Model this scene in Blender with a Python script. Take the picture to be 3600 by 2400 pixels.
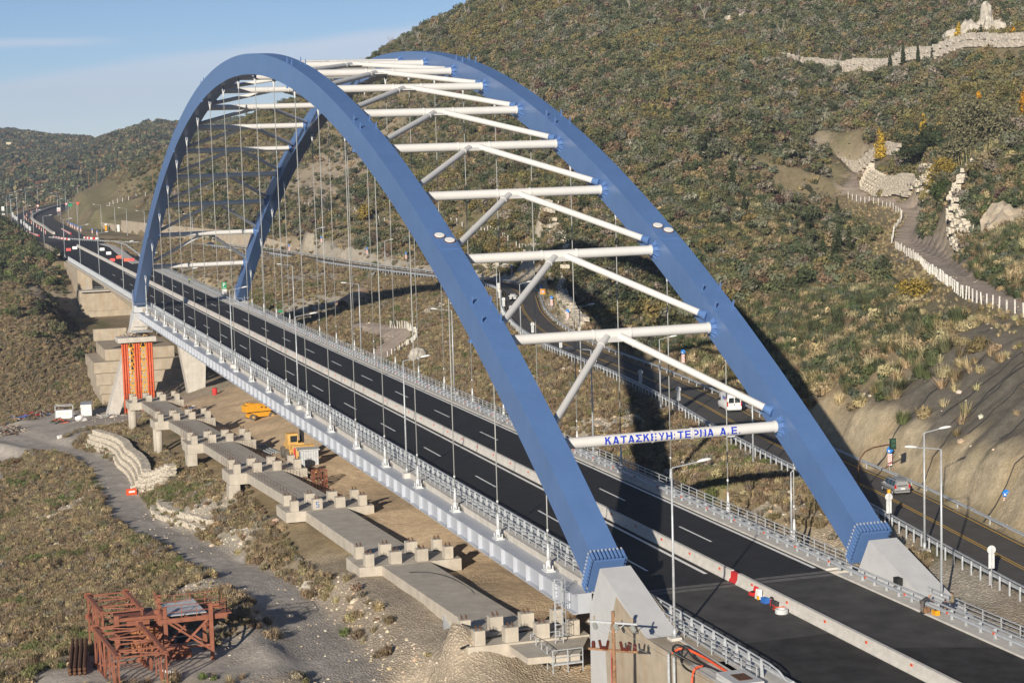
import bpy, bmesh, math, random
import numpy as np
from mathutils import Vector, Matrix, Euler

SC = bpy.context.scene
for o in list(bpy.data.objects):
    bpy.data.objects.remove(o)
COL = SC.collection
random.seed(7)

# ------------------------------------------------------------------ camera
cam_d = bpy.data.cameras.new("camera")
cam = bpy.data.objects.new("camera", cam_d)
COL.objects.link(cam)
cam_d.sensor_width = 36.0
cam_d.lens = 66.28
cam_d.clip_start = 1.0
cam_d.clip_end = 12000.0
_a, _b, _c = -0.313315, -0.109332, -0.028728          # yaw, pitch, roll
_f = Vector((math.cos(_a) * math.cos(_b), math.sin(_a) * math.cos(_b), math.sin(_b)))
_r = Vector((math.sin(_a), -math.cos(_a), 0.0))
_u = _r.cross(_f)
_r2 = math.cos(_c) * _r + math.sin(_c) * _u
_u2 = -math.sin(_c) * _r + math.cos(_c) * _u
cam.matrix_world = Matrix(((_r2.x, _u2.x, -_f.x, -141.63), (_r2.y, _u2.y, -_f.y, 64.14), (_r2.z, _u2.z, -_f.z, 37.89), (0, 0, 0, 1)))
SC.camera = cam

# ------------------------------------------------------------------ sky, sun, exposure
SUN_EL = math.radians(16.5)
SUN_DIR = Vector((-0.82, 0.572, 0)).normalized() * math.cos(SUN_EL) + Vector((0, 0, math.sin(SUN_EL)))
world = bpy.data.worlds.new("World")
SC.world = world
world.use_nodes = True
wn = world.node_tree.nodes
wl = world.node_tree.links
wn.clear()
w_out = wn.new("ShaderNodeOutputWorld")
w_bg = wn.new("ShaderNodeBackground")
w_sky = wn.new("ShaderNodeTexSky")
w_sky.sky_type = 'NISHITA'
w_sky.sun_disc = False
w_sky.sun_elevation = SUN_EL
w_sky.sun_rotation = math.atan2(SUN_DIR.x, SUN_DIR.y)
w_sky.altitude = 400
w_sky.air_density = 0.5
w_sky.dust_density = 0.0
w_sky.ozone_density = 4.0
w_bg.inputs['Strength'].default_value = 0.064


def wmath(op, a, b=None, c=None):
    n = wn.new("ShaderNodeMath"); n.operation = op
    for i, v in enumerate((a, b, c)):
        if v is None: continue
        if isinstance(v, (int, float)): n.inputs[i].default_value = v
        else: wl.new(v, n.inputs[i])
    return n.outputs[0]


def wstep(a, b, x):
    n = wn.new("ShaderNodeMapRange"); n.interpolation_type = 'SMOOTHSTEP'
    for k, v in (('From Min', a), ('From Max', b), ('Value', x)):
        if isinstance(v, (int, float)): n.inputs[k].default_value = v
        else: wl.new(v, n.inputs[k])
    return n.outputs[0]


w_tc = wn.new("ShaderNodeTexCoord")
w_sep = wn.new("ShaderNodeSeparateXYZ")
wl.new(w_tc.outputs['Generated'], w_sep.inputs[0])
w_az = wmath('ARCTAN2', w_sep.outputs[1], w_sep.outputs[0])
w_el = w_sep.outputs[2]
w_cmb = wn.new("ShaderNodeCombineXYZ")
wl.new(w_az, w_cmb.inputs[0]); wl.new(wmath('MULTIPLY', w_el, 9.0), w_cmb.inputs[1])
w_noi = wn.new("ShaderNodeTexNoise"); w_noi.inputs['Scale'].default_value = 5.0; w_noi.inputs['Detail'].default_value = 7.0
w_noi.inputs['Roughness'].default_value = 0.55
wl.new(w_cmb.outputs[0], w_noi.inputs['Vector'])
w_nv = wmath('SUBTRACT', w_noi.outputs['Fac'], 0.5)
# one high veil of cirrus whose upper rim climbs to the right, and a thin streak above it
w_rim = wmath('ADD', wmath('MULTIPLY', wmath('SINE', wmath('MULTIPLY', wmath('ADD', w_az, 0.05), -3.2)), 0.042), 0.034)
w_e1 = wmath('SUBTRACT', wmath('ADD', w_el, wmath('MULTIPLY', w_nv, 0.016)), w_rim)
w_veil = wmath('MULTIPLY', wstep(0.002, -0.005, w_e1), wstep(-0.052, -0.012, w_e1))
w_e2 = wmath('SUBTRACT', wmath('ADD', w_el, wmath('MULTIPLY', w_nv, 0.007)), 0.0535)
w_streak = wmath('MULTIPLY', wmath('MULTIPLY', wstep(0.003, 0.0, w_e2), wstep(-0.005, -0.001, w_e2)), wstep(-0.13, -0.08, w_az))
w_fac = wmath('MULTIPLY', wmath('MAXIMUM', w_veil, wmath('MULTIPLY', w_streak, 0.8)), wmath('ADD', wmath('MULTIPLY', w_nv, 0.7), 0.62))
w_mix = wn.new("ShaderNodeMix"); w_mix.data_type = 'RGBA'
wl.new(w_fac, w_mix.inputs['Factor'])
W_SKYMUL = wn.new("ShaderNodeMix"); W_SKYMUL.data_type = 'RGBA'; W_SKYMUL.blend_type = 'MULTIPLY'
W_SKYMUL.inputs['Factor'].default_value = 1.0
W_SKYMUL.inputs[7].default_value = (1.38, 1.12, 0.94, 1)
wl.new(w_sky.outputs[0], W_SKYMUL.inputs[6])
wl.new(W_SKYMUL.outputs[2], w_mix.inputs[6])
w_mix.inputs[7].default_value = (7.4, 8.0, 9.3, 1)
wl.new(w_mix.outputs[2], w_bg.inputs['Color'])
wl.new(w_bg.outputs[0], w_out.inputs['Surface'])

sun_d = bpy.data.lights.new("sun", 'SUN')
sun_d.energy = 4.2
sun_d.angle = math.radians(0.53)
sun_d.color = (1.0, 0.90, 0.76)
sun = bpy.data.objects.new("sun", sun_d)
sun.rotation_euler = SUN_DIR.to_track_quat('Z', 'Y').to_euler()
sun.location = (-200, 140, 200)
COL.objects.link(sun)

SC.view_settings.view_transform = 'Standard'
SC.view_settings.look = 'None'
SC.view_settings.exposure = 0.5
SC.view_settings.gamma = 1.0
SC.view_settings.use_curve_mapping = False
SC.cycles.max_bounces = 5
SC.cycles.diffuse_bounces = 2
SC.cycles.glossy_bounces = 2
SC.cycles.transparent_max_bounces = 6
SC.cycles.volume_bounces = 0


# ------------------------------------------------------------------ materials
def mat(name, col, rough=0.7, metal=0.0, var=0.12, scale=1.5, bump=0.0, bscale=8.0, streak=0.0, spec=0.4, dirt=None, world=True):
    m = bpy.data.materials.new(name); m.use_nodes = True
    nt = m.node_tree; nd = nt.nodes; lk = nt.links
    b = nd["Principled BSDF"]
    b.inputs['Roughness'].default_value = rough; b.inputs['Metallic'].default_value = metal
    b.inputs['Specular IOR Level'].default_value = spec
    if world:
        g = nd.new("ShaderNodeNewGeometry"); vec = g.outputs['Position']
    else:
        g = nd.new("ShaderNodeTexCoord"); vec = g.outputs['Object']
    n = nd.new("ShaderNodeTexNoise"); n.inputs['Scale'].default_value = scale; n.inputs['Detail'].default_value = 5
    n.inputs['Roughness'].default_value = 0.6
    lk.new(vec, n.inputs['Vector'])
    r = nd.new("ShaderNodeValToRGB")
    lo = tuple(c * (1 - var * 1.6) for c in col); hi = tuple(min(1, c * (1 + var * 1.2)) for c in col)
    r.color_ramp.elements[0].position = 0.28; r.color_ramp.elements[0].color = (*lo, 1)
    r.color_ramp.elements[1].position = 0.72; r.color_ramp.elements[1].color = (*hi, 1)
    lk.new(n.outputs['Fac'], r.inputs['Fac'])
    out = r.outputs['Color']
    if streak > 0:
        mp = nd.new("ShaderNodeMapping"); mp.inputs['Scale'].default_value = (0.9, 0.9, 0.07); lk.new(vec, mp.inputs['Vector'])
        n2 = nd.new("ShaderNodeTexNoise"); n2.inputs['Scale'].default_value = 1.6; n2.inputs['Detail'].default_value = 4; lk.new(mp.outputs[0], n2.inputs['Vector'])
        r2 = nd.new("ShaderNodeValToRGB"); r2.color_ramp.elements[0].position = 0.45; r2.color_ramp.elements[1].position = 0.75
        lk.new(n2.outputs['Fac'], r2.inputs['Fac'])
        mx = nd.new("ShaderNodeMix"); mx.data_type = 'RGBA'
        ml = nd.new("ShaderNodeMath"); ml.operation = 'MULTIPLY'; ml.inputs[1].default_value = streak; lk.new(r2.outputs[0], ml.inputs[0])
        lk.new(ml.outputs[0], mx.inputs['Factor']); lk.new(out, mx.inputs[6])
        mx.inputs[7].default_value = (*(dirt or tuple(c * 0.45 for c in col)), 1)
        out = mx.outputs[2]
    lk.new(out, b.inputs['Base Color'])
    if bump > 0:
        n3 = nd.new("ShaderNodeTexNoise"); n3.inputs['Scale'].default_value = bscale; n3.inputs['Detail'].default_value = 4; lk.new(vec, n3.inputs['Vector'])
        bp = nd.new("ShaderNodeBump"); bp.inputs['Strength'].default_value = bump; bp.inputs['Distance'].default_value = 0.1
        lk.new(n3.outputs['Fac'], bp.inputs['Height']); lk.new(bp.outputs[0], b.inputs['Normal'])
    return m


M = {}
M['blue'] = mat("blue bridge paint", (0.098, 0.19, 0.41), 0.36, 0, 0.05, 0.25, streak=0.18, dirt=(0.15, 0.25, 0.45), spec=0.5)
M['white_tube'] = mat("white tube paint", (0.66, 0.655, 0.635), 0.4, 0, 0.03, 0.5, streak=0.10, dirt=(0.6, 0.58, 0.54))
M['girder'] = mat("pale grey girder paint", (0.46, 0.49, 0.545), 0.42, 0, 0.05, 0.7, streak=0.12, dirt=(0.36, 0.385, 0.42))
M['galv'] = mat("galvanised steel", (0.50, 0.53, 0.56), 0.45, 0.25, 0.12, 3)
M['cable'] = mat("grey cable sheath", (0.36, 0.37, 0.36), 0.5, 0.1, 0.05, 2)
M['socket'] = mat("cable socket paint", (0.66, 0.68, 0.69), 0.4, 0.1, 0.05, 2)
M['asphalt_new'] = mat("fresh black asphalt", (0.030, 0.030, 0.033), 0.85, 0, 0.16, 0.6, bump=0.2, bscale=12, spec=0.25)
M['asphalt_base'] = mat("dusty approach asphalt", (0.085, 0.082, 0.079), 0.9, 0, 0.25, 0.35, bump=0.2, bscale=12, spec=0.2)
M['asphalt_old'] = mat("worn road asphalt", (0.105, 0.100, 0.095), 0.9, 0, 0.14, 0.4, bump=0.2, bscale=10, spec=0.2)
M['paint_w'] = mat("white road paint", (0.88, 0.88, 0.86), 0.6, 0, 0.05, 3)
M['paint_y'] = mat("yellow road paint", (0.62, 0.38, 0.06), 0.7, 0, 0.15, 3)
M['conc'] = mat("pale concrete", (0.56, 0.53, 0.48), 0.9, 0, 0.10, 0.8, bump=0.15, bscale=5, streak=0.25, dirt=(0.36, 0.33, 0.28))
M['conc_white'] = mat("smooth coated concrete", (0.55, 0.56, 0.57), 0.8, 0, 0.05, 0.8, bump=0.06, bscale=5)
M['conc_old'] = mat("weathered formwork concrete", (0.44, 0.38, 0.295), 0.92, 0, 0.14, 0.5, bump=0.25, bscale=3, streak=0.55, dirt=(0.38, 0.27, 0.16))
M['conc_raw'] = mat("raw trestle concrete", (0.50, 0.455, 0.385), 0.92, 0, 0.12, 0.7, bump=0.2, bscale=4, streak=0.3, dirt=(0.36, 0.31, 0.24))
M['conc_kerb'] = mat("kerb concrete", (0.60, 0.58, 0.54), 0.9, 0, 0.10, 1.2, bump=0.1, bscale=6)
M['dark'] = mat("dark recess", (0.02, 0.02, 0.02), 0.8)  # near-black colour that paints the shade inside recesses and openings
M['rubber'] = mat("black rubber", (0.02, 0.02, 0.02), 0.7)
M['glass'] = mat("dark window glass", (0.02, 0.03, 0.035), 0.08, 0, 0.05, spec=0.7)
M['rust_paint'] = mat("red oxide primer", (0.28, 0.105, 0.062), 0.65, 0, 0.18, 1.6, streak=0.3, dirt=(0.20, 0.075, 0.04))
M['rust'] = mat("rusty steel", (0.13, 0.065, 0.035), 0.85, 0.1, 0.35, 3)
M['orange'] = mat("orange tower paint", (0.66, 0.13, 0.05), 0.55, 0, 0.15, 1.2)
M['yellow'] = mat("yellow machine paint", (0.75, 0.36, 0.025), 0.45, 0, 0.08, 1.5)
M['yellow_dusty'] = mat("dusty yellow machine paint", (0.66, 0.40, 0.12), 0.7, 0, 0.15, 1.2)
M['white'] = mat("white paint", (0.80, 0.80, 0.78), 0.45, 0, 0.04, 1.5)
M['red'] = mat("red plastic", (0.62, 0.035, 0.035), 0.45, 0, 0.08, 2)
M['red_orange'] = mat("orange red plastic", (0.75, 0.10, 0.03), 0.45, 0, 0.08, 2)
M['blue_plastic'] = mat("blue plastic", (0.04, 0.15, 0.5), 0.45, 0, 0.08, 2)
M['sign_blue'] = mat("sign blue", (0.015, 0.19, 0.62), 0.4)
M['sign_red'] = mat("sign red", (0.62, 0.03, 0.04), 0.4)
M['sign_green'] = mat("sign green", (0.02, 0.30, 0.13), 0.4)
M['sign_yellow'] = mat("sign orange yellow", (0.80, 0.38, 0.02), 0.4)
M['sign_back'] = mat("sign back grey", (0.62, 0.64, 0.65), 0.5)
M['letter'] = mat("blue lettering paint", (0.015, 0.05, 0.50), 0.45, 0, 0.03)
M['wood'] = mat("weathered timber", (0.30, 0.17, 0.095), 0.9, 0, 0.3, 2.5)
M['timber'] = mat("grey timber", (0.34, 0.28, 0.21), 0.9, 0, 0.25, 2.5)
M['insulator'] = mat("brown glazed porcelain", (0.10, 0.022, 0.015), 0.2, 0, 0.1)
M['insul_glass'] = mat("grey glass insulator", (0.35, 0.38, 0.36), 0.2, 0, 0.1)
M['silver_car'] = mat("silver car paint", (0.46, 0.47, 0.48), 0.3, 0.5, 0.03, 1)
M['lamp_red'] = mat("red lamp lens", (0.50, 0.01, 0.01), 0.25)
M['gabion'] = mat("limestone gabion fill", (0.60, 0.54, 0.44), 0.95, 0, 0.32, 3.2, bump=0.9, bscale=5)
M['rock'] = mat("pale limestone", (0.50, 0.46, 0.39), 0.95, 0, 0.25, 0.6, bump=0.5, bscale=2)
M['stone_wall'] = mat("dry stone wall", (0.50, 0.45, 0.38), 0.95, 0, 0.35, 2.0, bump=0.9, bscale=4)
M['trunk'] = mat("tree bark", (0.13, 0.10, 0.075), 0.95, 0, 0.2, 2)
M['dead_wood'] = mat("bleached dead wood", (0.38, 0.34, 0.29), 0.95, 0, 0.2, 2)
M['skin'] = mat("skin", (0.42, 0.24, 0.16), 0.6)
M['hair'] = mat("dark hair", (0.03, 0.02, 0.015), 0.7)
M['cloth_dark'] = mat("charcoal cloth", (0.045, 0.047, 0.05), 0.9)
M['cloth_grey'] = mat("grey brown trousers", (0.13, 0.115, 0.105), 0.9)
M['cloth_khaki'] = mat("khaki jacket cloth", (0.24, 0.205, 0.13), 0.9)
M['cloth_navy'] = mat("navy cloth", (0.03, 0.035, 0.06), 0.9)
M['hivis'] = mat("yellow high visibility cloth", (0.70, 0.80, 0.06), 0.7)
M['house_cream'] = mat("cream render", (0.72, 0.63, 0.42), 0.85)
M['house_grey'] = mat("grey render", (0.50, 0.47, 0.43), 0.85)
M['roof'] = mat("terracotta tiles", (0.36, 0.15, 0.08), 0.85, 0, 0.2, 1)
M['viaduct'] = mat("old viaduct stone", (0.33, 0.28, 0.22), 0.95, 0, 0.15, 0.2)
M['net_cable'] = mat("dark netting rope", (0.05, 0.05, 0.048), 0.9)
M['brown_cable'] = mat("black cable sheath", (0.018, 0.018, 0.02), 0.6)
M['green_metal'] = mat("dark green housing", (0.02, 0.05, 0.035), 0.5)
M['ceramic'] = mat("white sack", (0.78, 0.77, 0.74), 0.7)


# ------------------------------------------------------------------ helpers
def tag(o, label=None, cat=None, group=None, kind=None):
    if label: o['label'] = label
    if cat: o['category'] = cat
    if group: o['group'] = group
    if kind: o['kind'] = kind
    return o


def empty(name, loc=(0, 0, 0), rz=0.0, parent=None):
    o = bpy.data.objects.new(name, None); o.empty_display_size = 0.5
    o.location = loc; o.rotation_euler = (0, 0, rz); COL.objects.link(o)
    if parent: o.parent = parent
    return o


def thing(name, label, cat, loc=(0, 0, 0), rz=0.0, group=None):
    return tag(empty(name, loc, rz), label, cat, group)


class MB:
    """collects shapes and links them as one mesh object"""

    def __init__(s): s.v = []; s.f = []; s.m = []

    def add(s, vs, fs, mi=0):
        n = len(s.v); s.v += [tuple(v) for v in vs]; s.f += [tuple(i + n for i in f) for f in fs]; s.m += [mi] * len(fs)
        return s

    def hexa(s, p, mi=0):
        return s.add(p, [(0, 3, 2, 1), (4, 5, 6, 7), (0, 1, 5, 4), (1, 2, 6, 5), (2, 3, 7, 6), (3, 0, 4, 7)], mi)

    def box(s, x0, x1, y0, y1, z0, z1, mi=0):
        return s.hexa([(x0, y0, z0), (x1, y0, z0), (x1, y1, z0), (x0, y1, z0), (x0, y0, z1), (x1, y0, z1), (x1, y1, z1), (x0, y1, z1)], mi)

    def bar(s, p, q, w, h, mi=0, up=(0, 0, 1)):
        p = Vector(p); q = Vector(q); d = (q - p).normalized(); up = Vector(up)
        if abs(d.dot(up)) > 0.98: up = Vector((1, 0, 0))
        r = d.cross(up).normalized(); u = r.cross(d)
        a = r * (w / 2); b = u * (h / 2)
        return s.hexa([p - a - b, p + a - b, p + a + b, p - a + b, q - a - b, q + a - b, q + a + b, q - a + b], mi)

    def tube(s, p, q, r, seg=8, r2=None, mi=0, caps=True):
        p = Vector(p); q = Vector(q); r2 = r if r2 is None else r2
        d = (q - p).normalized(); up = Vector((0, 0, 1)) if abs(d.z) < 0.95 else Vector((1, 0, 0))
        a = d.cross(up).normalized(); b = a.cross(d)
        vs = []
        for c, rr in ((p, r), (q, r2)):
            for k in range(seg):
                t = 2 * math.pi * k / seg; vs.append(c + a * (math.cos(t) * rr) + b * (math.sin(t) * rr))
        fs = [(k, (k + 1) % seg, seg + (k + 1) % seg, seg + k) for k in range(seg)]
        if caps: fs += [tuple(range(seg - 1, -1, -1)), tuple(range(seg, 2 * seg))]
        return s.add(vs, fs, mi)

    def path(s, pts, r, seg=6, mi=0):
        pts = [Vector(p) for p in pts]; n = len(s.v); vs = []; fs = []
        for i, p in enumerate(pts):
            d = (pts[min(i + 1, len(pts) - 1)] - pts[max(i - 1, 0)]).normalized()
            up = Vector((0, 0, 1)) if abs(d.z) < 0.95 else Vector((1, 0, 0))
            a = d.cross(up).normalized(); b = a.cross(d)
            for k in range(seg):
                t = 2 * math.pi * k / seg; vs.append(p + a * (math.cos(t) * r) + b * (math.sin(t) * r))
        for i in range(len(pts) - 1):
            for k in range(seg):
                fs.append((i * seg + k, i * seg + (k + 1) % seg, (i + 1) * seg + (k + 1) % seg, (i + 1) * seg + k))
        return s.add(vs, fs, mi)

    def prism(s, poly, axis, a, b, mi=0):
        """poly of 2d points extruded along an axis; axis 'y': poly is (x,z); 'x': (y,z); 'z': (x,y)"""
        n = len(poly)
        def P(q, t): return (q[0], t, q[1]) if axis == 'y' else ((t, q[0], q[1]) if axis == 'x' else (q[0], q[1], t))
        vs = [P(q, a) for q in poly] + [P(q, b) for q in poly]
        fs = [tuple(range(n - 1, -1, -1)), tuple(range(n, 2 * n))] + [(i, (i + 1) % n, n + (i + 1) % n, n + i) for i in range(n)]
        return s.add(vs, fs, mi)

    def lathe(s, prof, c=(0, 0, 0), seg=12, mi=0):
        vs = []; fs = []
        for r, z in prof:
            for k in range(seg):
                t = 2 * math.pi * k / seg; vs.append((c[0] + r * math.cos(t), c[1] + r * math.sin(t), c[2] + z))
        for i in range(len(prof) - 1):
            for k in range(seg):
                fs.append((i * seg + k, i * seg + (k + 1) % seg, (i + 1) * seg + (k + 1) % seg, (i + 1) * seg + k))
        fs.append(tuple(range(seg - 1, -1, -1))); m = (len(prof) - 1) * seg; fs.append(tuple(range(m, m + seg)))
        return s.add(vs, fs, mi)

    def strip(s, line, offs, mi=0):
        """ribbon profile swept along a plan polyline [(x,y,z)..]; offs: [(side offset, dz)...]"""
        L = [Vector(p) for p in line]; k = len(offs); vs = []; fs = []
        for i, p in enumerate(L):
            d = L[min(i + 1, len(L) - 1)] - L[max(i - 1, 0)]; d.z = 0; d.normalize(); nrm = Vector((-d.y, d.x, 0))
            for o, dz in offs: vs.append(p + nrm * o + Vector((0, 0, dz)))
        for i in range(len(L) - 1):
            for j in range(k - 1):
                fs.append((i * k + j, (i + 1) * k + j, (i + 1) * k + j + 1, i * k + j + 1))
        return s.add(vs, fs, mi)

    def mesh(s, name, mats, smooth=False):
        me = bpy.data.meshes.new(name); me.from_pydata(s.v, [], s.f)
        for m in (mats if isinstance(mats, (list, tuple)) else [mats]): me.materials.append(m)
        if any(s.m): me.polygons.foreach_set('material_index', s.m)
        if smooth: me.polygons.foreach_set('use_smooth', [True] * len(me.polygons))
        bm = bmesh.new(); bm.from_mesh(me); bmesh.ops.recalc_face_normals(bm, faces=bm.faces); bm.to_mesh(me); bm.free()
        me.update(); return me

    def build(s, name, mats, parent=None, smooth=False, loc=None, rz=None):
        o = bpy.data.objects.new(name, s.mesh(name, mats, smooth)); COL.objects.link(o)
        if parent: o.parent = parent
        if loc: o.location = loc
        if rz is not None: o.rotation_euler = (0, 0, rz)
        return o


def smooth_angle(o, deg=40):
    me = o.data
    me.polygons.foreach_set('use_smooth', [True] * len(me.polygons))
    try: me.set_sharp_from_angle(angle=math.radians(deg))
    except Exception: pass
    return o


def inst(name, me, parent=None, loc=(0, 0, 0), rot=(0, 0, 0), scale=None):
    o = bpy.data.objects.new(name, me); o.location = loc; o.rotation_euler = rot
    if scale is not None: o.scale = scale if isinstance(scale, (tuple, list)) else (scale,) * 3
    COL.objects.link(o)
    if parent: o.parent = parent
    return o


def copy_tree(o, parent=None):
    c = o.copy(); COL.objects.link(c)
    if parent: c.parent = parent
    for ch in list(o.children): copy_tree(ch, c)
    return c


ORD = ["first", "second", "third", "fourth", "fifth", "sixth", "seventh", "eighth", "ninth", "tenth", "eleventh", "twelfth", "thirteenth", "fourteenth", "fifteenth", "sixteenth", "seventeenth", "eighteenth", "nineteenth", "twentieth", "twenty-first", "twenty-second", "twenty-third", "twenty-fourth", "twenty-fifth"]
CTRL = np.array([
    (26.7,29.0,-8.5), (54.5,28.3,-10.0), (75.5,29.7,-11.5), (101.2,32.1,-13.5), (127.4,33.3,-15.5), (154.9,33.1,-17.5),
    (181.8,31.1,-19.0), (206.3,30.5,-20.5), (238.5,33.9,-22.5), (263.7,40.5,-24.0), (282.5,45.4,-24.5), (311.7,22.3,-25.0),
    (306.5,40.3,-25.0), (340.4,21.5,-24.5), (214.5,48.9,-23.5), (106.4,54.2,-16.0), (28.9,57.8,-9.2), (22.5,50.9,-8.3),
    (68.2,46.8,-11.8), (137.0,40.5,-17.5), (17.4,41.8,-8.0), (13.4,32.7,-8.0), (8.2,24.0,-7.6), (3.0,15.6,-7.2),
    (40.8,38.3,-9.3), (28.8,23.8,-6.6), (48.4,23.6,-8.2), (84.7,24.5,-9.0), (388.8,27.9,-15.0), (370.2,40.5,-20.0),
    (450.1,35.4,-3.0), (406.2,38.2,-12.0), (427.0,28.7,-6.0), (557.5,23.7,-0.5), (628.8,25.7,1.5), (706.3,21.5,4.0),
    (446.7,18.8,-4.5), (413.1,23.5,-11.0), (435.2,13.7,-16.0), (379.7,17.6,-21.0), (401.3,-17.6,-2.5), (359.5,-26.3,-4.0),
    (365.1,-43.2,-2.2), (298.0,-39.0,-7.0), (386.0,-39.5,-1.0), (256.5,-38.6,-7.7), (293.6,-51.9,-6.0), (416.2,-8.2,-3.0),
    (443.9,-33.1,-0.8), (-1.4,-19.3,-0.6), (-12.4,-16.6,-0.3), (-19.2,-15.8,-0.2), (7.4,-20.2,-1.0), (73.6,-20.0,-1.7),
    (129.1,-21.0,-3.2), (164.2,-22.0,-4.9), (43.4,-18.0,-0.3), (27.3,-17.0,0.2), (103.1,-21.0,-2.6), (48.4,-60.0,16.0),
    (28.6,-47.1,11.8), (17.1,-39.6,7.9), (152.5,-108.3,11.0), (228.6,-142.8,10.6), (275.6,-172.0,13.9), (312.7,-187.8,15.8),
    (329.8,-187.8,16.6), (360.7,-193.8,17.8), (82.4,-69.3,12.2), (65.0,-54.9,10.8), (60.3,-46.4,9.1), (162.3,-96.6,9.3),
    (125.2,-69.4,6.5), (163.6,-83.1,9.9), (119.6,-56.9,3.3), (209.7,-125.0,10.6), (174.1,-127.1,12.4), (77.0,-78.7,16.7),
    (174.1,-71.0,4.7), (246.0,-95.2,10.2), (259.6,-115.1,15.1), (276.8,-138.0,20.4), (245.8,-81.5,7.7), (295.2,-108.0,16.9),
    (307.2,-89.7,16.5), (271.6,-84.3,9.3), (393.8,-96.9,6.6), (445.6,-98.3,8.8), (537.8,-102.2,11.4), (430.6,-75.6,5.0),
    (601.2,-94.5,11.9), (645.0,-79.7,13.4), (483.7,-69.1,8.6), (567.3,-58.7,10.1), (648.8,-56.3,10.6), (750.8,-50.3,15.8),
    (782.7,-33.7,8.3), (591.0,-36.4,10.3), (853.3,-33.8,16.9), (852.0,-48.3,25.4), (809.9,-63.1,31.8), (795.7,-90.2,40.9),
    (793.0,-106.0,47.2), (766.3,-136.1,58.0), (729.8,-157.5,75.9), (691.1,-182.8,87.8), (666.8,-207.7,97.3), (643.7,-254.5,102.7),
    (603.1,-297.1,99.2), (560.9,-334.9,95.6), (517.7,-367.7,91.9), (593.5,-128.2,24.7), (667.2,-122.3,36.6), (692.0,-101.8,29.7),
    (726.1,-81.9,25.0), (779.5,-63.2,22.4), (558.5,-142.4,46.3), (425.7,-131.0,35.1), (519.9,-164.0,55.5), (490.5,-186.1,54.1),
    (351.3,-130.4,26.9), (362.5,-179.7,37.6), (478.9,-236.5,62.9), (537.2,-228.5,71.2), (356.1,-213.5,25.8), (404.1,-230.1,41.3),
    (279.2,-186.7,28.5), (205.9,-153.2,27.5), (146.9,-124.3,21.5), (193.2,-154.6,30.4), (293.7,-220.2,46.9), (385.9,-260.7,61.7),
    (421.0,-260.7,58.4), (480.9,-255.5,54.0), (364.6,-266.5,59.6), (247.8,-160.5,18.9), (191.6,-137.7,19.0), (-4.8,-42.7,15.8),
    (39.1,-76.8,18.5), (158.0,-169.4,27.4), (410.3,-365.4,67.4), (457.0,-401.5,86.7), (160.0,21.0,-13.0), (157.0,22.0,-13.0),
    (200.0,21.0,-17.0), (237.0,21.0,-18.5), (117.0,21.5,-9.3), (80.0,22.0,-7.6), (45.0,23.0,-6.8), (8.0,22.0,-6.0),
    (10.0,6.0,-6.5), (45.0,8.0,-6.8), (100.0,4.0,-9.0), (150.0,5.0,-10.8), (190.0,4.0,-12.0), (230.0,2.0,-15.0),
    (265.0,0.0,-18.0), (300.0,0.0,-20.0), (300.0,19.0,-24.6), (270.0,15.0,-21.5), (330.0,5.0,-21.0), (330.0,-12.0,-17.0),
    (300.0,-14.0,-16.0), (200.0,-13.0,-10.0), (100.0,-13.0,-8.0), (40.0,-13.0,-6.5), (10.0,-13.0,-5.5), (460.0,12.0,-15.0),
    (430.0,10.0,-16.0), (400.0,14.0,-18.0), (400.0,-14.0,-10.0), (460.0,-14.0,-6.0), (520.0,14.0,-4.0), (540.0,16.0,-1.5),
    (560.0,-16.0,-1.0), (600.0,14.0,-0.2), (-20.0,20.0,-6.0), (-40.0,14.0,-3.0), (-60.0,40.0,3.0), (-140.0,64.0,31.0),
    (-140.0,-20.0,12.0), (-60.0,-20.0,0.0), (-30.0,-16.0,-0.3), (0.0,-17.0,-1.0), (-140.0,140.0,20.0), (0.0,120.0,-24.0),
    (150.0,110.0,-36.0), (300.0,100.0,-42.0), (420.0,90.0,-34.0), (560.0,60.0,-14.0), (700.0,40.0,1.0), (28.0,72.0,-14.0),
    (134.0,72.0,-25.0), (275.0,72.0,-32.0), (417.0,62.0,-16.0), (757.0,56.0,4.0), (1054.6,-153.7,17.2), (1020.6,-192.2,28.0),
    (973.8,-219.6,45.9), (924.3,-251.9,57.8), (1076.3,-98.8,1.8), (1131.9,-61.3,-13.1), (893.2,-283.8,132.3), (863.6,-343.7,137.7),
    (811.6,-398.2,134.2), (757.6,-446.7,130.6), (702.3,-488.7,126.9), (624.7,-531.9,121.7), (-12.8,-20.3,0.0), (22.4,-25.8,0.0),
    (41.9,-28.1,0.0), (67.8,-31.4,0.0), (92.1,-35.6,0.0), (143.0,-42.2,0.0), (178.1,-44.8,0.0), (212.4,-51.4,0.0),
    (271.1,-66.8,0.0), (309.9,-74.3,0.0), (342.7,-72.6,0.0), (376.7,-66.5,0.0), (412.8,-62.2,0.0), (468.7,-56.0,0.0),
    (537.1,-47.1,0.0), (593.3,-31.1,0.0), (5.2,-32.1,0.0), (30.2,-34.1,0.0), (49.7,-36.5,0.0), (79.3,-41.7,0.0),
    (104.6,-46.6,0.0), (119.5,-47.4,0.0), (161.3,-50.4,0.0), (202.3,-56.9,0.0), (265.3,-74.8,0.0), (307.3,-84.6,0.0),
    (322.3,-83.6,0.0), (338.8,-82.0,0.0), (368.1,-76.9,0.0),
])
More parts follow.
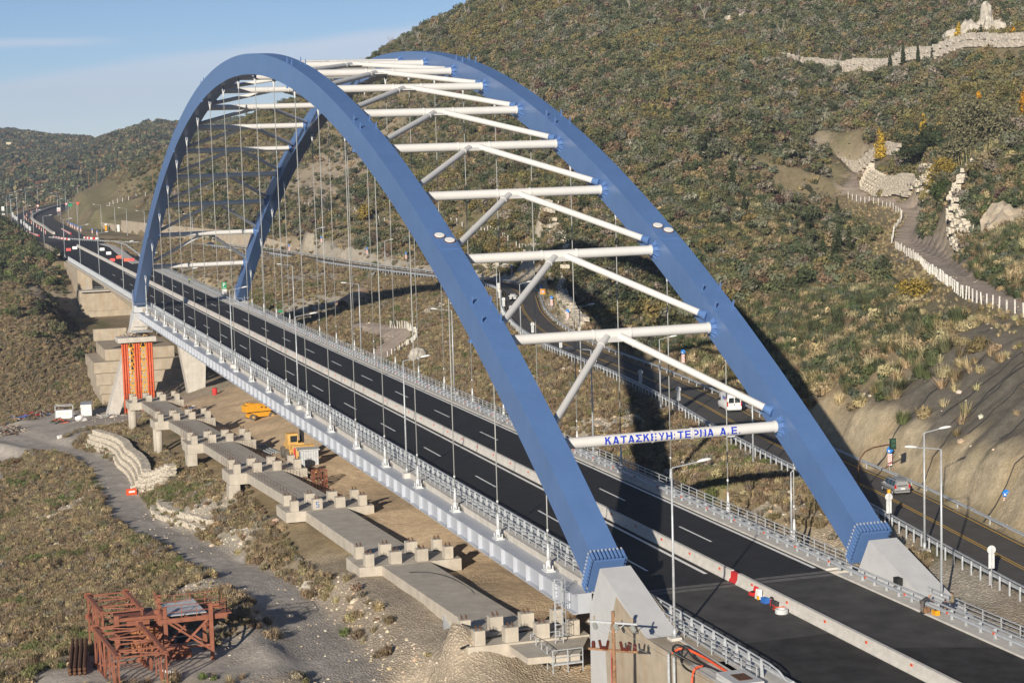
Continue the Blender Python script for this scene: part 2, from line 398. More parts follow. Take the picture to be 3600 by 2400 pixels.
def vnoise(x, y, seed=0):
    """smooth value noise in -1..1 on numpy arrays"""
    xi = np.floor(x).astype(np.int64); yi = np.floor(y).astype(np.int64)
    fx = x - xi; fy = y - yi
    fx = fx * fx * (3 - 2 * fx); fy = fy * fy * (3 - 2 * fy)
    def h(a, b):
        n = (a * 374761393 + b * 668265263 + seed * 974711) & 0x7fffffff
        n = ((n ^ (n >> 13)) * 1274126177) & 0x7fffffff
        return ((n ^ (n >> 16)) & 0xffff) / 32767.5 - 1.0
    a = h(xi, yi); b = h(xi + 1, yi); c = h(xi, yi + 1); d = h(xi + 1, yi + 1)
    return (a * (1 - fx) + b * fx) * (1 - fy) + (c * (1 - fx) + d * fx) * fy


def fbm(x, y, seed=0, octaves=4):
    s = 0; a = 0.5
    for k in range(octaves):
        s = s + a * vnoise(x * 2 ** k, y * 2 ** k, seed + k * 17); a *= 0.5
    return s


def spline(pts, step=3.0):
    """Catmull-Rom through the points, resampled"""
    P = np.array(pts, float); P = np.vstack([2 * P[0] - P[1], P, 2 * P[-1] - P[-2]])
    out = []
    for i in range(1, len(P) - 2):
        p0, p1, p2, p3 = P[i - 1:i + 3]
        n = max(2, int(np.linalg.norm(p2 - p1) / step))
        for k in range(n):
            t = k / n
            out.append(0.5 * ((2 * p1) + (-p0 + p2) * t + (2 * p0 - 5 * p1 + 4 * p2 - p3) * t * t + (-p0 + 3 * p1 - 3 * p2 + p3) * t ** 3))
    out.append(P[-2]); return np.array(out)


def line_dist(X, Y, line):
    """distance to a polyline, and the third column interpolated along it"""
    best = np.full(X.shape, 1e9); zz = np.zeros(X.shape)
    has = line.shape[1] > 2
    x0, x1 = X.min(), X.max()
    for a, b in zip(line[:-1], line[1:]):
        dx, dy = b[0] - a[0], b[1] - a[1]; L2 = dx * dx + dy * dy + 1e-9
        t = np.clip(((X - a[0]) * dx + (Y - a[1]) * dy) / L2, 0, 1)
        d = np.hypot(X - a[0] - t * dx, Y - a[1] - t * dy)
        m = d < best
        best = np.where(m, d, best)
        if has: zz = np.where(m, a[2] + t * (b[2] - a[2]), zz)
    return best, zz


def sstep(a, b, x):
    t = np.clip((x - a) / (b - a), 0, 1); return t * t * (3 - 2 * t)


def _rbf():
    P = CTRL; n = len(P)
    d = np.hypot(P[:, None, 0] - P[None, :, 0], P[:, None, 1] - P[None, :, 1])
    A = np.zeros((n + 3, n + 3)); A[:n, :n] = -d - np.eye(n) * 1.5
    A[:n, n] = 1; A[:n, n + 1:n + 3] = P[:, :2] / 100; A[n, :n] = 1; A[n + 1:, :n] = P[:, :2].T / 100
    return np.linalg.solve(A, np.concatenate([P[:, 2], np.zeros(3)]))


RBF_W = _rbf()
OLD_ROAD = spline([(-90, -14, 0), (-60, -18, 0), (-13, -24, 0), (26, -30.2, 0), (45, -32.4, 0), (73, -36.3, 0), (98, -40.6, 0), (131, -44.8, 0), (170, -48.2, 0), (207, -54.5, 0), (240, -62.5, 0), (268, -71, 0), (291, -77.8, 0), (312, -80.2, 0), (335, -78.2, 0), (372, -71.5, 0), (421, -64, 0), (469, -60, 0), (537, -51, 0), (593, -35, 0), (640, -17, 0)], 4)
HIGHWAY = spline([(470, -1, -.1), (560, -1, -.1), (640, -1, 0), (721, -1.1, .2), (766, -1.7, .6), (806, -1.6, 1.0), (842, -1.6, 1.5), (868, -2.6, 1.9), (892, -5.7, 2.3), (932, -12.3, 2.7), (973, -21, 3.1), (1009, -30.6, 3.5), (1035, -42, 3.9), (1060, -58, 4.2)], 6)
BENCH = spline([(20, -56, 16), (49, -63, 15.5), (72, -71.4, 14.9), (106, -88.3, 13.8), (150, -111, 12), (188, -131, 10.9), (227, -148.5, 10.8), (243, -156.5, 11.5), (258, -166, 12.6), (270, -174.5, 13.8), (283, -182, 15.2), (300, -187, 16.6), (318, -189.5, 17.6), (333, -192, 18.6), (345, -197, 20.4), (364, -211, 22.8), (380, -216, 24)], 4)
TRACK = spline([(14, 30, -8.2), (26, 29.3, -8.5), (54, 28.5, -10), (75, 30, -11.5), (101, 32, -13.5), (127, 34, -15.5), (155, 33, -17.5), (182, 31.5, -19), (206, 30.5, -20.5), (238, 34, -22.5), (263, 40.5, -24), (283, 45, -24.5), (310, 52, -25.5)], 4)


RETW = spline([(745, -24.5, 0), (717, -27.2, 0), (655, -34.6, 0), (585, -46.6, 0), (528, -58.2, 0), (484, -68, 0)], 4)


def ground_z(X, Y, rough=True):
    X = np.asarray(X, float); Y = np.asarray(Y, float); sh = X.shape
    x = X.ravel(); y = Y.ravel(); n = len(CTRL)
    z = RBF_W[n] + RBF_W[n + 1] * x / 100 + RBF_W[n + 2] * y / 100
    for i in range(n):
        z -= RBF_W[i] * np.hypot(x - CTRL[i, 0], y - CTRL[i, 1])
    if rough:
        far = sstep(20, 140, -y) 
        z += fbm(x / 9, y / 9, 3) * (0.55 + 1.1 * far) + fbm(x / 45, y / 45, 9, 3) * (0.5 + 4.0 * far * sstep(-60, -160, y))
    # banks either side of the dirt track
    d, tz = line_dist(x, y, TRACK)
    tz = tz + 0.08 * vnoise(x / 2, y / 2, 5)
    berm = 1.1 * np.exp(-((d - 5.2) / 1.6) ** 2) * (y > np.interp(x, TRACK[:, 0], TRACK[:, 1])) * (0.6 + 0.6 * vnoise(x / 6, y / 6, 21))
    k = sstep(6.0, 2.6, d); z = z * (1 - k) + tz * k + berm
    # construction yard under the bridge, smooth packed sand
    for line, hw, fall in ((OLD_ROAD, 5.0, 2.0), (HIGHWAY, 15, 9), (BENCH, 3.2, 2.2)):
        d, lz = line_dist(x, y, line)
        k = sstep(hw + fall, hw, d); z = z * (1 - k) + (lz - 0.16) * k
    # the bench road's outer edge falls away steeply
    d, lz = line_dist(x, y, BENCH)
    k = (y > np.interp(x, BENCH[:, 0], BENCH[:, 1])) & (x > 25) & (x < 345)
    kb = sstep(34, 14, d) * k
    z = z * (1 - kb) + np.minimum(z, lz - .75 * np.clip(d - 3.4, 0, 4.2) - .03 * np.clip(d - 7.6, 0, 60)) * kb
    # cutting beside the old road at the near right: a rock wall, then the netted slope
    d, _ = line_dist(x, y, OLD_ROAD)
    kc = sstep(74, 52, x) * (y < np.interp(x, OLD_ROAD[:, 0], OLD_ROAD[:, 1])) * sstep(4.7, 5.2, d) * sstep(27, 21, d)
    zcut = np.interp(d, [4.8, 6.8, 8.3, 21, 27], [0, 4.6, 6.0, 14.4, 15.6]) + .5 * vnoise(x / 2.2, d / 4, 51) + .3 * vnoise(x / 1.1, d / 3, 52)
    z = z * (1 - kc) + zcut * kc
    # open valley below the far approach viaduct
    zv = np.interp(x, [300, 460, 470, 512], [-20.5, -15.2, -9, -3]); kv = sstep(25, 15, y) * (y > -14) * (x > 300) * (x < 512)
    z = z * (1 - kv) + np.minimum(z, zv) * kv
    # bench in front of the long retaining wall, bank behind it
    d, _ = line_dist(x, y, RETW); yw = np.interp(x, RETW[::-1, 0], RETW[::-1, 1]); ins = (x > 482) & (x < 745)
    kw = ins * (y > yw) * sstep(24, 10, d); z = z * (1 - kw) + np.minimum(z, .3) * kw
    kw = ins * (y <= yw) * sstep(40, 8, d); z = z * (1 - kw) + np.minimum(z, 4.4 + .3 * d) * kw
    # keep the ground below the bridge deck and the abutments
    k = sstep(-16.5, -13.5, y) * sstep(15.5, 12.5, y)
    z = np.where((x > -1) & (x < 470), np.minimum(z, -2.9 * k + z * (1 - k)), z)
    kk = sstep(-15, -12.5, y) * sstep(14.5, 12, y) * ((x <= 0) | (x >= 465)) * (x < 640)
    z = z * (1 - kk) + np.minimum(z, -0.6) * kk
    return z.reshape(sh)

# ------------------------------------------------------------------ ground
def axis(segs):
    out = []
    for a, b, st in segs: out += list(np.arange(a, b, st))
    out.append(segs[-1][1]); return np.array(out)


GX = axis([(-170, -40, 8), (-40, 0, 2.5), (0, 130, 1.1), (130, 340, 1.6), (340, 640, 3.0), (640, 1200, 7.0)])
GY = axis([(-640, -420, 16), (-420, -230, 6), (-230, -100, 3.0), (-100, -30, 1.5), (-30, 62, 1.15), (62, 140, 7), (140, 300, 30)])
gx, gy = np.meshgrid(GX, GY, indexing='ij')
gz = ground_z(gx, gy)


def ground_z(X, Y):
    """height of the ground mesh, read back from its grid"""
    X = np.asarray(X, float); Y = np.asarray(Y, float)
    i = np.clip(np.searchsorted(GX, X) - 1, 0, len(GX) - 2); j = np.clip(np.searchsorted(GY, Y) - 1, 0, len(GY) - 2)
    u = np.clip((X - GX[i]) / (GX[i + 1] - GX[i]), 0, 1); v = np.clip((Y - GY[j]) / (GY[j + 1] - GY[j]), 0, 1)
    return (gz[i, j] * (1 - u) + gz[i + 1, j] * u) * (1 - v) + (gz[i, j + 1] * (1 - u) + gz[i + 1, j + 1] * u) * v


def road_side(x, y):
    """signed distance from the old road, positive on the hill side"""
    d, _ = line_dist(x, y, OLD_ROAD)
    return np.where(y < np.interp(x, OLD_ROAD[:, 0], OLD_ROAD[:, 1]), d, -d)


def blob(x, y, cx, cy, r, soft=0.5):
    d = np.hypot(x - cx, y - cy) / r
    return sstep(1 + soft, 1 - soft, d + 0.35 * vnoise(x / (r * .4), y / (r * .4), 77))


def zones(x, y, z):
    """0..1 masks of ground kinds"""
    Z = {}
    dtr, _ = line_dist(x, y, TRACK)
    Z['track'] = np.maximum.reduce([sstep(4.2, 2.6, dtr + 0.7 * vnoise(x / 3, y / 3, 2)), blob(x, y, 285, 37, 24, .25), blob(x, y, 262, 42, 14, .3), blob(x, y, 306, 27, 15, .3), blob(x, y, 26, 44, 12, .35), blob(x, y, 22, 34, 8, .4)])
    Z['sand'] = sstep(13.5, 11.5, y + vnoise(x / 5, y / 5, 4)) * sstep(-9, -6, y) * sstep(-6, 0, x) * sstep(292, 275, x)
    Z['gravel'] = np.maximum.reduce([blob(x, y, 36, 23, 13, .4) * 0.95, blob(x, y, 60, 25, 7, .4) * .7, blob(x, y, 14, 20, 16, .4), blob(x, y, 4, 27, 14, .3), blob(x, y, 300, 5, 26, .4), blob(x, y, -20, -18, 16, .5), blob(x, y, 12, -19, 8, .4)])
    rs = road_side(x, y)
    dg = np.minimum(sstep(62, 44, x + 4 * vnoise(x / 6, y / 6, 8)), sstep(4.5, 6, rs))
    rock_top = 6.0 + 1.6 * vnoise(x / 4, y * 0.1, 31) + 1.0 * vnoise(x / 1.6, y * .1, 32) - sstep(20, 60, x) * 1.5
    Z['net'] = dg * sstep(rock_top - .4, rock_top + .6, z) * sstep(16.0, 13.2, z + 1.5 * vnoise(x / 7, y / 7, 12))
    Z['rock'] = np.maximum.reduce([sstep(80, 50, x) * sstep(4.2, 5.0, rs) * sstep(rock_top + .5, rock_top - .5, z), blob(x, y, 12, -16.5, 6, .4) * sstep(0.5, -.6, z)])
    Z['white'] = np.maximum.reduce([sstep(4.6, 5.2, rs) * sstep(10.5, 8.0, rs + 1.5 * vnoise(x / 6, y / 6, 3)) * sstep(150, 190, x) * sstep(520, 450, x)] + [blob(x, y, *b) for b in ((96, -26, 5, .6), (58, -22, 4.5, .6), (30, -20, 6, .6), (150, -34, 5, .6), (345, -40, 10, .6), (385, -48, 12, .6), (300, -60, 7, .6), (112, 29, 6, .5), (131, 30.5, 5, .5), (90, 27, 7, .5), (50, 35, 3, .6), (62, 36, 4, .6), (120, 45, 5, .6), (165, 42, 5, .6), (-5, -18, 7, .4))])
    Z['scree'] = np.maximum.reduce([blob(x, y, 640, -112, 26, .5), blob(x, y, 600, -98, 18, .5), blob(x, y, 470, -35, 34, .5), blob(x, y, 420, -30, 22, .5), blob(x, y, 404, -226, 7, .6), blob(x, y, 398, -240, 5, .6), blob(x, y, 390, -210, 4, .6), blob(x, y, 560, -270, 7, .6),  blob(x, y, 470, 18, 10, .4), blob(x, y, 440, 24, 7, .5)])
    dbe, _ = line_dist(x, y, BENCH)
    Z['bench'] = sstep(3.4, 2.2, dbe + .5 * vnoise(x / 3, y / 3, 6))
    dl, _ = line_dist(x, y, LOOP)
    Z['bench'] = np.maximum(Z['bench'], sstep(4.2, 3.0, dl + .5 * vnoise(x / 3, y / 3, 6)))
    Z['rs'] = rs; Z['hill'] = sstep(14, 40, rs)
    return Z


LOOP = spline([(236, -28), (248, -32.5), (262, -38), (271, -42.5), (286, -43.8), (306, -40)], 3)
ZG = zones(gx, gy, gz)
ga = np.zeros(gx.shape + (3,))
ga[:] = (0.27, 0.21, 0.13)


def lay(m, col):
    global ga
    ga = ga * (1 - m[..., None]) + np.array(col) * m[..., None]


lay(sstep(-.1, .5, fbm(gx / 16, gy / 16, 41)), (0.36, 0.285, 0.17))
lay(sstep(.15, .5, fbm(gx / 12, gy / 12, 43)) * .8, (0.12, 0.135, 0.05))
lay(ZG['hill'] * .75, (0.20, 0.17, 0.105))
lay(ZG['hill'] * sstep(.0, .4, fbm(gx / 30, gy / 30, 45)) * .7, (0.16, 0.15, 0.08))
lay(ZG['scree'], (0.42, 0.35, 0.26))
lay(ZG['gravel'], (0.47, 0.395, 0.30))
lay(ZG['sand'], (0.66, 0.505, 0.335))
lay(ZG['white'], (0.58, 0.52, 0.42))
lay(ZG['rock'], (0.50, 0.42, 0.29))
lay(ZG['rock'] * sstep(.0, .5, fbm(gx / 3, gz / 5, 47)) * .6, (0.40, 0.30, 0.17))
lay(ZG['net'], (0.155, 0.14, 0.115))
lay(ZG['track'], (0.46, 0.415, 0.36))
dtr, _ = line_dist(gx, gy, TRACK)
lay(sstep(.7, .25, np.abs(dtr - 1.0)) * (dtr < 3) * .6, (0.54, 0.49, 0.43))
lay(ZG['bench'], (0.50, 0.41, 0.33))

nx, ny = gx.shape
me = bpy.data.meshes.new("ground")
vv = np.stack([gx, gy, gz], -1).reshape(-1, 3)
idx = np.arange(nx * ny).reshape(nx, ny)
ff = np.stack([idx[:-1, :-1], idx[1:, :-1], idx[1:, 1:], idx[:-1, 1:]], -1).reshape(-1, 4)
me.vertices.add(len(vv)); me.vertices.foreach_set('co', vv.ravel())
me.loops.add(ff.size); me.loops.foreach_set('vertex_index', ff.ravel())
me.polygons.add(len(ff)); me.polygons.foreach_set('loop_start', np.arange(0, ff.size, 4)); me.polygons.foreach_set('loop_total', np.full(len(ff), 4))
me.polygons.foreach_set('use_smooth', np.ones(len(ff), bool))
me.update(); me.validate()
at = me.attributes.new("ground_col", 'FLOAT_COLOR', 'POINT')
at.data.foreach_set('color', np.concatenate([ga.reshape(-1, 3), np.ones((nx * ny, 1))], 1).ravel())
at = me.attributes.new("stony", 'FLOAT', 'POINT')
at.data.foreach_set('value', np.clip(ZG['white'] + ZG['gravel'] + ZG['scree'] * .8 + ZG['rock'] * .3, 0, 1).ravel())
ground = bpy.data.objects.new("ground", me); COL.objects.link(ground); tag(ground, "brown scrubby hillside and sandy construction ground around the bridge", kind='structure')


def ground_material():
    m = bpy.data.materials.new("ground soil"); m.use_nodes = True
    nt = m.node_tree; nd = nt.nodes; lk = nt.links; b = nd["Principled BSDF"]
    b.inputs['Roughness'].default_value = 0.95; b.inputs['Specular IOR Level'].default_value = 0.15
    a = nd.new("ShaderNodeAttribute"); a.attribute_name = "ground_col"
    s = nd.new("ShaderNodeAttribute"); s.attribute_name = "stony"
    g = nd.new("ShaderNodeNewGeometry")
    def noise(sc, det=5, ro=.65):
        n = nd.new("ShaderNodeTexNoise"); n.inputs['Scale'].default_value = sc; n.inputs['Detail'].default_value = det; n.inputs['Roughness'].default_value = ro
        lk.new(g.outputs['Position'], n.inputs['Vector']); return n.outputs['Fac']
    def rng(x, a0, a1, b0, b1):
        n = nd.new("ShaderNodeMapRange"); lk.new(x, n.inputs['Value'])
        for k, v in zip(('From Min', 'From Max', 'To Min', 'To Max'), (a0, a1, b0, b1)): n.inputs[k].default_value = v
        return n.outputs[0]
    def mul(x, y):
        n = nd.new("ShaderNodeMath"); n.operation = 'MULTIPLY'; lk.new(x, n.inputs[0])
        (lk.new(y, n.inputs[1]) if not isinstance(y, float) else setattr(n.inputs[1], 'default_value', y)); return n.outputs[0]
    def add(x, y):
        n = nd.new("ShaderNodeMath"); n.operation = 'ADD'; lk.new(x, n.inputs[0])
        (lk.new(y, n.inputs[1]) if not isinstance(y, float) else setattr(n.inputs[1], 'default_value', y)); return n.outputs[0]
    big = rng(noise(.12), .3, .7, .82, 1.18); mid = rng(noise(0.9), .3, .7, .80, 1.2); fine = rng(noise(5.0), .3, .7, .82, 1.18)
    vor = nd.new("ShaderNodeTexVoronoi"); vor.inputs['Scale'].default_value = 4.2; lk.new(g.outputs['Position'], vor.inputs['Vector'])
    stone = rng(vor.outputs['Distance'], .12, .55, 1.25, .72)
    one = nd.new("ShaderNodeMix"); one.data_type = 'FLOAT'; lk.new(s.outputs['Fac'], one.inputs[0]); one.inputs[2].default_value = 1.0; lk.new(stone, one.inputs[3])
    f = mul(mul(mul(big, mid), fine), one.outputs[0])
    mx = nd.new("ShaderNodeMix"); mx.data_type = 'RGBA'; mx.blend_type = 'MULTIPLY'; mx.inputs['Factor'].default_value = 1
    lk.new(a.outputs['Color'], mx.inputs[6]); lk.new(f, mx.inputs[7]); lk.new(mx.outputs[2], b.inputs['Base Color'])
    bp = nd.new("ShaderNodeBump"); bp.inputs['Strength'].default_value = .55; bp.inputs['Distance'].default_value = .22
    h = add(mul(noise(1.3), 1.0), mul(rng(vor.outputs['Distance'], 0., .6, .9, 0.), s.outputs['Fac']))
    lk.new(h, bp.inputs['Height']); lk.new(bp.outputs[0], b.inputs['Normal'])
    return m


me.materials.append(ground_material())

# ------------------------------------------------------------------ far hills
CX, CY = -141.6, 64.1


def far_z(x, y):
    dx = x - CX; dy = y - CY; D = np.hypot(dx, dy); az = np.degrees(np.arctan2(dy, dx))
    el = np.interp(az, [-40, -20, -12, -10, -8.4, -7.2, -6.3, -5.7, -5.2, -4.6, -3.8, -2.4, 0, 4, 12, 30], [.03, .022, .014, .0115, .0098, .0090, .0062, .0034, .0050, .0064, .0078, .0090, .009, .011, .007, .012])
    Dr = np.interp(az, [-30, -6.3, -5.4, -3, 30], [2300, 2300, 2750, 3000, 3000])
    top = 38 + el * Dr + 5 * fbm(az / 1.1, az * 0, 5)
    t = (D - 1150) / (Dr - 1150)
    low = -34 + 60 * sstep(0.0, .45, t) * np.interp(az, [-12, -6, -2], [.9, .75, .55])
    z = np.where(t < 1, low + (top - low) * sstep(.25, 1.05, t), top - 70 * sstep(1., 1.8, t))
    z = z + (16 * fbm(x / 260, y / 260, 61) + 6 * fbm(x / 80, y / 80, 63)) * sstep(1.0, .75, t) * sstep(0, .3, t)
    return z


aa = np.radians(np.concatenate([np.arange(-75, -14, 2.5), np.arange(-14, 2, .18), np.arange(2, 40, 2.5)])); dd = np.concatenate([np.arange(1040, 3300, 28), np.arange(3300, 4700, 140)])
A2, D2 = np.meshgrid(aa, dd, indexing='ij'); hx = CX + D2 * np.cos(A2); hy = CY + D2 * np.sin(A2); hz = far_z(hx, hy)
mb = MB(); n1, n2 = hx.shape; ii = np.arange(n1 * n2).reshape(n1, n2)
mb.add(np.stack([hx, hy, hz], -1).reshape(-1, 3), np.stack([ii[:-1, :-1], ii[:-1, 1:], ii[1:, 1:], ii[1:, :-1]], -1).reshape(-1, 4).tolist())
M['far_ground'] = mat("distant hill soil", (0.13, 0.12, 0.07), 0.95, 0, .3, .012)
hills = mb.build("hills", M['far_ground'], smooth=True); tag(hills, "wooded brown and green hills far behind the motorway", kind='structure')

# ------------------------------------------------------------------ vegetation
def leaf_mat(name, rough=.75):
    m = bpy.data.materials.new(name); m.use_nodes = True
    nt = m.node_tree; nd = nt.nodes; lk = nt.links; b = nd["Principled BSDF"]
    b.inputs['Roughness'].default_value = rough; b.inputs['Specular IOR Level'].default_value = .2
    a = nd.new("ShaderNodeAttribute"); a.attribute_type = 'INSTANCER'; a.attribute_name = "tint"
    g = nd.new("ShaderNodeNewGeometry")
    r = nd.new("ShaderNodeMapRange"); lk.new(g.outputs['Random Per Island'], r.inputs['Value']); r.inputs['To Min'].default_value = .72; r.inputs['To Max'].default_value = 1.3
    mx = nd.new("ShaderNodeMix"); mx.data_type = 'RGBA'; mx.blend_type = 'MULTIPLY'; mx.inputs['Factor'].default_value = 1
    lk.new(a.outputs['Color'], mx.inputs[6]); lk.new(r.outputs[0], mx.inputs[7])
    lk.new(mx.outputs[2], b.inputs['Base Color']); return m


def leaf_plain(name, col, rough=.75):
    m = bpy.data.materials.new(name); m.use_nodes = True
    nt = m.node_tree; nd = nt.nodes; lk = nt.links; b = nd["Principled BSDF"]
    b.inputs['Roughness'].default_value = rough; b.inputs['Specular IOR Level'].default_value = .2
    g = nd.new("ShaderNodeNewGeometry")
    r = nd.new("ShaderNodeValToRGB"); lk.new(g.outputs['Random Per Island'], r.inputs['Fac'])
    r.color_ramp.elements[0].color = (*[c * .5 for c in col], 1); r.color_ramp.elements[1].color = (*[min(1, c * 1.4) for c in col], 1)
    lk.new(r.outputs[0], b.inputs['Base Color']); return m


M['leaf'] = leaf_mat("scrub leaves")


def leaf_cloud(mb, n, lobes, size, rng, flat=0.0, mi=0, aspect=1.6):
    """leaf-sized quads through the volume of several lobes (cx,cy,cz,rx,ry,rz)"""
    w = np.array([l[3] * l[4] * l[5] for l in lobes]) ** .7; w = w / w.sum()
    for k in rng.choice(len(lobes), n, p=w):
        cx, cy, cz, rx, ry, rz = lobes[k]
        d = rng.normal(size=3); d /= np.linalg.norm(d); rr = rng.uniform(.45, 1.05) ** .6
        p = np.array([cx + d[0] * rx * rr, cy + d[1] * ry * rr, cz + d[2] * rz * rr])
        nrm = d * np.array([1, 1, 1 - flat]) + rng.normal(size=3) * .55; nrm /= np.linalg.norm(nrm)
        t = np.cross(nrm, rng.normal(size=3)); t /= np.linalg.norm(t) + 1e-9; b = np.cross(nrm, t)
        s = size * rng.uniform(.6, 1.35)
        a = t * s * aspect * .5; c = b * s * .5
        mb.add([p - a, p + c * .8, p + a, p - c * .9], [(0, 1, 2, 3)], mi)


def blades(mb, n, r, h, w, rng, lean=.5, mi=0):
    for _ in range(n):
        t = rng.uniform(0, 2 * math.pi); rr = r * math.sqrt(rng.uniform(0, 1)); l = rng.uniform(.1, 1) * lean
        b = np.array([math.cos(t) * rr * .55, math.sin(t) * rr * .55, 0.]); hh = h * rng.uniform(.55, 1.1)
        tip = b + np.array([math.cos(t) * hh * l, math.sin(t) * hh * l, hh * math.sqrt(max(.1, 1 - (l * .8) ** 2))])
        s = np.array([-math.sin(t), math.cos(t), 0]) * w
        mid = (b * .45 + tip * .55) + np.array([0, 0, hh * .08])
        mb.add([b - s, b + s, mid + s * .8, tip, mid - s * .8], [(0, 1, 2, 3, 4)], mi)


PROTO = []
pcol = bpy.data.collections.new("scrub prototypes")


def proto(mb, mats, name):
    me = mb.mesh(name, mats); o = bpy.data.objects.new("%02d_%s" % (len(PROTO), name), me); pcol.objects.link(o); PROTO.append(o); return len(PROTO) - 1


rg = np.random.default_rng(5)
SHRUB = []; TWIG = []; BROOM = []; TUFT = []; TREE = []; FARW = []; STONE = []
for i in range(4):      # rounded leafy shrubs, about one metre in radius
    mb = MB(); lobes = [(rg.uniform(-.5, .5), rg.uniform(-.5, .5), rg.uniform(.35, .75), rg.uniform(.45, .75), rg.uniform(.45, .75), rg.uniform(.35, .6)) for _ in range(5)]
    leaf_cloud(mb, 150, lobes, .30, rg); SHRUB.append(proto(mb, M['leaf'], "shrub"))
for i in range(3):      # twiggy dry bushes
    mb = MB(); blades(mb, 90, .9, 1.0, .022, rg, .8); lobes = [(rg.uniform(-.4, .4), rg.uniform(-.4, .4), rg.uniform(.3, .55), .5, .5, .38) for _ in range(4)]
    leaf_cloud(mb, 110, lobes, .15, rg, aspect=2.6); TWIG.append(proto(mb, M['leaf'], "dry_bush"))
for i in range(2):      # spiky broom
    mb = MB(); blades(mb, 170, 1.1, 1.35, .03, rg, .75); BROOM.append(proto(mb, M['leaf'], "broom"))
for i in range(2):      # grass tussocks
    mb = MB(); blades(mb, 55, .5, .85, .02, rg, .95); TUFT.append(proto(mb, M['leaf'], "tussock"))
for i in range(4):      # small trees of the hillside: trunk, limbs and a broken crown
    mb = MB(); H = rg.uniform(2.4, 3.2)
    mb.tube((0, 0, -.3), (0, 0, H * .5), .14, 5, .08, 1)
    lobes = []
    for k in range(7):
        t = rg.uniform(0, 6.28); r = rg.uniform(.2, 1.15); z = rg.uniform(H * .42, H)
        lobes.append((math.cos(t) * r, math.sin(t) * r, z, rg.uniform(.55, .95), rg.uniform(.55, .95), rg.uniform(.45, .75)))
        mb.tube((0, 0, H * .3), (math.cos(t) * r * .8, math.sin(t) * r * .8, z * .9), .06, 4, .02, 1)
    leaf_cloud(mb, 240, lobes, .36, rg); TREE.append(proto(mb, [M['leaf'], M['trunk']], "tree"))
for i in range(3):      # far woods, crowns a few pixels wide
    mb = MB(); lobes = [(rg.uniform(-.5, .5), rg.uniform(-.5, .5), rg.uniform(.4, 1.0), .62, .62, .55) for _ in range(4)]
    leaf_cloud(mb, 46, lobes, .62, rg, aspect=1.2); FARW.append(proto(mb, M['leaf'], "far_tree"))
for i in range(3):      # broken stones
    mb = MB(); bm = bmesh.new(); bmesh.ops.create_icosphere(bm, subdivisions=1, radius=.5)
    for v in bm.verts: v.co *= rg.uniform(.65, 1.2); v.co.z *= .7
    mb.add([v.co[:] for v in bm.verts], [[v.index for v in f.verts] for f in bm.faces]); bm.free(); STONE.append(proto(mb, M['leaf'], "stone"))


def scatter(name, P, idx, scl, tint, seed=0, label=None):
    n = len(P); r = np.random.default_rng(seed)
    me = bpy.data.meshes.new(name); me.vertices.add(n); me.vertices.foreach_set('co', np.asarray(P, float).ravel())
    a = me.attributes.new("pick", 'INT', 'POINT'); a.data.foreach_set('value', np.asarray(idx, np.int32))
    rot = np.zeros((n, 3)); rot[:, 2] = r.uniform(0, 6.283, n); rot[:, 0] = r.normal(0, .12, n); rot[:, 1] = r.normal(0, .12, n)
    a = me.attributes.new("turn", 'FLOAT_VECTOR', 'POINT'); a.data.foreach_set('vector', rot.ravel())
    s3 = np.asarray(scl, float); s3 = s3[:, None] * np.stack([r.uniform(.85, 1.2, n), r.uniform(.85, 1.2, n), r.uniform(.75, 1.2, n)], 1)
    a = me.attributes.new("size", 'FLOAT_VECTOR', 'POINT'); a.data.foreach_set('vector', s3.ravel())
    a = me.attributes.new("tint", 'FLOAT_COLOR', 'POINT'); a.data.foreach_set('color', np.concatenate([np.asarray(tint, float), np.ones((n, 1))], 1).ravel())
    o = bpy.data.objects.new(name, me); COL.objects.link(o); tag(o, label, kind='stuff')
    ng = bpy.data.node_groups.new(name, 'GeometryNodeTree')
    ng.interface.new_socket("Geometry", in_out='INPUT', socket_type='NodeSocketGeometry'); ng.interface.new_socket("Geometry", in_out='OUTPUT', socket_type='NodeSocketGeometry')
    N = ng.nodes; L = ng.links
    gi = N.new("NodeGroupInput"); go = N.new("NodeGroupOutput"); ip = N.new("GeometryNodeInstanceOnPoints"); ci = N.new("GeometryNodeCollectionInfo")
    ci.inputs['Collection'].default_value = pcol; ci.inputs['Separate Children'].default_value = True; ci.inputs['Reset Children'].default_value = True
    ip.inputs['Pick Instance'].default_value = True
    def named(nm, ty):
        q = N.new("GeometryNodeInputNamedAttribute"); q.data_type = ty; q.inputs['Name'].default_value = nm; return q.outputs[0]
    L.new(gi.outputs[0], ip.inputs['Points']); L.new(ci.outputs[0], ip.inputs['Instance'])
    L.new(named("pick", 'INT'), ip.inputs['Instance Index']); L.new(named("turn", 'FLOAT_VECTOR'), ip.inputs['Rotation']); L.new(named("size", 'FLOAT_VECTOR'), ip.inputs['Scale'])
    L.new(ip.outputs[0], go.inputs[0])
    md = o.modifiers.new("scatter", 'NODES'); md.node_group = ng
    return o


CAM_INV = np.array(cam.matrix_world.inverted())


def in_view(P, margin=.14):
    q = np.c_[P, np.ones(len(P))] @ CAM_INV.T
    u = q[:, 0] / -q[:, 2] * 66.28 / 36.0; v = q[:, 1] / -q[:, 2] * 66.28 / 36.0
    return (q[:, 2] < 0) & (np.abs(u) < .5 + margin) & (np.abs(v) < .333 + margin)


def sample(n, x0, x1, y0, y1, seed):
    r = np.random.default_rng(seed); x = r.uniform(x0, x1, n); y = r.uniform(y0, y1, n)
    P = np.stack([x, y, np.zeros(n)], 1)
    P[:, 2] = 10; k = in_view(P, .5); P = P[k]
    P[:, 2] = ground_z(P[:, 0], P[:, 1]); P = P[in_view(P)]
    return P, np.random.default_rng(seed + 1)


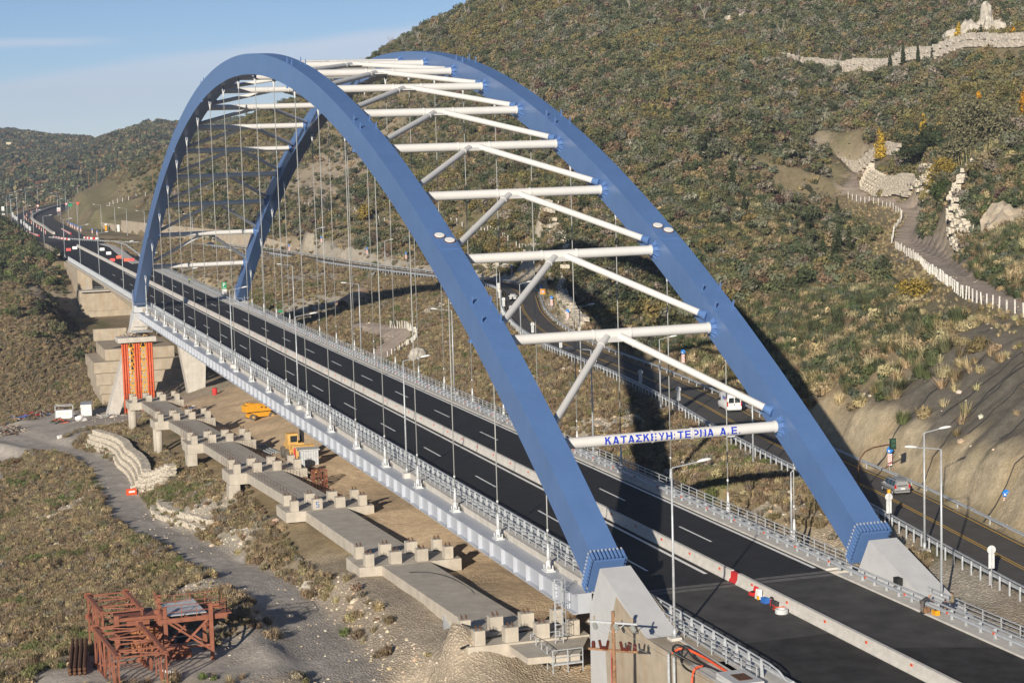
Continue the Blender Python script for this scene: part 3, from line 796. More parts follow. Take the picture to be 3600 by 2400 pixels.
def pick_tint(r, n, pal, w, jit=.16):
    pal = np.array(pal); c = pal[r.choice(len(pal), n, p=np.array(w) / sum(w))]
    return np.clip(c * r.uniform(1 - jit, 1 + jit, (n, 1)) * r.uniform(.93, 1.07, (n, 3)), .005, 1)


OLIVE = (.125, .125, .062); DKGREEN = (.066, .080, .040); GREY_GREEN = (.145, .150, .100); OCHRE = (.185, .16, .070); RUSSET = (.175, .12, .075); BROWN = (.215, .165, .098); TAN = (.37, .295, .165); STRAW = (.45, .375, .215); GREEN = (.115, .145, .05); PLUM = (.11, .075, .06); GREYBUSH = (.22, .195, .15)

# trench of ground that stays bare
def bare(P, Z):
    return np.maximum.reduce([Z['track'], Z['sand'], Z['bench'], Z['rock'], sstep(5.6, 4.9, np.abs(Z['rs']))])


def near_deck(P):
    x, y = P[:, 0], P[:, 1]
    return ((y < 13.8) & (y > -13.6) & (x < 640)) | ((x > 640) & (line_dist(x, y, HIGHWAY)[0] < 14.5))


def trestle_clear(P):
    x, y = P[:, 0], P[:, 1]
    return (x < 245) & (x > -4) & (y > 10) & (y < np.where(x > 95, 20.5, 22.6))


def front_of(P, line, near, back=0.0):
    d, _ = line_dist(P[:, 0], P[:, 1], line)
    return (d < near) & (P[:, 1] > np.interp(P[:, 0], line[:, 0], line[:, 1]) - back)


WALLS = [spline(l, 4) for l in ([(350, -268.5), (378, -263), (408, -258), (436, -253.5), (462, -248), (488, -245)], [(350, -217), (366, -216.5), (384, -214)], [(256, -171), (280, -174), (300, -180), (334, -192), (346, -199)], [(176, -129.5), (196, -139), (204, -144)], [(398, -282), (410, -278)])]


def keep_view(P):
    """ground kept low so that the walls and the upper road stand clear"""
    k = front_of(P, BENCH, 9, 3.5)
    for l, w in zip(WALLS, (9, 9, 7, 7, 14)): k |= front_of(P, l, w, 2.5)
    return k


# the big hillside
P, r = sample(150000, 150, 960, -430, -48, 11)
Z = zones(P[:, 0], P[:, 1], P[:, 2])
big = fbm(P[:, 0] / 38, P[:, 1] / 38, 81)
high = sstep(20, 34, P[:, 2]) * sstep(-105, -150, P[:, 1] + (P[:, 0] - 330) * .12)
dens = np.clip(.55 + .45 * big + .5 * high, .1, 1) * (1 - bare(P, Z)) * (1 - .85 * Z['scree']) * (1 - .9 * Z['white']) * (1 - .8 * Z['net']) * (Z['rs'] > 6)
low = (P[:, 1] > -105) & (P[:, 0] > 380); dens *= np.where(low, .45, 1) * ~keep_view(P)
D = np.hypot(P[:, 0] - CX, P[:, 1] - CY); dens *= .62
k = r.uniform(0, 1, len(P)) < dens; P = P[k]; big = big[k]; high = high[k]; n = len(P)
kind = r.uniform(0, 1, n); idx = np.where(kind < .42 + .2 * high, np.array(TREE)[r.integers(0, 4, n)], np.array(SHRUB)[r.integers(0, 4, n)])
scl = np.where(kind < .42 + .2 * high, r.uniform(.75, 1.5, n), r.uniform(.9, 2.1, n)) * np.where(high > .5, 1.12, .9)
t1 = pick_tint(r, n, [OLIVE, DKGREEN, GREY_GREEN, OCHRE, RUSSET, BROWN, GREYBUSH, PLUM], [6, 4.5, 4.2, 1.1, .35, 2.2, 1.6, .3])
cl = fbm(P[:, 0] / 55, P[:, 1] / 55, 83)
t1 = np.where((cl > .22)[:, None] & (r.uniform(0, 1, n) < .6)[:, None], pick_tint(r, n, [(.19, .16, .06), (.165, .145, .065)], [1, 2]), t1)
scatter("hillside_scrub", P, idx, scl, t1, 3, "dense olive, ochre and dark green scrub covering the hillside")

# low plants between the bushes of the hill, and dry grass
P, r = sample(110000, 120, 900, -420, -40, 21)
Z = zones(P[:, 0], P[:, 1], P[:, 2])
dens = (.42 + .25 * fbm(P[:, 0] / 20, P[:, 1] / 20, 85)) * (1 - bare(P, Z)) * (1 - .6 * Z['scree']) * (Z['rs'] > 5.5)
k = r.uniform(0, 1, len(P)) < dens; P = P[k]; n = len(P)
idx = np.where(r.uniform(0, 1, n) < .5, np.array(TWIG)[r.integers(0, 3, n)], np.array(TUFT)[r.integers(0, 2, n)])
scatter("hillside_undergrowth", P, idx, r.uniform(.8, 1.7, n) * np.where(keep_view(P), .45, 1), pick_tint(r, n, [BROWN, TAN, GREYBUSH, OLIVE, RUSSET], [5, 4, 3, 2, .6]), 4, "brown undergrowth and dry grass on the hillside")

# green slope of broom between the old road and the bench road
P, r = sample(60000, 40, 330, -200, -38, 31)
Z = zones(P[:, 0], P[:, 1], P[:, 2])
dbe, _ = line_dist(P[:, 0], P[:, 1], BENCH)
inside = (P[:, 1] > np.interp(P[:, 0], BENCH[:, 0], BENCH[:, 1]) - 2) & (Z['rs'] > 7)
up = (P[:, 1] < np.interp(P[:, 0], BENCH[:, 0], BENCH[:, 1])) & (dbe < 95)
gmix = fbm(P[:, 0] / 14, P[:, 1] / 14, 87)
dens = (inside | up) * (1 - bare(P, Z)) * (1 - .9 * Z['net']) * np.where(gmix > -.12, .42, .10) * ~keep_view(P)
k = r.uniform(0, 1, len(P)) < dens; P = P[k]; n = len(P)
q = r.uniform(0, 1, n)
idx = np.where(q < .62, np.array(BROOM)[r.integers(0, 2, n)], np.array(SHRUB)[r.integers(0, 4, n)])
scatter("broom_scrub", P, idx, r.uniform(.7, 1.35, n), pick_tint(r, n, [DKGREEN, (.085, .105, .045), (.10, .115, .075), OLIVE, BROWN], [4, 4, 3, 2, .7]), 5, "dark green broom bushes on the slope above the old road")
P, r = sample(90000, 20, 340, -200, -36, 33)
Z = zones(P[:, 0], P[:, 1], P[:, 2])
gmix = fbm(P[:, 0] / 14, P[:, 1] / 14, 87); dbe, _ = line_dist(P[:, 0], P[:, 1], BENCH)
dens = (Z['rs'] > 6.2) * (dbe < 90) * (1 - bare(P, Z)) * np.where(gmix < .02, .5, .16) * (1 - .72 * Z['net'])
k = r.uniform(0, 1, len(P)) < dens; P = P[k]; n = len(P)
idx = np.where(r.uniform(0, 1, n) < .75, np.array(TUFT)[r.integers(0, 2, n)], np.array(TWIG)[r.integers(0, 3, n)])
scatter("dry_grass", P, idx, r.uniform(.8, 1.9, n) * np.where(keep_view(P), .45, 1), pick_tint(r, n, [TAN, STRAW, BROWN, (.2, .17, .08)], [5, 3, 2, 2]), 6, "tan dry grass tussocks on the cut slope")

# slopes around the bridge: brown low bushes and grass
P, r = sample(240000, 0, 640, -82, 62, 41)
Z = zones(P[:, 0], P[:, 1], P[:, 2])
cl = fbm(P[:, 0] / 11, P[:, 1] / 11, 91)
D = np.hypot(P[:, 0] - CX, P[:, 1] - CY)
dens = np.clip(.8 + .5 * cl, .08, 1) * (1 - bare(P, Z)) * (1 - .88 * Z['gravel']) * (1 - .8 * Z['white']) * (1 - .8 * Z['scree']) * (Z['rs'] < -5.3) * ~near_deck(P) * ~trestle_clear(P)
dens *= np.clip(1.25 - D / 900, .5, 1)
k = r.uniform(0, 1, len(P)) < dens; P = P[k]; cl = cl[k]; n = len(P)
q = r.uniform(0, 1, n)
idx = np.where(q < .50, np.array(TWIG)[r.integers(0, 3, n)], np.where(q < .86, np.array(TUFT)[r.integers(0, 2, n)], np.array(SHRUB)[r.integers(0, 4, n)]))
scl = np.where(q < .5, r.uniform(.45, 1.0, n), np.where(q < .86, r.uniform(.6, 1.15, n), r.uniform(.35, .8, n)))
t1 = pick_tint(r, n, [BROWN, (.26, .20, .125), TAN, GREYBUSH, (.17, .155, .075), RUSSET], [6, 6, 4, 2, 1.2, .3])
gr = fbm(P[:, 0] / 9, P[:, 1] / 9, 95) > .3
t1 = np.where(gr[:, None] & (r.uniform(0, 1, n) < .55)[:, None], pick_tint(r, n, [GREEN, (.165, .165, .07)], [1, 1.3]), t1)
scatter("slope_scrub", P, idx, scl, t1, 7, "brown low bushes and grass on the slopes beside the bridge")

# scrub of the left bank by the motorway
P, r = sample(30000, 380, 900, 13, 75, 51)
Z = zones(P[:, 0], P[:, 1], P[:, 2])
dens = .15 * (1 - bare(P, Z)) * ~near_deck(P) * np.where(P[:, 0] < 470, .12, 1)
k = r.uniform(0, 1, len(P)) < dens; P = P[k]; n = len(P)
scatter("bank_scrub", P, np.array(SHRUB + TREE)[r.integers(0, 8, n)], r.uniform(.8, 1.5, n), pick_tint(r, n, [OLIVE, DKGREEN, GREEN, BROWN], [4, 4, 2, 2]), 8, "green bushes on the bank left of the motorway")

# woods on the far hills
r = np.random.default_rng(61); nfar = 52000
az = np.radians(r.uniform(-13.5, 1.2, nfar)); Dd = 1060 + 2150 * r.uniform(0, 1, nfar) ** .8
P = np.stack([CX + Dd * np.cos(az), CY + Dd * np.sin(az), np.zeros(nfar)], 1); P[:, 2] = far_z(P[:, 0], P[:, 1]) - .5
cl = fbm(P[:, 0] / 120, P[:, 1] / 120, 97)
k = in_view(P) & (r.uniform(0, 1, nfar) < np.clip(.72 + .6 * cl, .12, 1)); P = P[k]; cl = cl[k]; n = len(P)
t1 = pick_tint(r, n, [DKGREEN, OLIVE, (.05, .06, .045), BROWN, (.15, .09, .05), OCHRE], [5, 4, 3, 2.4, 1.6, .6])
scatter("far_woods", P, np.array(FARW)[r.integers(0, 3, n)], r.uniform(2.6, 5.4, n) * np.where(cl > .2, 1.2, .85), t1, 9, "woods covering the hills in the distance")

# loose stones
P, r = sample(190000, 0, 340, -100, 60, 71)
Z = zones(P[:, 0], P[:, 1], P[:, 2]); D = np.hypot(P[:, 0] - CX, P[:, 1] - CY)
dens = np.clip(Z['gravel'] * .5 + Z['white'] * .75 + Z['scree'] * .3 + .012, 0, 1) * (1 - Z['track'] * .9) * (1 - Z['sand'] * .95) * (np.abs(Z['rs']) > 5.2) * ~near_deck(P) * ~trestle_clear(P)
k = r.uniform(0, 1, len(P)) < dens; P = P[k]; n = len(P)
scatter("loose_stones", P, np.array(STONE)[r.integers(0, 3, n)], r.uniform(.12, .42, n) * np.where(r.uniform(0, 1, n) < .05, 2.6, 1), pick_tint(r, n, [(.55, .47, .35), (.46, .37, .26), (.62, .56, .47)], [3, 3, 2]), 10, "pale loose stones and rubble on the banks")

# ------------------------------------------------------------------ roads
YA, YB, YM = 11.43, -12.53, -1.0
mb = MB(); mb.strip([(x, 0, 0) for x in (0.45, 100, 200, 299.4)], [(8.0, 0), (-9.75, 0)]); deck_road = mb.build("road", M['asphalt_new']); tag(deck_road, "fresh black asphalt carriageways of the arch bridge", kind='structure')
mb = MB(); mb.strip([(x, 0, 0) for x in (-75, -40, -0.45)], [(8.0, 0), (-9.75, 0)]); r2 = mb.build("road", M['asphalt_base']); tag(r2, "dusty grey asphalt on the near approach to the bridge", kind='structure')
mb = MB(); mb.strip([(-75, 0, .004), (-17.2, 0, .004)], [(8.0, 0), (-.55, 0)]); mb.add([(-75, -1.45, .004), (-22, -1.45, .004), (-25.5, -9.75, .004), (-75, -9.75, .004)], [(0, 3, 2, 1)])
M['asphalt_patch'] = mat("older binder asphalt", (0.048, 0.046, 0.045), 0.9, 0, .3, .5, bump=.3, bscale=10, spec=.2)
mb.build("patch", M['asphalt_patch'], r2)
# beyond the bridge: viaduct, junction plaza and the curving motorway
mb = MB(); mb.strip([(300.6, 0, 0), (400, 0, 0), (470, 0, 0)], [(8.0, 0), (-9.75, 0)])
mb.add([(470, 8, 0), (620, 9.5, 0), (650, 8, 0), (650, -22, 0), (610, -25, 0), (560, -20, 0), (520, -14.5, 0), (480, -10.4, 0), (470, -9.75, 0)], [tuple(range(9))])
r3 = mb.build("road", M['asphalt_new']); tag(r3, "black asphalt carriageway on the far approach viaduct", kind='structure')
HW = HIGHWAY[HIGHWAY[:, 0] > 0]; HWL = [tuple(p) for p in HIGHWAY if p[0] > 636 or p[1] < -5]
M['asphalt_grey'] = mat("grey motorway asphalt", (0.075, 0.073, 0.072), .9, 0, .12, .2, spec=.2)
mb = MB(); mb.strip([(p[0], p[1], p[2] + .004) for p in HWL], [(10.5, 0), (-11.0, 0)]); r4 = mb.build("road", M['asphalt_grey']); tag(r4, "grey motorway curving out of sight beyond the bridge", kind='structure')
mb = MB(); mb.strip([(p[0], p[1], 0.0) for p in OLD_ROAD], [(3.95, 0), (-3.95, 0)]); r5 = mb.build("road", M['asphalt_old']); tag(r5, "old two lane road with yellow lines along the foot of the hill", kind='structure')
mb = MB()
for o in (-3.55, 3.55): mb.strip([(p[0], p[1], .005) for p in OLD_ROAD], [(o + .09, 0), (o - .09, 0)])
mb.build("edge_line", M['paint_y'], r5)
mb = MB()
for o in (-.16, .16): mb.strip([(p[0], p[1], .005) for p in OLD_ROAD], [(o + .07, 0), (o - .07, 0)])
mb.build("centre_line", M['paint_y'], r5)
# markings of the bridge
mb = MB()
mb.strip([(4.2, 0, .005), (150, 0, .005), (430, 0, .005)], [(.20, 0), (-.15, 0)]); mb.build("edge_line", M['paint_w'], deck_road)
mb = MB(); mb.strip([(2.2, -9.3, .005), (480, -9.3, .005)], [(.18, 0), (-.18, 0)]); mb.build("edge_line", M['paint_w'], deck_road)
mb = MB(); mb.strip([(4.2, -1.95, .005), (430, -1.95, .005)], [(.11, 0), (-.11, 0)]); mb.build("edge_line", M['paint_w'], deck_road)
mb = MB(); mb.strip([(4.2, 7.55, .005), (470, 7.55, .005)], [(.11, 0), (-.11, 0)]); mb.build("edge_line", M['paint_w'], deck_road)
dash = MB().strip([(0, 0, 0), (7.5, 0, 0)], [(.11, 0), (-.11, 0)]).mesh("dash", M['paint_w'])
for k in range(0, 24):
    for y, x0 in ((4.17, 7.3), (-5.6, 15.6)):
        x = x0 + 21.65 * k
        if x < 440: inst("dash", dash, deck_road, (x, y, .006))
for i in range(26):
    p = HWL[min(len(HWL) - 2, 2 + i * 2)]; q = HWL[min(len(HWL) - 1, 3 + i * 2)]
    if i * 2 + 3 < len(HWL):
        d = Vector((q[0] - p[0], q[1] - p[1], 0)).normalized(); n = Vector((-d.y, d.x, 0))
        for o in (-5.6,):
            mbx = MB(); mbx.bar(Vector(p) + n * o + Vector((0, 0, .012)), Vector(p) + n * o + d * 4 + Vector((0, 0, .012)), .16, .004); mbx.build("dash", M['paint_w'], r4)
# expansion joints
M['joint'] = mat("dusty joint concrete", (.15, .145, .135), .9, 0, .25, 1.2)
for xj in (0, 300):
    mb = MB(); mb.box(xj - .9, xj + .9, -9.75, 8.0, -.1, .004); j = mb.build("expansion_joint", M['joint']); tag(j, "grey expansion joint across the road at the %s end of the bridge" % ("near" if xj == 0 else "far"), "expansion joint", "expansion joints of the arch span")
    mb = MB(); mb.box(xj - .12, xj + .12, -9.75, 8.0, .004, .012); mb.build("rubber_strip", M['rubber'], j)

# ------------------------------------------------------------------ the arch bridge
bridge = thing("arch_bridge", "blue twin arch road bridge with white cross struts and hanger cables over the valley", "bridge", (0, 0, 0))
KX = .00205


def zc(x): return 49.6 - KX * (x - 150.0) ** 2
def slope(x): return -2 * KX * (x - 150.0)


HD = 1.53; HWID = 1.2
XS = [-1.75] + list(np.linspace(2, 298, 75)) + [301.75]


def rib_mesh(yc):
    mb = MB(); rows = []
    for x in XS:
        th = math.atan(slope(x)); nx, nz = -math.sin(th), math.cos(th); c = zc(x); e = HD
        for (a, b) in ((1, -1), (1, 1), (-1, 1), (-1, -1)):
            rows.append((x + nx * e * a, yc + HWID * b, c + nz * e * a))
    n = len(XS); fs = []
    for i in range(n - 1):
        for k in range(4): fs.append((i * 4 + k, i * 4 + (k + 1) % 4, (i + 1) * 4 + (k + 1) % 4, (i + 1) * 4 + k))
    fs += [(0, 1, 2, 3), tuple((n - 1) * 4 + k for k in (3, 2, 1, 0))]
    return mb.add(rows, fs)


def on_rib(x, y, side=1, lift=0.0):
    """point on the rib's top (side=1) or soffit (side=-1)"""
    th = math.atan(slope(x)); return Vector((x - math.sin(th) * (HD + lift) * side, y, zc(x) + math.cos(th) * (HD + lift) * side)), th


STATIONS = [12.5 + 14.51 * i for i in range(20)]
lug_mb = MB(); lug_mb.prism([(-.42, -.05), (.42, -.05), (.3, .35), (.2, .95), (.08, 1.2), (-.08, 1.2), (-.2, .95), (-.3, .35)], 'y', -.06, .06); lug_mb.box(-.45, .45, -.22, .22, -.02, .08); lug_me = lug_mb.mesh("lifting_lug", M['blue'])
seam_me = MB().box(-.06, .06, -HWID - .004, HWID + .004, -HD - .004, HD + .004).mesh("segment_seam", M['blue'])
ribs = []
for yc, nm in ((YA, "arch rib on the near side of the deck"), (YB, "arch rib on the hill side of the deck")):
    rib = rib_mesh(yc).build("arch_rib", M['blue'], bridge); rib['label'] = nm; ribs.append(rib)
    smooth_angle(rib, 30)
    for x in (28.0, 31.0, 73.5, 76.5, 111.0, 114.0, 186, 189, 223.5, 226.5, 269, 272):
        for s in (-.95, .95):
            p, th = on_rib(x, yc + s); inst("lifting_lug", lug_me, rib, p, (0, -th, 0), .62)
    for x in (29.5, 75, 112.5, 187.5, 225, 270.5):
        p = Vector((x, yc, zc(x))); inst("segment_seam", seam_me, rib, p, (0, -math.atan(slope(x)), 0), (3.2, 1, 1))
        for s in (-1.25, 1.25):
            p, th = on_rib(x, yc + s, -1); mbx = MB().box(-.25, .25, -.1, .1, -.28, .05); mbx.build("bracket", M['blue'], rib, loc=p)
    # end plate with clamped bolts
    for xe, sg in ((-1.75, 1), (301.75, -1)):
        th = math.atan(slope(xe)); t = Vector((math.cos(th), 0, math.sin(th))) * sg; n = Vector((-math.sin(th), 0, math.cos(th)))
        c = Vector((xe, yc, zc(xe)))
        mbp = MB(); a = c - t * .02
        hw, hd = HWID + .12, HD + .14
        pts = []
        for q in (a - t * .12, a + t * .02):
            pts += [q - n * hd + Vector((0, -hw, 0)), q - n * hd + Vector((0, hw, 0)), q + n * hd + Vector((0, hw, 0)), q + n * hd + Vector((0, -hw, 0))]
        mbp.hexa(pts); plate = mbp.build("end_plate", M['blue'], rib)
        mbb = MB(); cap = MB()
        for k in range(9):
            f = -1 + 2 * k / 8
            for q in (c + n * (HD + .3) + Vector((0, f * HWID * 1.1, 0)), c - n * (HD + .3) + Vector((0, f * HWID * 1.1, 0)), c + n * f * (HD + .05) + Vector((0, HWID + .28, 0)), c + n * f * (HD + .05) - Vector((0, HWID + .28, 0))):
                mbb.tube(q, q + t * .75, .12, 6); cap.tube(q + t * .75, q + t * 1.0, .075, 6)
                pass
        bo = mbb.build("anchor_sleeves", M['blue'], rib); cap.build("anchor_bolts", M['galv'], rib)['kind'] = 'stuff'; bo['kind'] = 'stuff'
    # inspection hatch with two round covers
    for xh in (43.0,):
        p, th = on_rib(xh, yc, 1, .02)
        mbh = MB(); mbh.box(-2.3, 2.3, -.95, .95, -.03, .05); hatch = mbh.build("hatch_plate", M['blue'], rib, loc=p); hatch.rotation_euler = (0, -th, 0)
        for dx, dy in ((-.55, -.42), (.62, .35)):
            c2 = MB(); c2.lathe([(.52, .05), (.52, .16), (.5, .18), (0.01, .18)], seg=20); c2m = c2.build("hatch_cover", M['white'], hatch, loc=(dx, dy, 0))
            c3 = MB(); c3.lathe([(.60, .05), (.60, .12), (.53, .13), (.53, .05)], seg=20); c3.build("hatch_ring", M['rust'], hatch, loc=(dx, dy, 0))

# struts, collars, gussets, K braces
yin_a, yin_b = YA - HWID, YB + HWID
ymid = (YA + YB) / 2
strut_me = MB().tube((0, yin_b + .62, 0), (0, yin_a - .62, 0), .5, 24).mesh("strut", M['white_tube'], True)
collar_me = MB().tube((0, -.07, 0), (0, .07, 0), .56, 24).mesh("collar", M['white_tube'])
stub_me = MB(); stub_me.tube((0, 0, 0), (0, .66, 0), .58, 20, .48)
for k in range(8):
    t = k * math.pi / 4; c, s = math.cos(t), math.sin(t)
    stub_me.prism([(0, .4), (.0, 1.05), (.62, .52), (.62, .4)], 'z', -.03, .03)
    vs = stub_me.v[-8:]
    stub_me.v[-8:] = [((v[1]) * c - v[2] * s, v[0], (v[1]) * s + v[2] * c) for v in vs]
stub_me = stub_me.mesh("strut_socket", M['blue'])
gus_mb = MB(); gus_mb.prism([(-1.9, -.02), (1.9, -.02), (1.55, .62), (-1.55, .62)], 'z', -.05, .05)   # (x->y along strut)
for i, x in enumerate(STATIONS):
    z = zc(x) - .05
    st = inst("strut", strut_me, bridge, (x, 0, z))
    for o in (-1.9, 1.9): inst("collar", collar_me, st, (0, ymid + o, 0))
    for yy in (yin_b + .62, yin_a - .62): inst("collar", collar_me, st, (0, yy, 0))
    inst("strut_socket", stub_me, st, (0, yin_b - .05, 0)); inst("strut_socket", stub_me, st, (0, yin_a + .05, 0), (math.pi, 0, 0))
    # brace from the middle of this strut down to the ribs at the next station towards the springing
    j = i - 1 if i < 10 else i + 1
    if 0 <= j < 20:
        xj = STATIONS[j]; zj = zc(xj) + .35; dirx = 1 if xj > x else -1
        xe = xj - dirx * 1.8; ze = zc(xe)
        for s, yw in ((1, yin_a), (-1, yin_b)):
            a = Vector((x + dirx * .55, ymid + s * .75, z - abs(slope(x)) * .5)); b = Vector((xe, yw + s * .1, ze))
            d = (b - a).normalized(); L = (b - a).length
            br = MB().tube(a - d * .1, b - d * .95, .35, 18).build("brace", M['white_tube'], bridge, smooth=True); smooth_angle(br, 50)
            MB().tube(a + d * 1.6, a + d * 1.74, .40, 18).build("collar", M['white_tube'], br)
            MB().tube(b - d * .95, b, .34, 14, .55).build("brace_socket", M['blue'], br)
        g = MB(); gx0 = Vector((x, ymid, z)); dn = (Vector((xe, ymid, ze)) - gx0).normalized()
        pts = [gx0 + Vector((0, -1.85, 0)), gx0 + Vector((0, 1.85, 0)), gx0 + dn * 1.35 + Vector((0, 1.75, 0)), gx0 + dn * 1.35 + Vector((0, -1.75, 0))]
        nn = Vector((-dn.z, 0, dn.x)) * .05
        g.hexa([p - nn for p in pts] + [p + nn for p in pts]); g.build("gusset", M['white_tube'], st).location = (-x, 0, -z)
for o in bridge.children:
    if o.name.startswith("strut"): smooth_angle(o, 50); break

# blue lettering wrapped on the first strut
LET = {'Κ': [[(0, 0), (.26, 0), (.26, 1), (0, 1)], [(.26, .42), (.26, .66), (.62, 1), (.98, 1)], [(.36, .58), (.52, .72), (1.02, 0), (.68, 0)]],
       'Α': [[(0, 0), (.25, 0), (.62, 1), (.36, 1)], [(.36, 1), (.66, 1), (1.0, 0), (.72, 0)], [(.2, .18), (.82, .18), (.76, .36), (.24, .36)]],
       'Τ': [[(.37, 0), (.63, 0), (.63, .8), (.37, .8)], [(0, .8), (1, .8), (1, 1), (0, 1)]],
       'Σ': [[(0, 0), (1, 0), (1, .2), (0, .2)], [(0, .8), (1, .8), (1, 1), (0, 1)], [(0, .2), (.34, .2), (.68, .5), (.42, .5)], [(.42, .5), (.68, .5), (.32, .8), (0, .8)]],
       'Ε': [[(0, 0), (.26, 0), (.26, 1), (0, 1)], [(.26, 0), (.95, 0), (.95, .2), (.26, .2)], [(.26, .41), (.85, .41), (.85, .6), (.26, .6)], [(.26, .8), (.93, .8), (.93, 1), (.26, 1)]],
       'Υ': [[(.37, 0), (.63, 0), (.63, .46), (.37, .46)], [(.37, .46), (.55, .46), (.3, 1), (0, 1)], [(.45, .46), (.63, .46), (1, 1), (.72, 1)]],
       'Η': [[(0, 0), (.27, 0), (.27, 1), (0, 1)], [(.73, 0), (1, 0), (1, 1), (.73, 1)], [(.27, .4), (.73, .4), (.73, .6), (.27, .6)]],
       ':': [[(.1, 0), (.38, 0), (.38, .24), (.1, .24)], [(.1, .5), (.38, .5), (.38, .74), (.1, .74)]],
       'Ρ': [[(0, 0), (.26, 0), (.26, 1), (0, 1)], [(.26, .8), (.8, .8), (.72, 1), (.26, 1)], [(.26, .32), (.72, .32), (.8, .52), (.26, .52)], [(.72, .32), (.98, .52), (.98, .82), (.72, 1)]],
       'Ν': [[(0, 0), (.26, 0), (.26, 1), (0, 1)], [(.74, 0), (1, 0), (1, 1), (.74, 1)], [(.26, 1), (.26, .62), (.74, 0), (.74, .4)]],
       '.': [[(.1, 0), (.36, 0), (.36, .24), (.1, .24)]]}
xs0 = STATIONS[0]; zs0 = zc(xs0) - .05; R0 = .514
strut0 = [o for o in bridge.children if o.name == "strut"][0]
text = "ΚΑΤΑΣΚΕΥΗ:ΤΕΡΝΑ Α.Ε."; adv = 0.0; spans = []
for ch in text:
    w = {':': .42, '.': .46, ' ': .50}.get(ch, .80); spans.append((ch, adv, w)); adv += w + (.17 if ch not in ':.' else .08)
y_left, y_right = 6.0, -7.3
fx = (y_left - y_right) / adv
for ch, a0, w in spans:
    if ch == ' ': continue
    mb = MB()
    for q in LET[ch]:
        # subdivide vertically so the letter hugs the tube
        (x0, v0), (x1, v1), (x2, v2), (x3, v3) = q
        for k in range(8):
            vs = []
            for t in (k / 8, (k + 1) / 8):
                if abs(v0 - v1) < 1e-6 or True:
                    L = (x0 + (x3 - x0) * t, v0 + (v3 - v0) * t); Rr = (x1 + (x2 - x1) * t, v1 + (v2 - v1) * t); vs.append((L, Rr))
            quad = [vs[0][0], vs[0][1], vs[1][1], vs[1][0]]; pts = []
            for (lx, lv) in quad:
                ang = math.radians(172) - math.radians(-42 + 82 * lv) ; th = math.radians(-36 + 80 * lv)
                y = y_left - (a0 + lx * w) * fx
                pts.append((-math.cos(th) * R0, y, math.sin(th) * R0))
            mb.add(pts, [(0, 1, 2, 3)])
    mb.build("letter", M['letter'], strut0)

# hangers
GT = -0.38
base_mb = MB(); base_mb.box(-.62, .62, -.45, .45, 0, .10); base_mb.box(-.48, .48, -.32, .32, .10, .26)
for sx in (-.42, .42):
    for sy in (-.26, .26): base_mb.tube((sx, sy, .2), (sx, sy, .55), .06, 6)
base_mb.tube((0, 0, .2), (0, 0, .95), .27, 10, .2); base_mb.bar((-.32, 0, .3), (-.06, 0, 1.0), .08, .3); base_mb.bar((.32, 0, .3), (.06, 0, 1.0), .08, .3)
base_me = base_mb.mesh("anchor_base", M['socket'])
cone_me = MB().tube((0, 0, .9), (0, 0, 2.45), .19, 10, .085).mesh("socket_cone", M['socket'], True)
fork_mb = MB(); fork_mb.tube((0, 0, -1.75), (0, 0, -.75), .075, 10, .2); fork_mb.box(-.14, .14, -.2, -.1, -.8, -.1); fork_mb.box(-.14, .14, .1, .2, -.8, -.1); fork_me = fork_mb.mesh("fork_socket", M['socket'])
eye_me = MB().prism([(-.35, .15), (.35, .15), (.2, -.55), (-.2, -.55)], 'y', -.06, .06).mesh("eye_plate", M['blue'])
ring_me = MB().tube((0, 0, 3.55), (0, 0, 3.75), .10, 10).mesh("clamp", M['socket'])
for yc in (YA, YB):
    for x in STATIONS:
        th = math.atan(slope(x)); zt = zc(x) - HD / math.cos(th)
        h = MB().tube((0, 0, .6), (0, 0, zt - GT - .9), .058, 8).build("hanger", M['cable'], bridge, smooth=True, loc=(x, yc, GT))
        inst("anchor_base", base_me, h); inst("socket_cone", cone_me, h); inst("clamp", ring_me, h)
        inst("fork_socket", fork_me, h, (0, 0, zt - GT)); inst("eye_plate", eye_me, h, (0, 0, zt - GT))

# edge girders with stiffeners
stiff_out = MB().prism([(.0, -1.55), (.36, -1.55), (.36, .0), (.0, .0)], 'x', -.03, .03).mesh("stiffener", M['girder'])
vent_me = MB().box(-.5, .5, 0, .06, -.02, .02).mesh("step", M['girder'])
for sg, yo in ((1, YA), (-1, YB)):
    mb = MB(); y0, y1 = yo - .88, yo + .97
    if sg < 0: y0, y1 = yo - .97, yo + .88
    yw = y1 - .42 if sg > 0 else y0 + .42; yi = y0 + .2 if sg > 0 else y1 - .2
    mb.box(3.5, 296.5, y0, y1, GT - .06, GT)
    mb.box(3.5, 296.5, min(yw, yi), max(yw, yi), GT - 1.62, GT - .06)
    mb.box(3.5, 296.5, y0, y1, GT - 1.70, GT - 1.62)
    gd = mb.build("edge_girder", M['girder'], bridge)
    k = 0; x = 5.3
    while x < 296:
        s = inst("stiffener", stiff_out, gd, (x, yw, GT - .065), (0, 0, 0 if sg > 0 else math.pi)); k += 1
        x += 3.63
    for k in range(20):
        inst("step", vent_me, gd, (STATIONS[k] + 1.2, yw, GT - 1.58), (0, 0, 0 if sg > 0 else math.pi))
# deck slab, cross beams
mb = MB(); mb.box(0.5, 299.5, -12.0, 10.45, -.42, -.02); slab = mb.build("deck_slab", M['conc'], bridge)
xb = MB().box(-.25, .25, YB + 1, YA - 1, -1.95, -.42).mesh("cross_beam", M['girder'])
for k in range(1, 82): inst("cross_beam", xb, bridge, (k * 3.63 + 1.0, 0, 0))
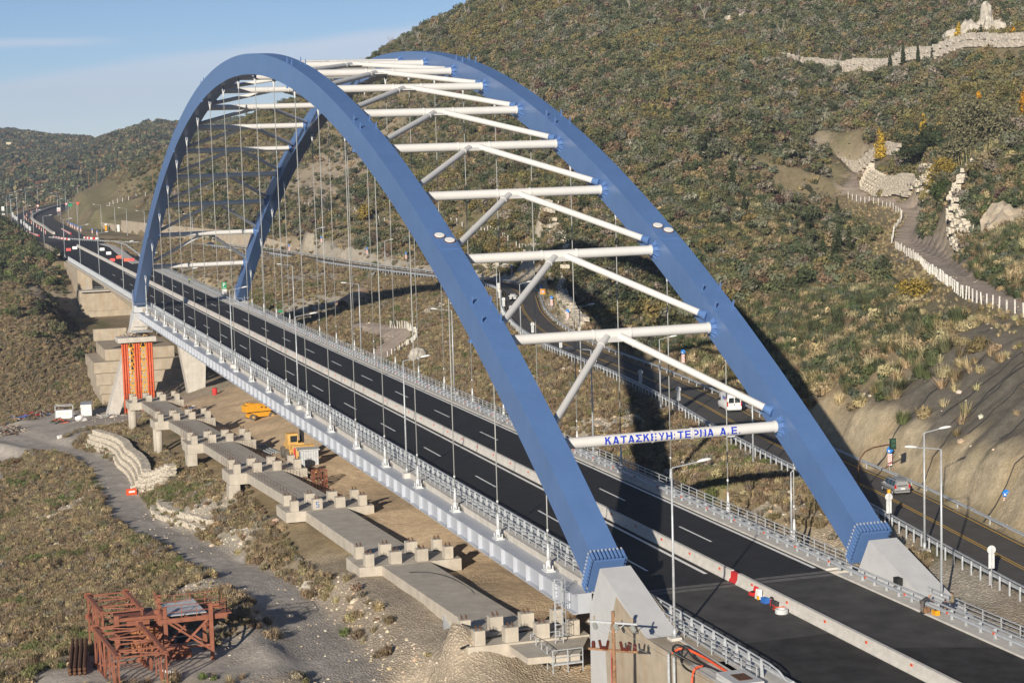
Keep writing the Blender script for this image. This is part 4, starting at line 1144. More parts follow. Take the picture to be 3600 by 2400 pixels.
# kerbed footways, notched at every hanger
for sg in (1, -1):
    mb = MB()
    ya_, yb_ = (8.0, 10.55) if sg > 0 else (-12.1, -9.75)
    mb.box(1.0, 299, ya_ + (0 if sg > 0 else .0), yb_, -.02, .16)
    fw = mb.build("footway", M['conc_kerb'], bridge)
    mb = MB(); yk0, yk1 = (10.55, 10.72) if sg > 0 else (-12.27, -12.1)
    for a, b in zip([1.0] + [s + .8 for s in STATIONS], [s - .8 for s in STATIONS] + [299]): mb.box(a, b, yk0, yk1, GT, .22)
    mb.build("kerb_upstand", M['conc'], fw)

# pedestals at the four springings, walls below
PED = [(-3.9, 3.45), (-1.35, -.5), (-1.2, -9.5), (-24, -9.5), (-24, -2.8), (-17.5, -1.0), (-13.4, .25)]
for yc, lab in ((YA, "near side"), (YB, "hill side")):
    for mir in (0, 1):
        P2 = [((300 - x) if mir else x, z) for x, z in (PED if not mir else [(-3.9, 3.45), (-1.35, -.5), (-1.2, -4.5), (-5.5, -4.5), (-6.2, .1)])]
        if mir: P2 = P2[::-1]
        mb = MB(); mb.prism(P2, 'y', yc - HWID - .1, yc + HWID + .1); pd = mb.build("pedestal", M['conc_white'], bridge); pd['label'] = "pale concrete arch pedestal, %s %s end" % (lab, "far" if mir else "near")
# grey floodlight on the hill side pedestal
mb = MB(); mb.box(-.35, .35, -.25, .2, -.3, .3); mb.bar((0, .1, -.3), (0, .45, -.5), .08, .08); fl = mb.build("floodlight", M['rubber'], loc=(-9.4, YB + 1.75, 1.25)); tag(fl, "black floodlight fixed to the inner face of the right near pedestal", "floodlight")
mb = MB(); mb.path([(-9.6, YB + 1.32, 1.15), (-9.4, YB + 1.32, .6), (-9.2, YB + 1.34, .16)], .03, 5); mb.build("cable", M['white'], fl)

# ------------------------------------------------------------------ near and far abutments, approach viaduct
def part(mb, name, m, parent, **k): return mb.build(name, m, parent, **k)


ab = thing("abutment", "weathered concrete abutment wall below the near end of the bridge, left of the road", "abutment", (-7, 12, 0))
mb = MB(); mb.prism([(-.4, 1.95), (-6.4, .18), (-70, .02), (-70, -10), (1.5, -10), (2.2, -3.0)], 'y', -2.2, .76); mb.build("wall", M['conc_old'], ab)
mb = MB()
for k in range(6): mb.box(-68, 1.2 - k * .2, .757, .775, -8.6 + k * 1.35, -8.56 + k * 1.35)
mb.build("formwork_seams", M['conc_old'], ab)
mb = MB(); mb.box(-70, 7.6, -24.5, -2.2, -10, -.75); mb.build("core", M['conc'], ab); 
mb = MB(); mb.box(-70, -13, -2.0, .70, -.3, .16); mb.build("coping", M['conc_kerb'], ab)
for i, (ya_, yb_) in enumerate(((8.0, 10.55), (-12.4, -9.75))):
    mb = MB(); mb.box(-75, -1.0, ya_, yb_, -.6, .16); f = mb.build("footway", M['conc_kerb']); tag(f, "pale concrete footway along the %s edge of the near approach road" % ("left" if i == 0 else "right"), "footway", "footways of the approach road")
mb = MB(); mb.box(-75, -1.0, 10.55, 10.75, -.6, .24); mb.box(-75, -13, 10.75, 12.7, -.5, -.1); f = mb.build("ledge", M['conc_kerb']); tag(f, "concrete ledge left of the near railing", "ledge")
via = thing("approach_viaduct", "tan concrete box girder viaduct between the arch and the far abutment", "viaduct", (300, 0, 0))
mb = MB(); mb.box(.7, 200, -12.4, 10.9, -.55, -.02); mb.build("deck_slab", M['conc_old'], via)
n = 16; mb = MB(); prof = [(.7, -.55)]
for k in range(n + 1):
    t = k / n; x = .7 + 158 * t; prof.append((x, -3.0 - 3.6 * (1 - min(1, t * 1.25)) ** 2))
prof.append((158.7, -.55)); mb.prism(prof, 'y', -8.5, 7.6); mb.build("box_girder", M['conc_old'], via)
mb = MB(); mb.prism([(y, z) for y, z in ((7.6, -.55), (10.7, -.55), (7.6, -1.4))], 'x', .7, 190); mb.build("cantilever", M['conc_old'], via)
for i, (ya_, yb_) in enumerate(((8.0, 10.9), (-12.4, -9.75))):
    mb = MB(); mb.box(.7, 205 if i == 0 else 170, ya_, yb_, -.02, .17); mb.build("footway", M['conc_kerb'], via)
far = thing("abutment", "tall yellowish concrete abutment with an inspection ledge at the far valley side", "abutment", (460, 0, 0))
mb = MB(); mb.box(0, 90, -12.4, 11.0, -16.5, -7.2); mb.build("lower_wall", M['conc_old'], far)
mb = MB(); mb.box(-1.2, 90, -13.0, 11.8, -20, -13.4); mb.build("footing", M['conc_old'], far)
mb = MB(); mb.box(5.5, 90, -12.4, 10.9, -7.2, -.6); mb.box(1.5, 5.5, -12.4, 2.5, -7.2, -3.2); mb.build("upper_wall", M['conc_old'], far)
mb = MB(); mb.box(-1.6, 5.5, -12.4, 10.9, -7.35, -7.0); mb.build("ledge", M['conc'], far)
mb = MB(); mb.box(5.3, 5.49, 3.0, 6.4, -7.0, -2.6); mb.build("recess_shade", M['dark'], far)  # flat dark plate on the wall face, painting the shade of a recess
mb = MB(); 
for y in np.arange(-2, 10.8, 1.6): mb.tube((-1.5, y, -7), (-1.5, y, -5.9), .04, 5)
mb.tube((-1.5, -2, -5.9), (-1.5, 10.6, -5.9), .04, 5); mb.tube((-1.5, -2, -6.4), (-1.5, 10.6, -6.4), .03, 5); mb.build("handrail", M['galv'], far)
mb = MB()
for dx in (-.3, .3): mb.bar((2.5, 8.2 + dx, -7), (2.5, 8.2 + dx, -3.4), .07, .07)
for k in range(9): mb.bar((2.5, 7.9, -6.8 + k * .4), (2.5, 8.5, -6.8 + k * .4), .05, .05)
mb.build("ladder", M['galv'], far)
mb = MB(); mb.box(90, 150, 9.2, 9.9, -6, 1.0); mb.build("wing_wall", M['conc_old'], far)
# pier at the far springing: two leaning legs
pr = thing("bridge_pier", "pale concrete pier of splayed legs under the far end of the arch", "pier", (302, 0, -24))
mb = MB(); mb.hexa([(-2.0, 18.0, -1.5), (2.5, 18.0, -1.5), (2.5, 20.6, -1.5), (-2.0, 20.6, -1.5), (-1.8, 10.0, 20), (2.4, 10.0, 20), (2.4, 13.8, 20), (-1.8, 13.8, 20)]); mb.build("leg", M['conc'], pr)
mb = MB(); mb.hexa([(-1.8, 10.0, 20), (2.4, 10.0, 20), (2.4, 13.8, 20), (-1.8, 13.8, 20), (-2.6, 9.6, 23.2), (2.8, 9.6, 23.2), (2.8, 13.2, 23.2), (-2.6, 13.2, 23.2)]); mb.build("bearing_head", M['conc_white'], pr)
mb = MB(); mb.hexa([(-2.5, -2.3, 0), (1.5, -2.3, 0), (1.5, .8, 0), (-2.5, .8, 0), (-2.5, -3.4, 17), (1.5, -3.4, 17), (1.5, 3.4, 17), (-2.5, 3.4, 17)]); mb.build("leg", M['conc'], pr)
mb = MB(); mb.hexa([(-2.0, -22.5, 2), (2.5, -22.5, 2), (2.5, -19.5, 2), (-2.0, -19.5, 2), (-1.8, -14.6, 20), (2.4, -14.6, 20), (2.4, -11.2, 20), (-1.8, -11.2, 20)]); mb.build("leg", M['conc'], pr)
mb = MB(); mb.box(-2.2, 2.6, -15, 13.4, 20, 22.2); mb.build("cross_head", M['conc'], pr)
mb = MB(); mb.box(-3, 4, 16.5, 22, -3, -1.0); mb.build("footing", M['conc'], pr)
# stepped foundation block behind the pier
fd = thing("stepped_foundation", "tan concrete foundation stepped in terraces behind the far pier", "foundation", (318, 0, -24))
for x0, y0, y1, z0, z1 in ((1, -3.5, 19.5, -3, 2.2), (2.5, -3.5, 19.8, 2, 4.2), (4, -2.2, 20.3, 4, 6.9), (6, -.8, 20.5, 6.9, 9.5), (9, .5, 17.4, 9.5, 12.2)):
    mb = MB(); mb.box(x0, x0 + 22, y0, y1, z0, z1); mb.build("step", M['conc_old'], fd)
mb = MB(); mb.box(322, 323.2, 12.5, 20.4, -9, -6.2); o = mb.build("retaining_wall", M['conc_old']); tag(o, "low concrete wall on the slope left of the far pier", "retaining wall")

# ------------------------------------------------------------------ median barrier
bar = thing("median_barrier", "pale concrete median barrier running the length of the bridge", "barrier", (0, YM, 0))
NJ = [(-.40, 0), (-.40, .08), (-.22, .34), (-.15, .92), (.15, .92), (.22, .34), (.40, .08), (.40, 0)]
seg_me = MB().prism([(y, z) for y, z in NJ], 'x', 0, 5.985).mesh("segment", M['conc_kerb'])
k = 0; x = -72.0
while x < 592:
    inst("segment", seg_me, bar, (x + (.98 if x > -.1 else -.39), 0, .004))
    x += 6
ref_me = MB().box(-.14, .14, -.025, .025, -.09, .09).mesh("reflector", M['red_orange'])
for k in range(-9, 66): inst("reflector", ref_me, bar, (k * 6.4 + 3.1, .235, .62))
mb = MB(); mb.prism([(-.36, 0), (-.36, .12), (-.2, .3), (-.15, .85), (.15, .85), (.2, .3), (.36, .12), (.36, 0)], 'x', -.72, .62); fill = mb.build("barrier_infill", M['red']); fill.location = (.35, YM, .01)
tag(fill, "red plastic infill block closing the gap in the median barrier", "barrier block")

# ------------------------------------------------------------------ guard rails and railings on the bridge
def wbeam(mb, line, off, z, h=.31, d=.08):
    mb.strip(line, [(off, z), (off + d, z + h * .14), (off + d * .2, z + h * .5), (off + d, z + h * .86), (off, z + h)])
    mb.strip(line, [(off - .012, z + h), (off + d * .2 - .012, z + h * .5), (off - .012, z)])


# left: tall inclined parapet posts with two tubes, lower beam and a rear handrail
lp = thing("parapet_railing", "galvanised steel parapet with inclined posts along the left edge of the bridge", "railing", (0, 8.8, .16))
post_me = MB().prism([(-.30, 0), (.12, 0), (.02, 1.28), (-.12, 1.30)], 'x', -.05, .05)
post_me.v = [(x, -y, z) for x, y, z in post_me.v]; post_me = post_me.mesh("post", M['galv'])
arm_me = MB().box(-.04, .04, -.34, .0, .42, .62).mesh("bracket", M['galv'])
def run(root, me, x0, x1, st, y, name, skip=None, z=0):
    x = x0
    while x <= x1:
        if not (skip and skip(x)): inst(name, me, root, (x, y, z))
        x += st
for x0, x1, root in ((1, 299, lp),): 
    run(root, post_me, 1.5, 298.5, 2.0, .42, "post")
mb = MB(); mb.box(1, 299, .35, .47, 1.22, 1.36); mb.build("top_rail", M['galv'], lp)
mb = MB(); mb.box(1, 299, .24, .34, .88, .99); mb.build("middle_rail", M['galv'], lp)
mb = MB(); wbeam(mb, [(1, 0, 0), (299, 0, 0)], -.02, .42); mb.build("guard_beam", M['galv'], lp)
mb = MB(); mb.box(1, 299, .15, .22, .25, .33); mb.build("low_rail", M['galv'], lp)
rear = MB(); rear.box(-.035, .035, -.035, .035, 0, 1.05); rear_me = rear.mesh("handrail_post", M['galv'])
hr = thing("handrail", "grey pedestrian handrail behind the left parapet of the bridge", "railing", (0, 10.2, .16))
run(hr, rear_me, 1.5, 298.5, 2.0, 0, "handrail_post")
for z in (.35, .7, 1.05):
    mb = MB(); mb.box(1, 299, -.03, .03, z - .03, z + .03); mb.build("rail", M['galv'], hr)
# right: guard rail with white delineator posts and handrail
gp = MB().box(-.06, .06, -.10, .10, 0, .78); gp.box(-.1, .1, -.15, .15, 0, .02); gp.box(-.05, .05, .1, .32, .40, .72); gp_me = gp.mesh("post", M['galv'])
rg_ = thing("guard_rail", "double beam guard rail along the right edge of the bridge", "guard rail", (0, -10.55, .16))
run(rg_, gp_me, -34, 298.5, 2.0, 0, "post")
mb = MB(); wbeam(mb, [(-36, 0, 0), (299, 0, 0)], .32, .42); mb.build("beam", M['galv'], rg_)
mb = MB(); mb.box(-36, 299, -.06, .06, .80, .92); mb.build("top_rail", M['galv'], rg_)
refl = MB().box(-.1, .1, -.03, .03, -.07, .07).mesh("reflector", M['red_orange'])
for k in range(-4, 45): inst("reflector", refl, rg_, (k * 6.4 + 1.2, .42, .56))
hr2 = thing("handrail", "grey tubular handrail along the outer right edge of the bridge", "railing", (0, -12.0, .16))
run(hr2, rear_me, 1.5, 298.5, 2.0, 0, "handrail_post")
for z in (.4, .75, 1.08):
    mb = MB(); mb.box(1, 299, -.03, .03, z - .035, z + .035); mb.build("rail", M['galv'], hr2)
hr3 = thing("handrail", "short grey handrail beside the workers at the near right end of the road", "railing", (0, -12.0, .16))
run(hr3, rear_me, -30, -12.5, 2.5, 0, "handrail_post")
for z in (.4, .75, 1.08):
    mb = MB(); mb.box(-30.2, -12, -.03, .03, z - .035, z + .035); mb.build("rail", M['galv'], hr3)
# near approach, left: the same parapet curving down
lp2 = thing("parapet_railing", "steel parapet with inclined posts beside the near pedestal, ending in a curved rail", "railing", (0, 8.8, .16))
run(lp2, post_me, -26, -1.5, 2.0, .42, "post"); run(lp2, rear_me, -27.0, -7, 2.5, 1.3, "handrail_post")
mb = MB(); mb.path([(-29.2, .1, .55), (-28.4, .3, 1.05), (-27.2, .41, 1.26), (-24, .41, 1.29), (-1, .41, 1.29)], .07, 8); mb.build("top_rail", M['galv'], lp2)
mb = MB(); mb.box(-27, -1, .24, .34, .88, .99); mb.build("middle_rail", M['galv'], lp2)
mb = MB(); wbeam(mb, [(-60, 0, 0), (-1, 0, 0)], -.02, .42); mb.build("guard_beam", M['galv'], lp2)
run(lp2, gp_me, -60, -29, 2.0, .1, "post")
for z in (.4, .75, 1.05):
    mb = MB(); mb.box(-27, -7, 1.27, 1.33, z - .03, z + .03); mb.build("handrail", M['galv'], lp2)
# approach viaduct and plaza rails
for y, lab, x1 in ((10.0, "left", 506), (-11.6, "right", 430)):
    v = thing("parapet_railing", "galvanised railing along the %s edge of the far viaduct" % lab, "railing", (0, y, .17))
    run(v, post_me if lab == "left" else rear_me, 301.5, x1, 2.0, 0, "post")
    for z in (.45, .85, 1.25):
        mb = MB(); mb.box(301, x1, -.05, .05, z - .05, z + .05); mb.build("rail", M['galv'], v)
    mb = MB(); wbeam(mb, [(301, 0, 0), (x1, 0, 0)], -.8 if lab == "left" else .8, .4); mb.build("guard_beam", M['galv'], v)

# ------------------------------------------------------------------ street lamps
def lamp(loc, rz, H, label, group, arm=2.2, plinth=True):
    t = thing("street_lamp", label, "street lamp", loc, rz, group)
    mb = MB(); mb.tube((0, 0, .3), (0, 0, H), .115, 8, .07); mb.tube((0, 0, .25), (0, 0, .9), .15, 8, .15); mb.build("pole", M['galv'], t, smooth=True)
    if plinth: MB().box(-.42, .42, -.42, .42, -.5, .3).build("plinth", M['conc_kerb'], t)
    mb = MB(); mb.path([(0, 0, H - .05), (.12, 0, H + .04), (arm, 0, H + .32)], .045, 6); mb.build("arm", M['galv'], t)
    hd = MB(); bm = bmesh.new(); bmesh.ops.create_uvsphere(bm, u_segments=12, v_segments=8, radius=1)
    for v in bm.verts: v.co = Vector((v.co.x * .62, v.co.y * .2, v.co.z * (.16 if v.co.z > 0 else .06)))
    hd.add([v.co[:] for v in bm.verts], [[v.index for v in f.verts] for f in bm.faces]); bm.free()
    h = hd.build("lamp_head", M['white'], t, smooth=True, loc=(arm + .45, 0, H + .38)); h.rotation_euler = (0, -.12, 0)
    return t


LS = [-14.7, 62.5, 122.5, 177.7, 233.3, 293.0, 352, 412, 470, 528]
near_words = ["beside the near left pedestal", "first", "second", "third", "fourth", "by the far left pedestal", "first past the arch", "second past the arch", "third past the arch", "fourth past the arch"]
for x, w in zip(LS, near_words):
    lab = "tall grey lamp post %s on the left edge of the road" % w if "by" in w or "beside" in w or "past" in w else "tall grey lamp post on the left bridge edge, %s beyond the near arch foot" % w
    lamp((x, 10.95 if x < 300 else 9.3, -.1 if x > 0 else .1), -math.pi / 2, 13.0, lab, "lamp posts on the left edge of the motorway")
for x, w in zip([-12.6, 66.0, 124.6, 183.2, 241.6, 300], ["beside the crouching workers", "first", "second", "third", "fourth", "fifth"]):
    lab = "tall grey lamp post beside the workers at the near right pedestal" if x < 0 else "tall grey lamp post on the right bridge edge, %s from the near end" % w
    lamp((x, -12.9, -.1), math.pi / 2, 12.4, lab, "lamp posts on the right edge of the motorway")
lamp((13.8, -12.9, -.1), -math.pi / 2, 6.3, "short grey lamp post behind the right arch foot", "lamp posts on the right edge of the motorway", .4)
for i, (x, y, H) in enumerate([(4.5, -21.4, 10.8), (50.5, -26.4, 9.5), (96.4, -34.2, 9.8), (142.8, -39.6, 10.4), (196.4, -47.2, 10), (243.6, -57.6, 10.3), (369.8, -65.0, 10.1), (424.2, -57.4, 10.4)]):
    d, _ = line_dist(np.array([x]), np.array([y]), OLD_ROAD)
    lamp((x, y, float(ground_z(x, y))), math.radians(-100), H, "thin lamp post beside the old road, %s counting from the silver estate car" % ORD[i], "lamp posts along the old road", 1.5)
def along_motorway(x, o):
    i = int(np.argmin(np.abs(HIGHWAY[:, 0] - x))); i = min(max(i, 1), len(HIGHWAY) - 2); d = HIGHWAY[i + 1] - HIGHWAY[i - 1]; a = math.atan2(d[1], d[0])
    return HIGHWAY[i, 0] - math.sin(a) * o, HIGHWAY[i, 1] + math.cos(a) * o, a


for i, x in enumerate([600, 656, 712, 768, 815, 858, 892, 925, 960, 1000]):
    px, py, a = along_motorway(x, 12.0)
    lamp((px, py, float(ground_z(px, py))), a - math.pi / 2, 12.5, "distant lamp post on the outer side of the motorway bend, %s along it" % ORD[i], "lamp posts of the far motorway", 2.4, False)
for i, x in enumerate([700, 742, 790, 835, 875, 930, 985]):
    px, py, a = along_motorway(x, -13.5 if x > 730 else -20)
    lamp((px, py, float(ground_z(px, py))), a + math.pi / 2, 12, "distant lamp post on the inner side of the motorway bend, %s along it" % ORD[i], "lamp posts of the far motorway", 2.4, False)
for i, (x, y) in enumerate([(560, -40), (590, -36), (620, -30), (655, -27), (690, -26)]):
    lamp((x, y, float(ground_z(x, y))), math.pi / 2, 11.5, "distant lamp post near the long retaining wall, %s from the junction" % ORD[i], "lamp posts of the far motorway", 2.4, False)

# ------------------------------------------------------------------ guard rails of the old road
def rail_run(line, side, name_label, st=2.0, post=.75, dbl=False, beamz=.42):
    """guard rail along a plan polyline"""
    L = [Vector(p) for p in line]; t = thing("guard_rail", name_label, "guard rail", L[0], 0)
    mb = MB(); loc = [p - L[0] for p in L]; wbeam(mb, loc, 0.0 if side > 0 else -.08, beamz)
    mb.build("beam", M['galv'], t)
    pm = MB().box(-.06, .06, -.07, .07, -.3, post).mesh("post", M['galv'])
    acc = 0.0; cnt = 0; stuff = MB()
    for a, b in zip(loc[:-1], loc[1:]):
        l = (b - a).length; d = (b - a).normalized(); rz = math.atan2(d.y, d.x)
        while acc < l:
            p = a + d * acc; nrm = Vector((-d.y, d.x, 0)) * (-.14 * side)
            if cnt < 290: inst("post", pm, t, p + nrm, (0, 0, rz))
            else:
                q = p + nrm; stuff.box(q.x - .06, q.x + .06, q.y - .06, q.y + .06, q.z - .3, q.z + post)
            cnt += 1; acc += st
        acc -= l
    if stuff.v: stuff.build("posts", M['galv'], t)['kind'] = 'stuff'
    return t


def offset(line, o, z=0.0):
    P = np.array(line); d = np.gradient(P[:, :2], axis=0); d /= np.linalg.norm(d, axis=1)[:, None]
    n = np.stack([-d[:, 1], d[:, 0]], 1); return [(P[i, 0] + n[i, 0] * o, P[i, 1] + n[i, 1] * o, P[i, 2] + z) for i in range(len(P))]


seg = OLD_ROAD[(OLD_ROAD[:, 0] > -40) & (OLD_ROAD[:, 0] < 600)]
# tall open guard rail on the bridge side, heavier posts
t = rail_run(offset(seg, 4.65), -1, "tall guard rail with close posts on the bridge side of the old road", 1.9, 1.0, beamz=.55)
mb = MB(); L0 = Vector(offset(seg, 4.65)[0]); mb.strip([Vector(p) - L0 for p in offset(seg, 4.5)], [(-.07, 1.05), (.07, 1.05), (.07, .95), (-.07, .95), (-.07, 1.05)]); mb.build("top_rail", M['galv'], t)
seg2 = OLD_ROAD[(OLD_ROAD[:, 0] > -40) & (OLD_ROAD[:, 0] < 560)]
rail_run(offset(seg2, -4.45), 1, "plain guard rail on the hill side of the old road", 4.0, .72)

# ------------------------------------------------------------------ road signs
def disc(mb, c, r, x=0.0, th=.03, seg=20, mi=0):
    mb.tube((x - th / 2, c[0], c[1]), (x + th / 2, c[0], c[1]), r, seg, mi=mi)


def arrow_sign(loc, rz, label, group):
    """blue disc with a white down-left arrow over a red and white striped board; faces local -x"""
    t = thing("traffic_sign", label, "road sign", loc, rz, group)
    MB().tube((0.06, 0, -.2), (0.06, 0, 3.0), .035, 6).build("pole", M['galv'], t)
    mb = MB(); disc(mb, (0, 2.75), .36); d = mb.build("disc", M['sign_blue'], t)
    mb = MB(); mb.bar((-.02, -.16, 2.91), (-.02, .13, 2.62), .01, .09, up=(1, 0, 0)); mb.add([(-.02, .2, 2.55), (-.02, .2, 2.80), (-.02, -.05, 2.55)], [(0, 1, 2)]); mb.build("arrow", M['white'], d)
    b = MB().box(-.015, .015, -.25, .25, 1.05, 2.32).build("board", M['white'], t)
    for k in range(6):
        z = 1.05 + k * .225; s = MB(); z1 = min(2.32, z + .24); z0 = z
        s.add([(-.0195, .25, z0), (-.0195, .25, min(2.32, z0 + .09)), (-.0195, -.25, min(2.32, z0 + .27)), (-.0195, -.25, min(2.32, z0 + .18))], [(0, 1, 2, 3)]); s.build("stripe", M['sign_red'], b)
    return t


def sign_back(loc, rz, label, group):
    """grey back of a disc over a board, seen from behind"""
    t = thing("traffic_sign", label, "road sign", loc, rz, group)
    MB().tube((-.05, 0, -.2), (-.05, 0, 3.4), .035, 6).build("pole", M['galv'], t)
    mb = MB(); disc(mb, (0, 3.0), .37); mb.build("disc", M['sign_back'], t)
    MB().box(-.015, .015, -.26, .26, 1.45, 2.66).build("board", M['sign_back'], t)
    return t


def road_heading(x, y):
    i = int(np.argmin(np.hypot(OLD_ROAD[:, 0] - x, OLD_ROAD[:, 1] - y))); i = min(max(i, 1), len(OLD_ROAD) - 2)
    d = OLD_ROAD[i + 1] - OLD_ROAD[i - 1]; return math.atan2(d[1], d[0])


rs_ = random.Random(3)
SB = [(-9.5, -19.4), (13.7, -23.0), (92.0, -35.0), (111.6, -37.4), (138.8, -40.6), (160.3, -42.4), (186.4, -46.2), (221.3, -53.4), (240.4, -58.0), (260.6, -63.6), (279.0, -69.2), (309.6, -74.8)]
for i, (x, y) in enumerate(SB):
    t = sign_back((x, y, 0), road_heading(x, y), "grey sign back beside the old road's bridge side, %s from the near end" % ORD[i], "sign backs along the old road")
    if i in (1, 5, 9, 11): MB().box(-.08, .12, -.13, .13, 3.38, 3.72).build("warning_light", M['sign_yellow'], t)
t = thing("traffic_sign", "wide grey back of a sign beside the old road, under the end of the lettered strut", "road sign", (63.5, -29.6, -.3), road_heading(63, -31))
MB().tube((-.05, 0, -.4), (-.05, 0, 2.4), .04, 6).build("pole", M['galv'], t); MB().box(-.015, .015, -.55, .55, 1.3, 2.5).build("board", M['sign_back'], t)
AS = [(11.1, -34.0), (37.3, -36.4), (126.6, -50.6), (206.1, -60.2), (234.9, -66.9), (268.8, -76.2), (320.3, -86), (352.6, -83), (389.3, -76.2), (416.4, -71.2), (464.2, -67.6), (489.2, -61.8)]
for i, (x, y) in enumerate(AS):
    arrow_sign((x, y, float(ground_z(x, y)) if x > 50 else 0.1), road_heading(x, y), "blue arrow over striped board, old road's hill side, %s from the near end" % ORD[i], "arrow signs along the old road")
t = thing("traffic_sign", "orange square sign with a red ringed 40 limit at the road bend", "road sign", (258.1, -73.0, .2), road_heading(258, -73))
MB().tube((0.05, 0, -.3), (0.05, 0, 2.9), .04, 6).build("pole", M['galv'], t)
bd = MB().box(-.02, .02, -.55, .55, 1.75, 3.0).build("board", M['sign_yellow'], t)
mb = MB(); disc(mb, (0, 2.38), .42, -.03); mb.build("ring", M['sign_red'], bd)
mb = MB(); disc(mb, (0, 2.38), .32, -.045); mb.build("dial", M['white'], bd)
mb = MB()
def seg7(mb, y, z, w, h, segs, x=-.068, t=.05):
    """block digits on a board facing -x (y grows to the left of the reader)"""
    B = {'a': (0, h, w, h), 'g': (0, h / 2, w, h / 2), 'd': (0, 0, w, 0), 'f': (0, h / 2, 0, h), 'b': (w, h / 2, w, h), 'e': (0, 0, 0, h / 2), 'c': (w, 0, w, h / 2)}
    for s in segs:
        u0, v0, u1, v1 = B[s]; mb.box(x, x + .01, y - max(u0, u1) - t / 2, y - min(u0, u1) + t / 2, z + min(v0, v1) - t / 2, z + max(v0, v1) + t / 2)
seg7(mb, .2, 2.22, .13, .3, 'fgbc'); seg7(mb, -.05, 2.22, .13, .3, 'abcdef'); mb.build("digits", M['rubber'], bd)
t = thing("traffic_sign", "double orange warning board behind the near arch rib, by the stone slope", "road sign", (352.4, -85.1, .2), road_heading(350, -80))
MB().tube((0.05, 0, -.3), (0.05, 0, 4.4), .05, 6).build("pole", M['galv'], t); bd = MB().box(-.02, .02, -1.0, 1.0, 1.4, 4.4).build("board", M['sign_yellow'], t)
mb = MB(); disc(mb, (0, 2.2), .6, -.03); mb.build("ring", M['sign_red'], bd); mb = MB(); disc(mb, (0, 2.2), .45, -.045); mb.build("dial", M['white'], bd)
mb = MB(); mb.prism([(-.7, 3.0), (.7, 3.0), (0, 4.2)], 'x', -.035, -.021); mb.build("triangle", M['sign_red'], bd); mb = MB(); mb.prism([(-.45, 3.14), (.45, 3.14), (0, 3.92)], 'x', -.05, -.036); mb.build("panel", M['sign_yellow'], bd)
# parking sign at the far right of the bridge
t = thing("traffic_sign", "green parking sign with a white P above a small white plate on the right railing", "road sign", (327, -12.6, -2.3), 0.0)
MB().tube((.06, 0, 0), (.06, 0, 5.6), .05, 6).build("pole", M['galv'], t); g = MB().box(-.02, .02, -.6, .6, 3.9, 5.6).build("board", M['sign_green'], t); MB().box(-.02, .02, -.6, .6, 2.7, 3.85).build("plate", M['white'], t)
mb = MB(); mb.box(-.035, -.022, .12, .28, 4.45, 5.4); mb.box(-.035, -.022, -.2, .12, 5.25, 5.4); mb.box(-.035, -.022, -.2, .12, 4.85, 5.0); mb.box(-.035, -.022, -.3, -.16, 4.95, 5.32); mb.build("letter", M['white'], g)
mb = MB(); mb.box(-.035, -.022, -.4, .4, 4.12, 4.2); mb.build("text_bar", M['white'], g)
t = thing("traffic_sign", "small green plate on a thin post at the right railing of the bridge", "road sign", (254.5, -12.6, -.2)); MB().tube((.05, 0, -.3), (.05, 0, 2.2), .04, 6).build("pole", M['galv'], t); MB().box(-.02, .02, -.55, .55, 1.8, 2.25).build("plate", M['sign_green'], t)
# traffic signal on a rusty curved mast
t = thing("traffic_signal", "dark green signal box hanging from a rusty curved mast over the old road", "traffic signal", (20.5, -30.2, 0), 0)
t.location = (25.5, -26.2, -.4)
mb = MB(); mb.path([(0, 0, 0), (0, 0, 4.0), (.1, -.25, 4.9), (.25, -.9, 5.55), (.5, -2.0, 5.85), (.9, -4.6, 6.0)], .075, 8); mb.build("mast", M['rust'], t, smooth=True)
bx = MB().box(-.12, .12, -.32, .32, -.55, .55).build("signal_box", M['green_metal'], t, loc=(.78, -4.35, 6.0))
for z in (.3, -.15):
    mb = MB(); mb.box(-.13, -.121, -.22, .22, z - .16, z + .16); mb.build("panel", mat("faded green panel", (.04, .10, .06), .6), bx)

# ------------------------------------------------------------------ cars
def loft(mb, rings, mi=0, caps=True):
    n = len(rings[0]); vs = [p for r in rings for p in r]; fs = []
    for i in range(len(rings) - 1):
        for k in range(n): fs.append((i * n + k, i * n + (k + 1) % n, (i + 1) * n + (k + 1) % n, (i + 1) * n + k))
    if caps: fs += [tuple(range(n - 1, -1, -1)), tuple(range((len(rings) - 1) * n, len(rings) * n))]
    mb.add(vs, fs, mi)


def car(name, label, loc, rz, prof, W, paint, wheels, wr=.31, glass=(), lights=(), extras=None, cat="car"):
    """prof: list of (x, z_sill, z_belt, z_roof, half width low, half width roof)"""
    t = thing(name, label, cat, loc, rz)
    mb = MB(); rings = []
    for x, zs, zb, zr, hl, hr in prof:
        rings.append([(x, -hl * .92, zs), (x, -hl, zs + .12), (x, -hl, zb - .06), (x, -hl * .97, zb), (x, -hr, zr - .05), (x, -hr * .86, zr), (x, hr * .86, zr), (x, hr, zr - .05), (x, hl * .97, zb), (x, hl, zb - .06), (x, hl, zs + .12), (x, hl * .92, zs)])
    loft(mb, rings); b = mb.build("body", paint, t); smooth_angle(b, 35)
    for nm, quad in glass:
        mb = MB(); mb.add(quad, [(0, 1, 2, 3)]); mb.add(quad, [(3, 2, 1, 0)]); g = MB(); g.add(quad, [tuple(range(len(quad)))]); g.build(nm, M['glass'], t)
    wm = MB(); wm.tube((0, -.1, 0), (0, .1, 0), wr, 18); rim = MB(); rim.tube((0, -.11, 0), (0, .11, 0), wr * .62, 14)
    for x, y in wheels:
        w = wm.build("wheel", M['rubber'], t, loc=(x, y, wr)); rim.build("rim", M['galv'], w)
    for nm, m, bx in lights: MB().box(*bx).build(nm, m, t)
    if extras: extras(t)
    return t


def q(*p): return list(p)


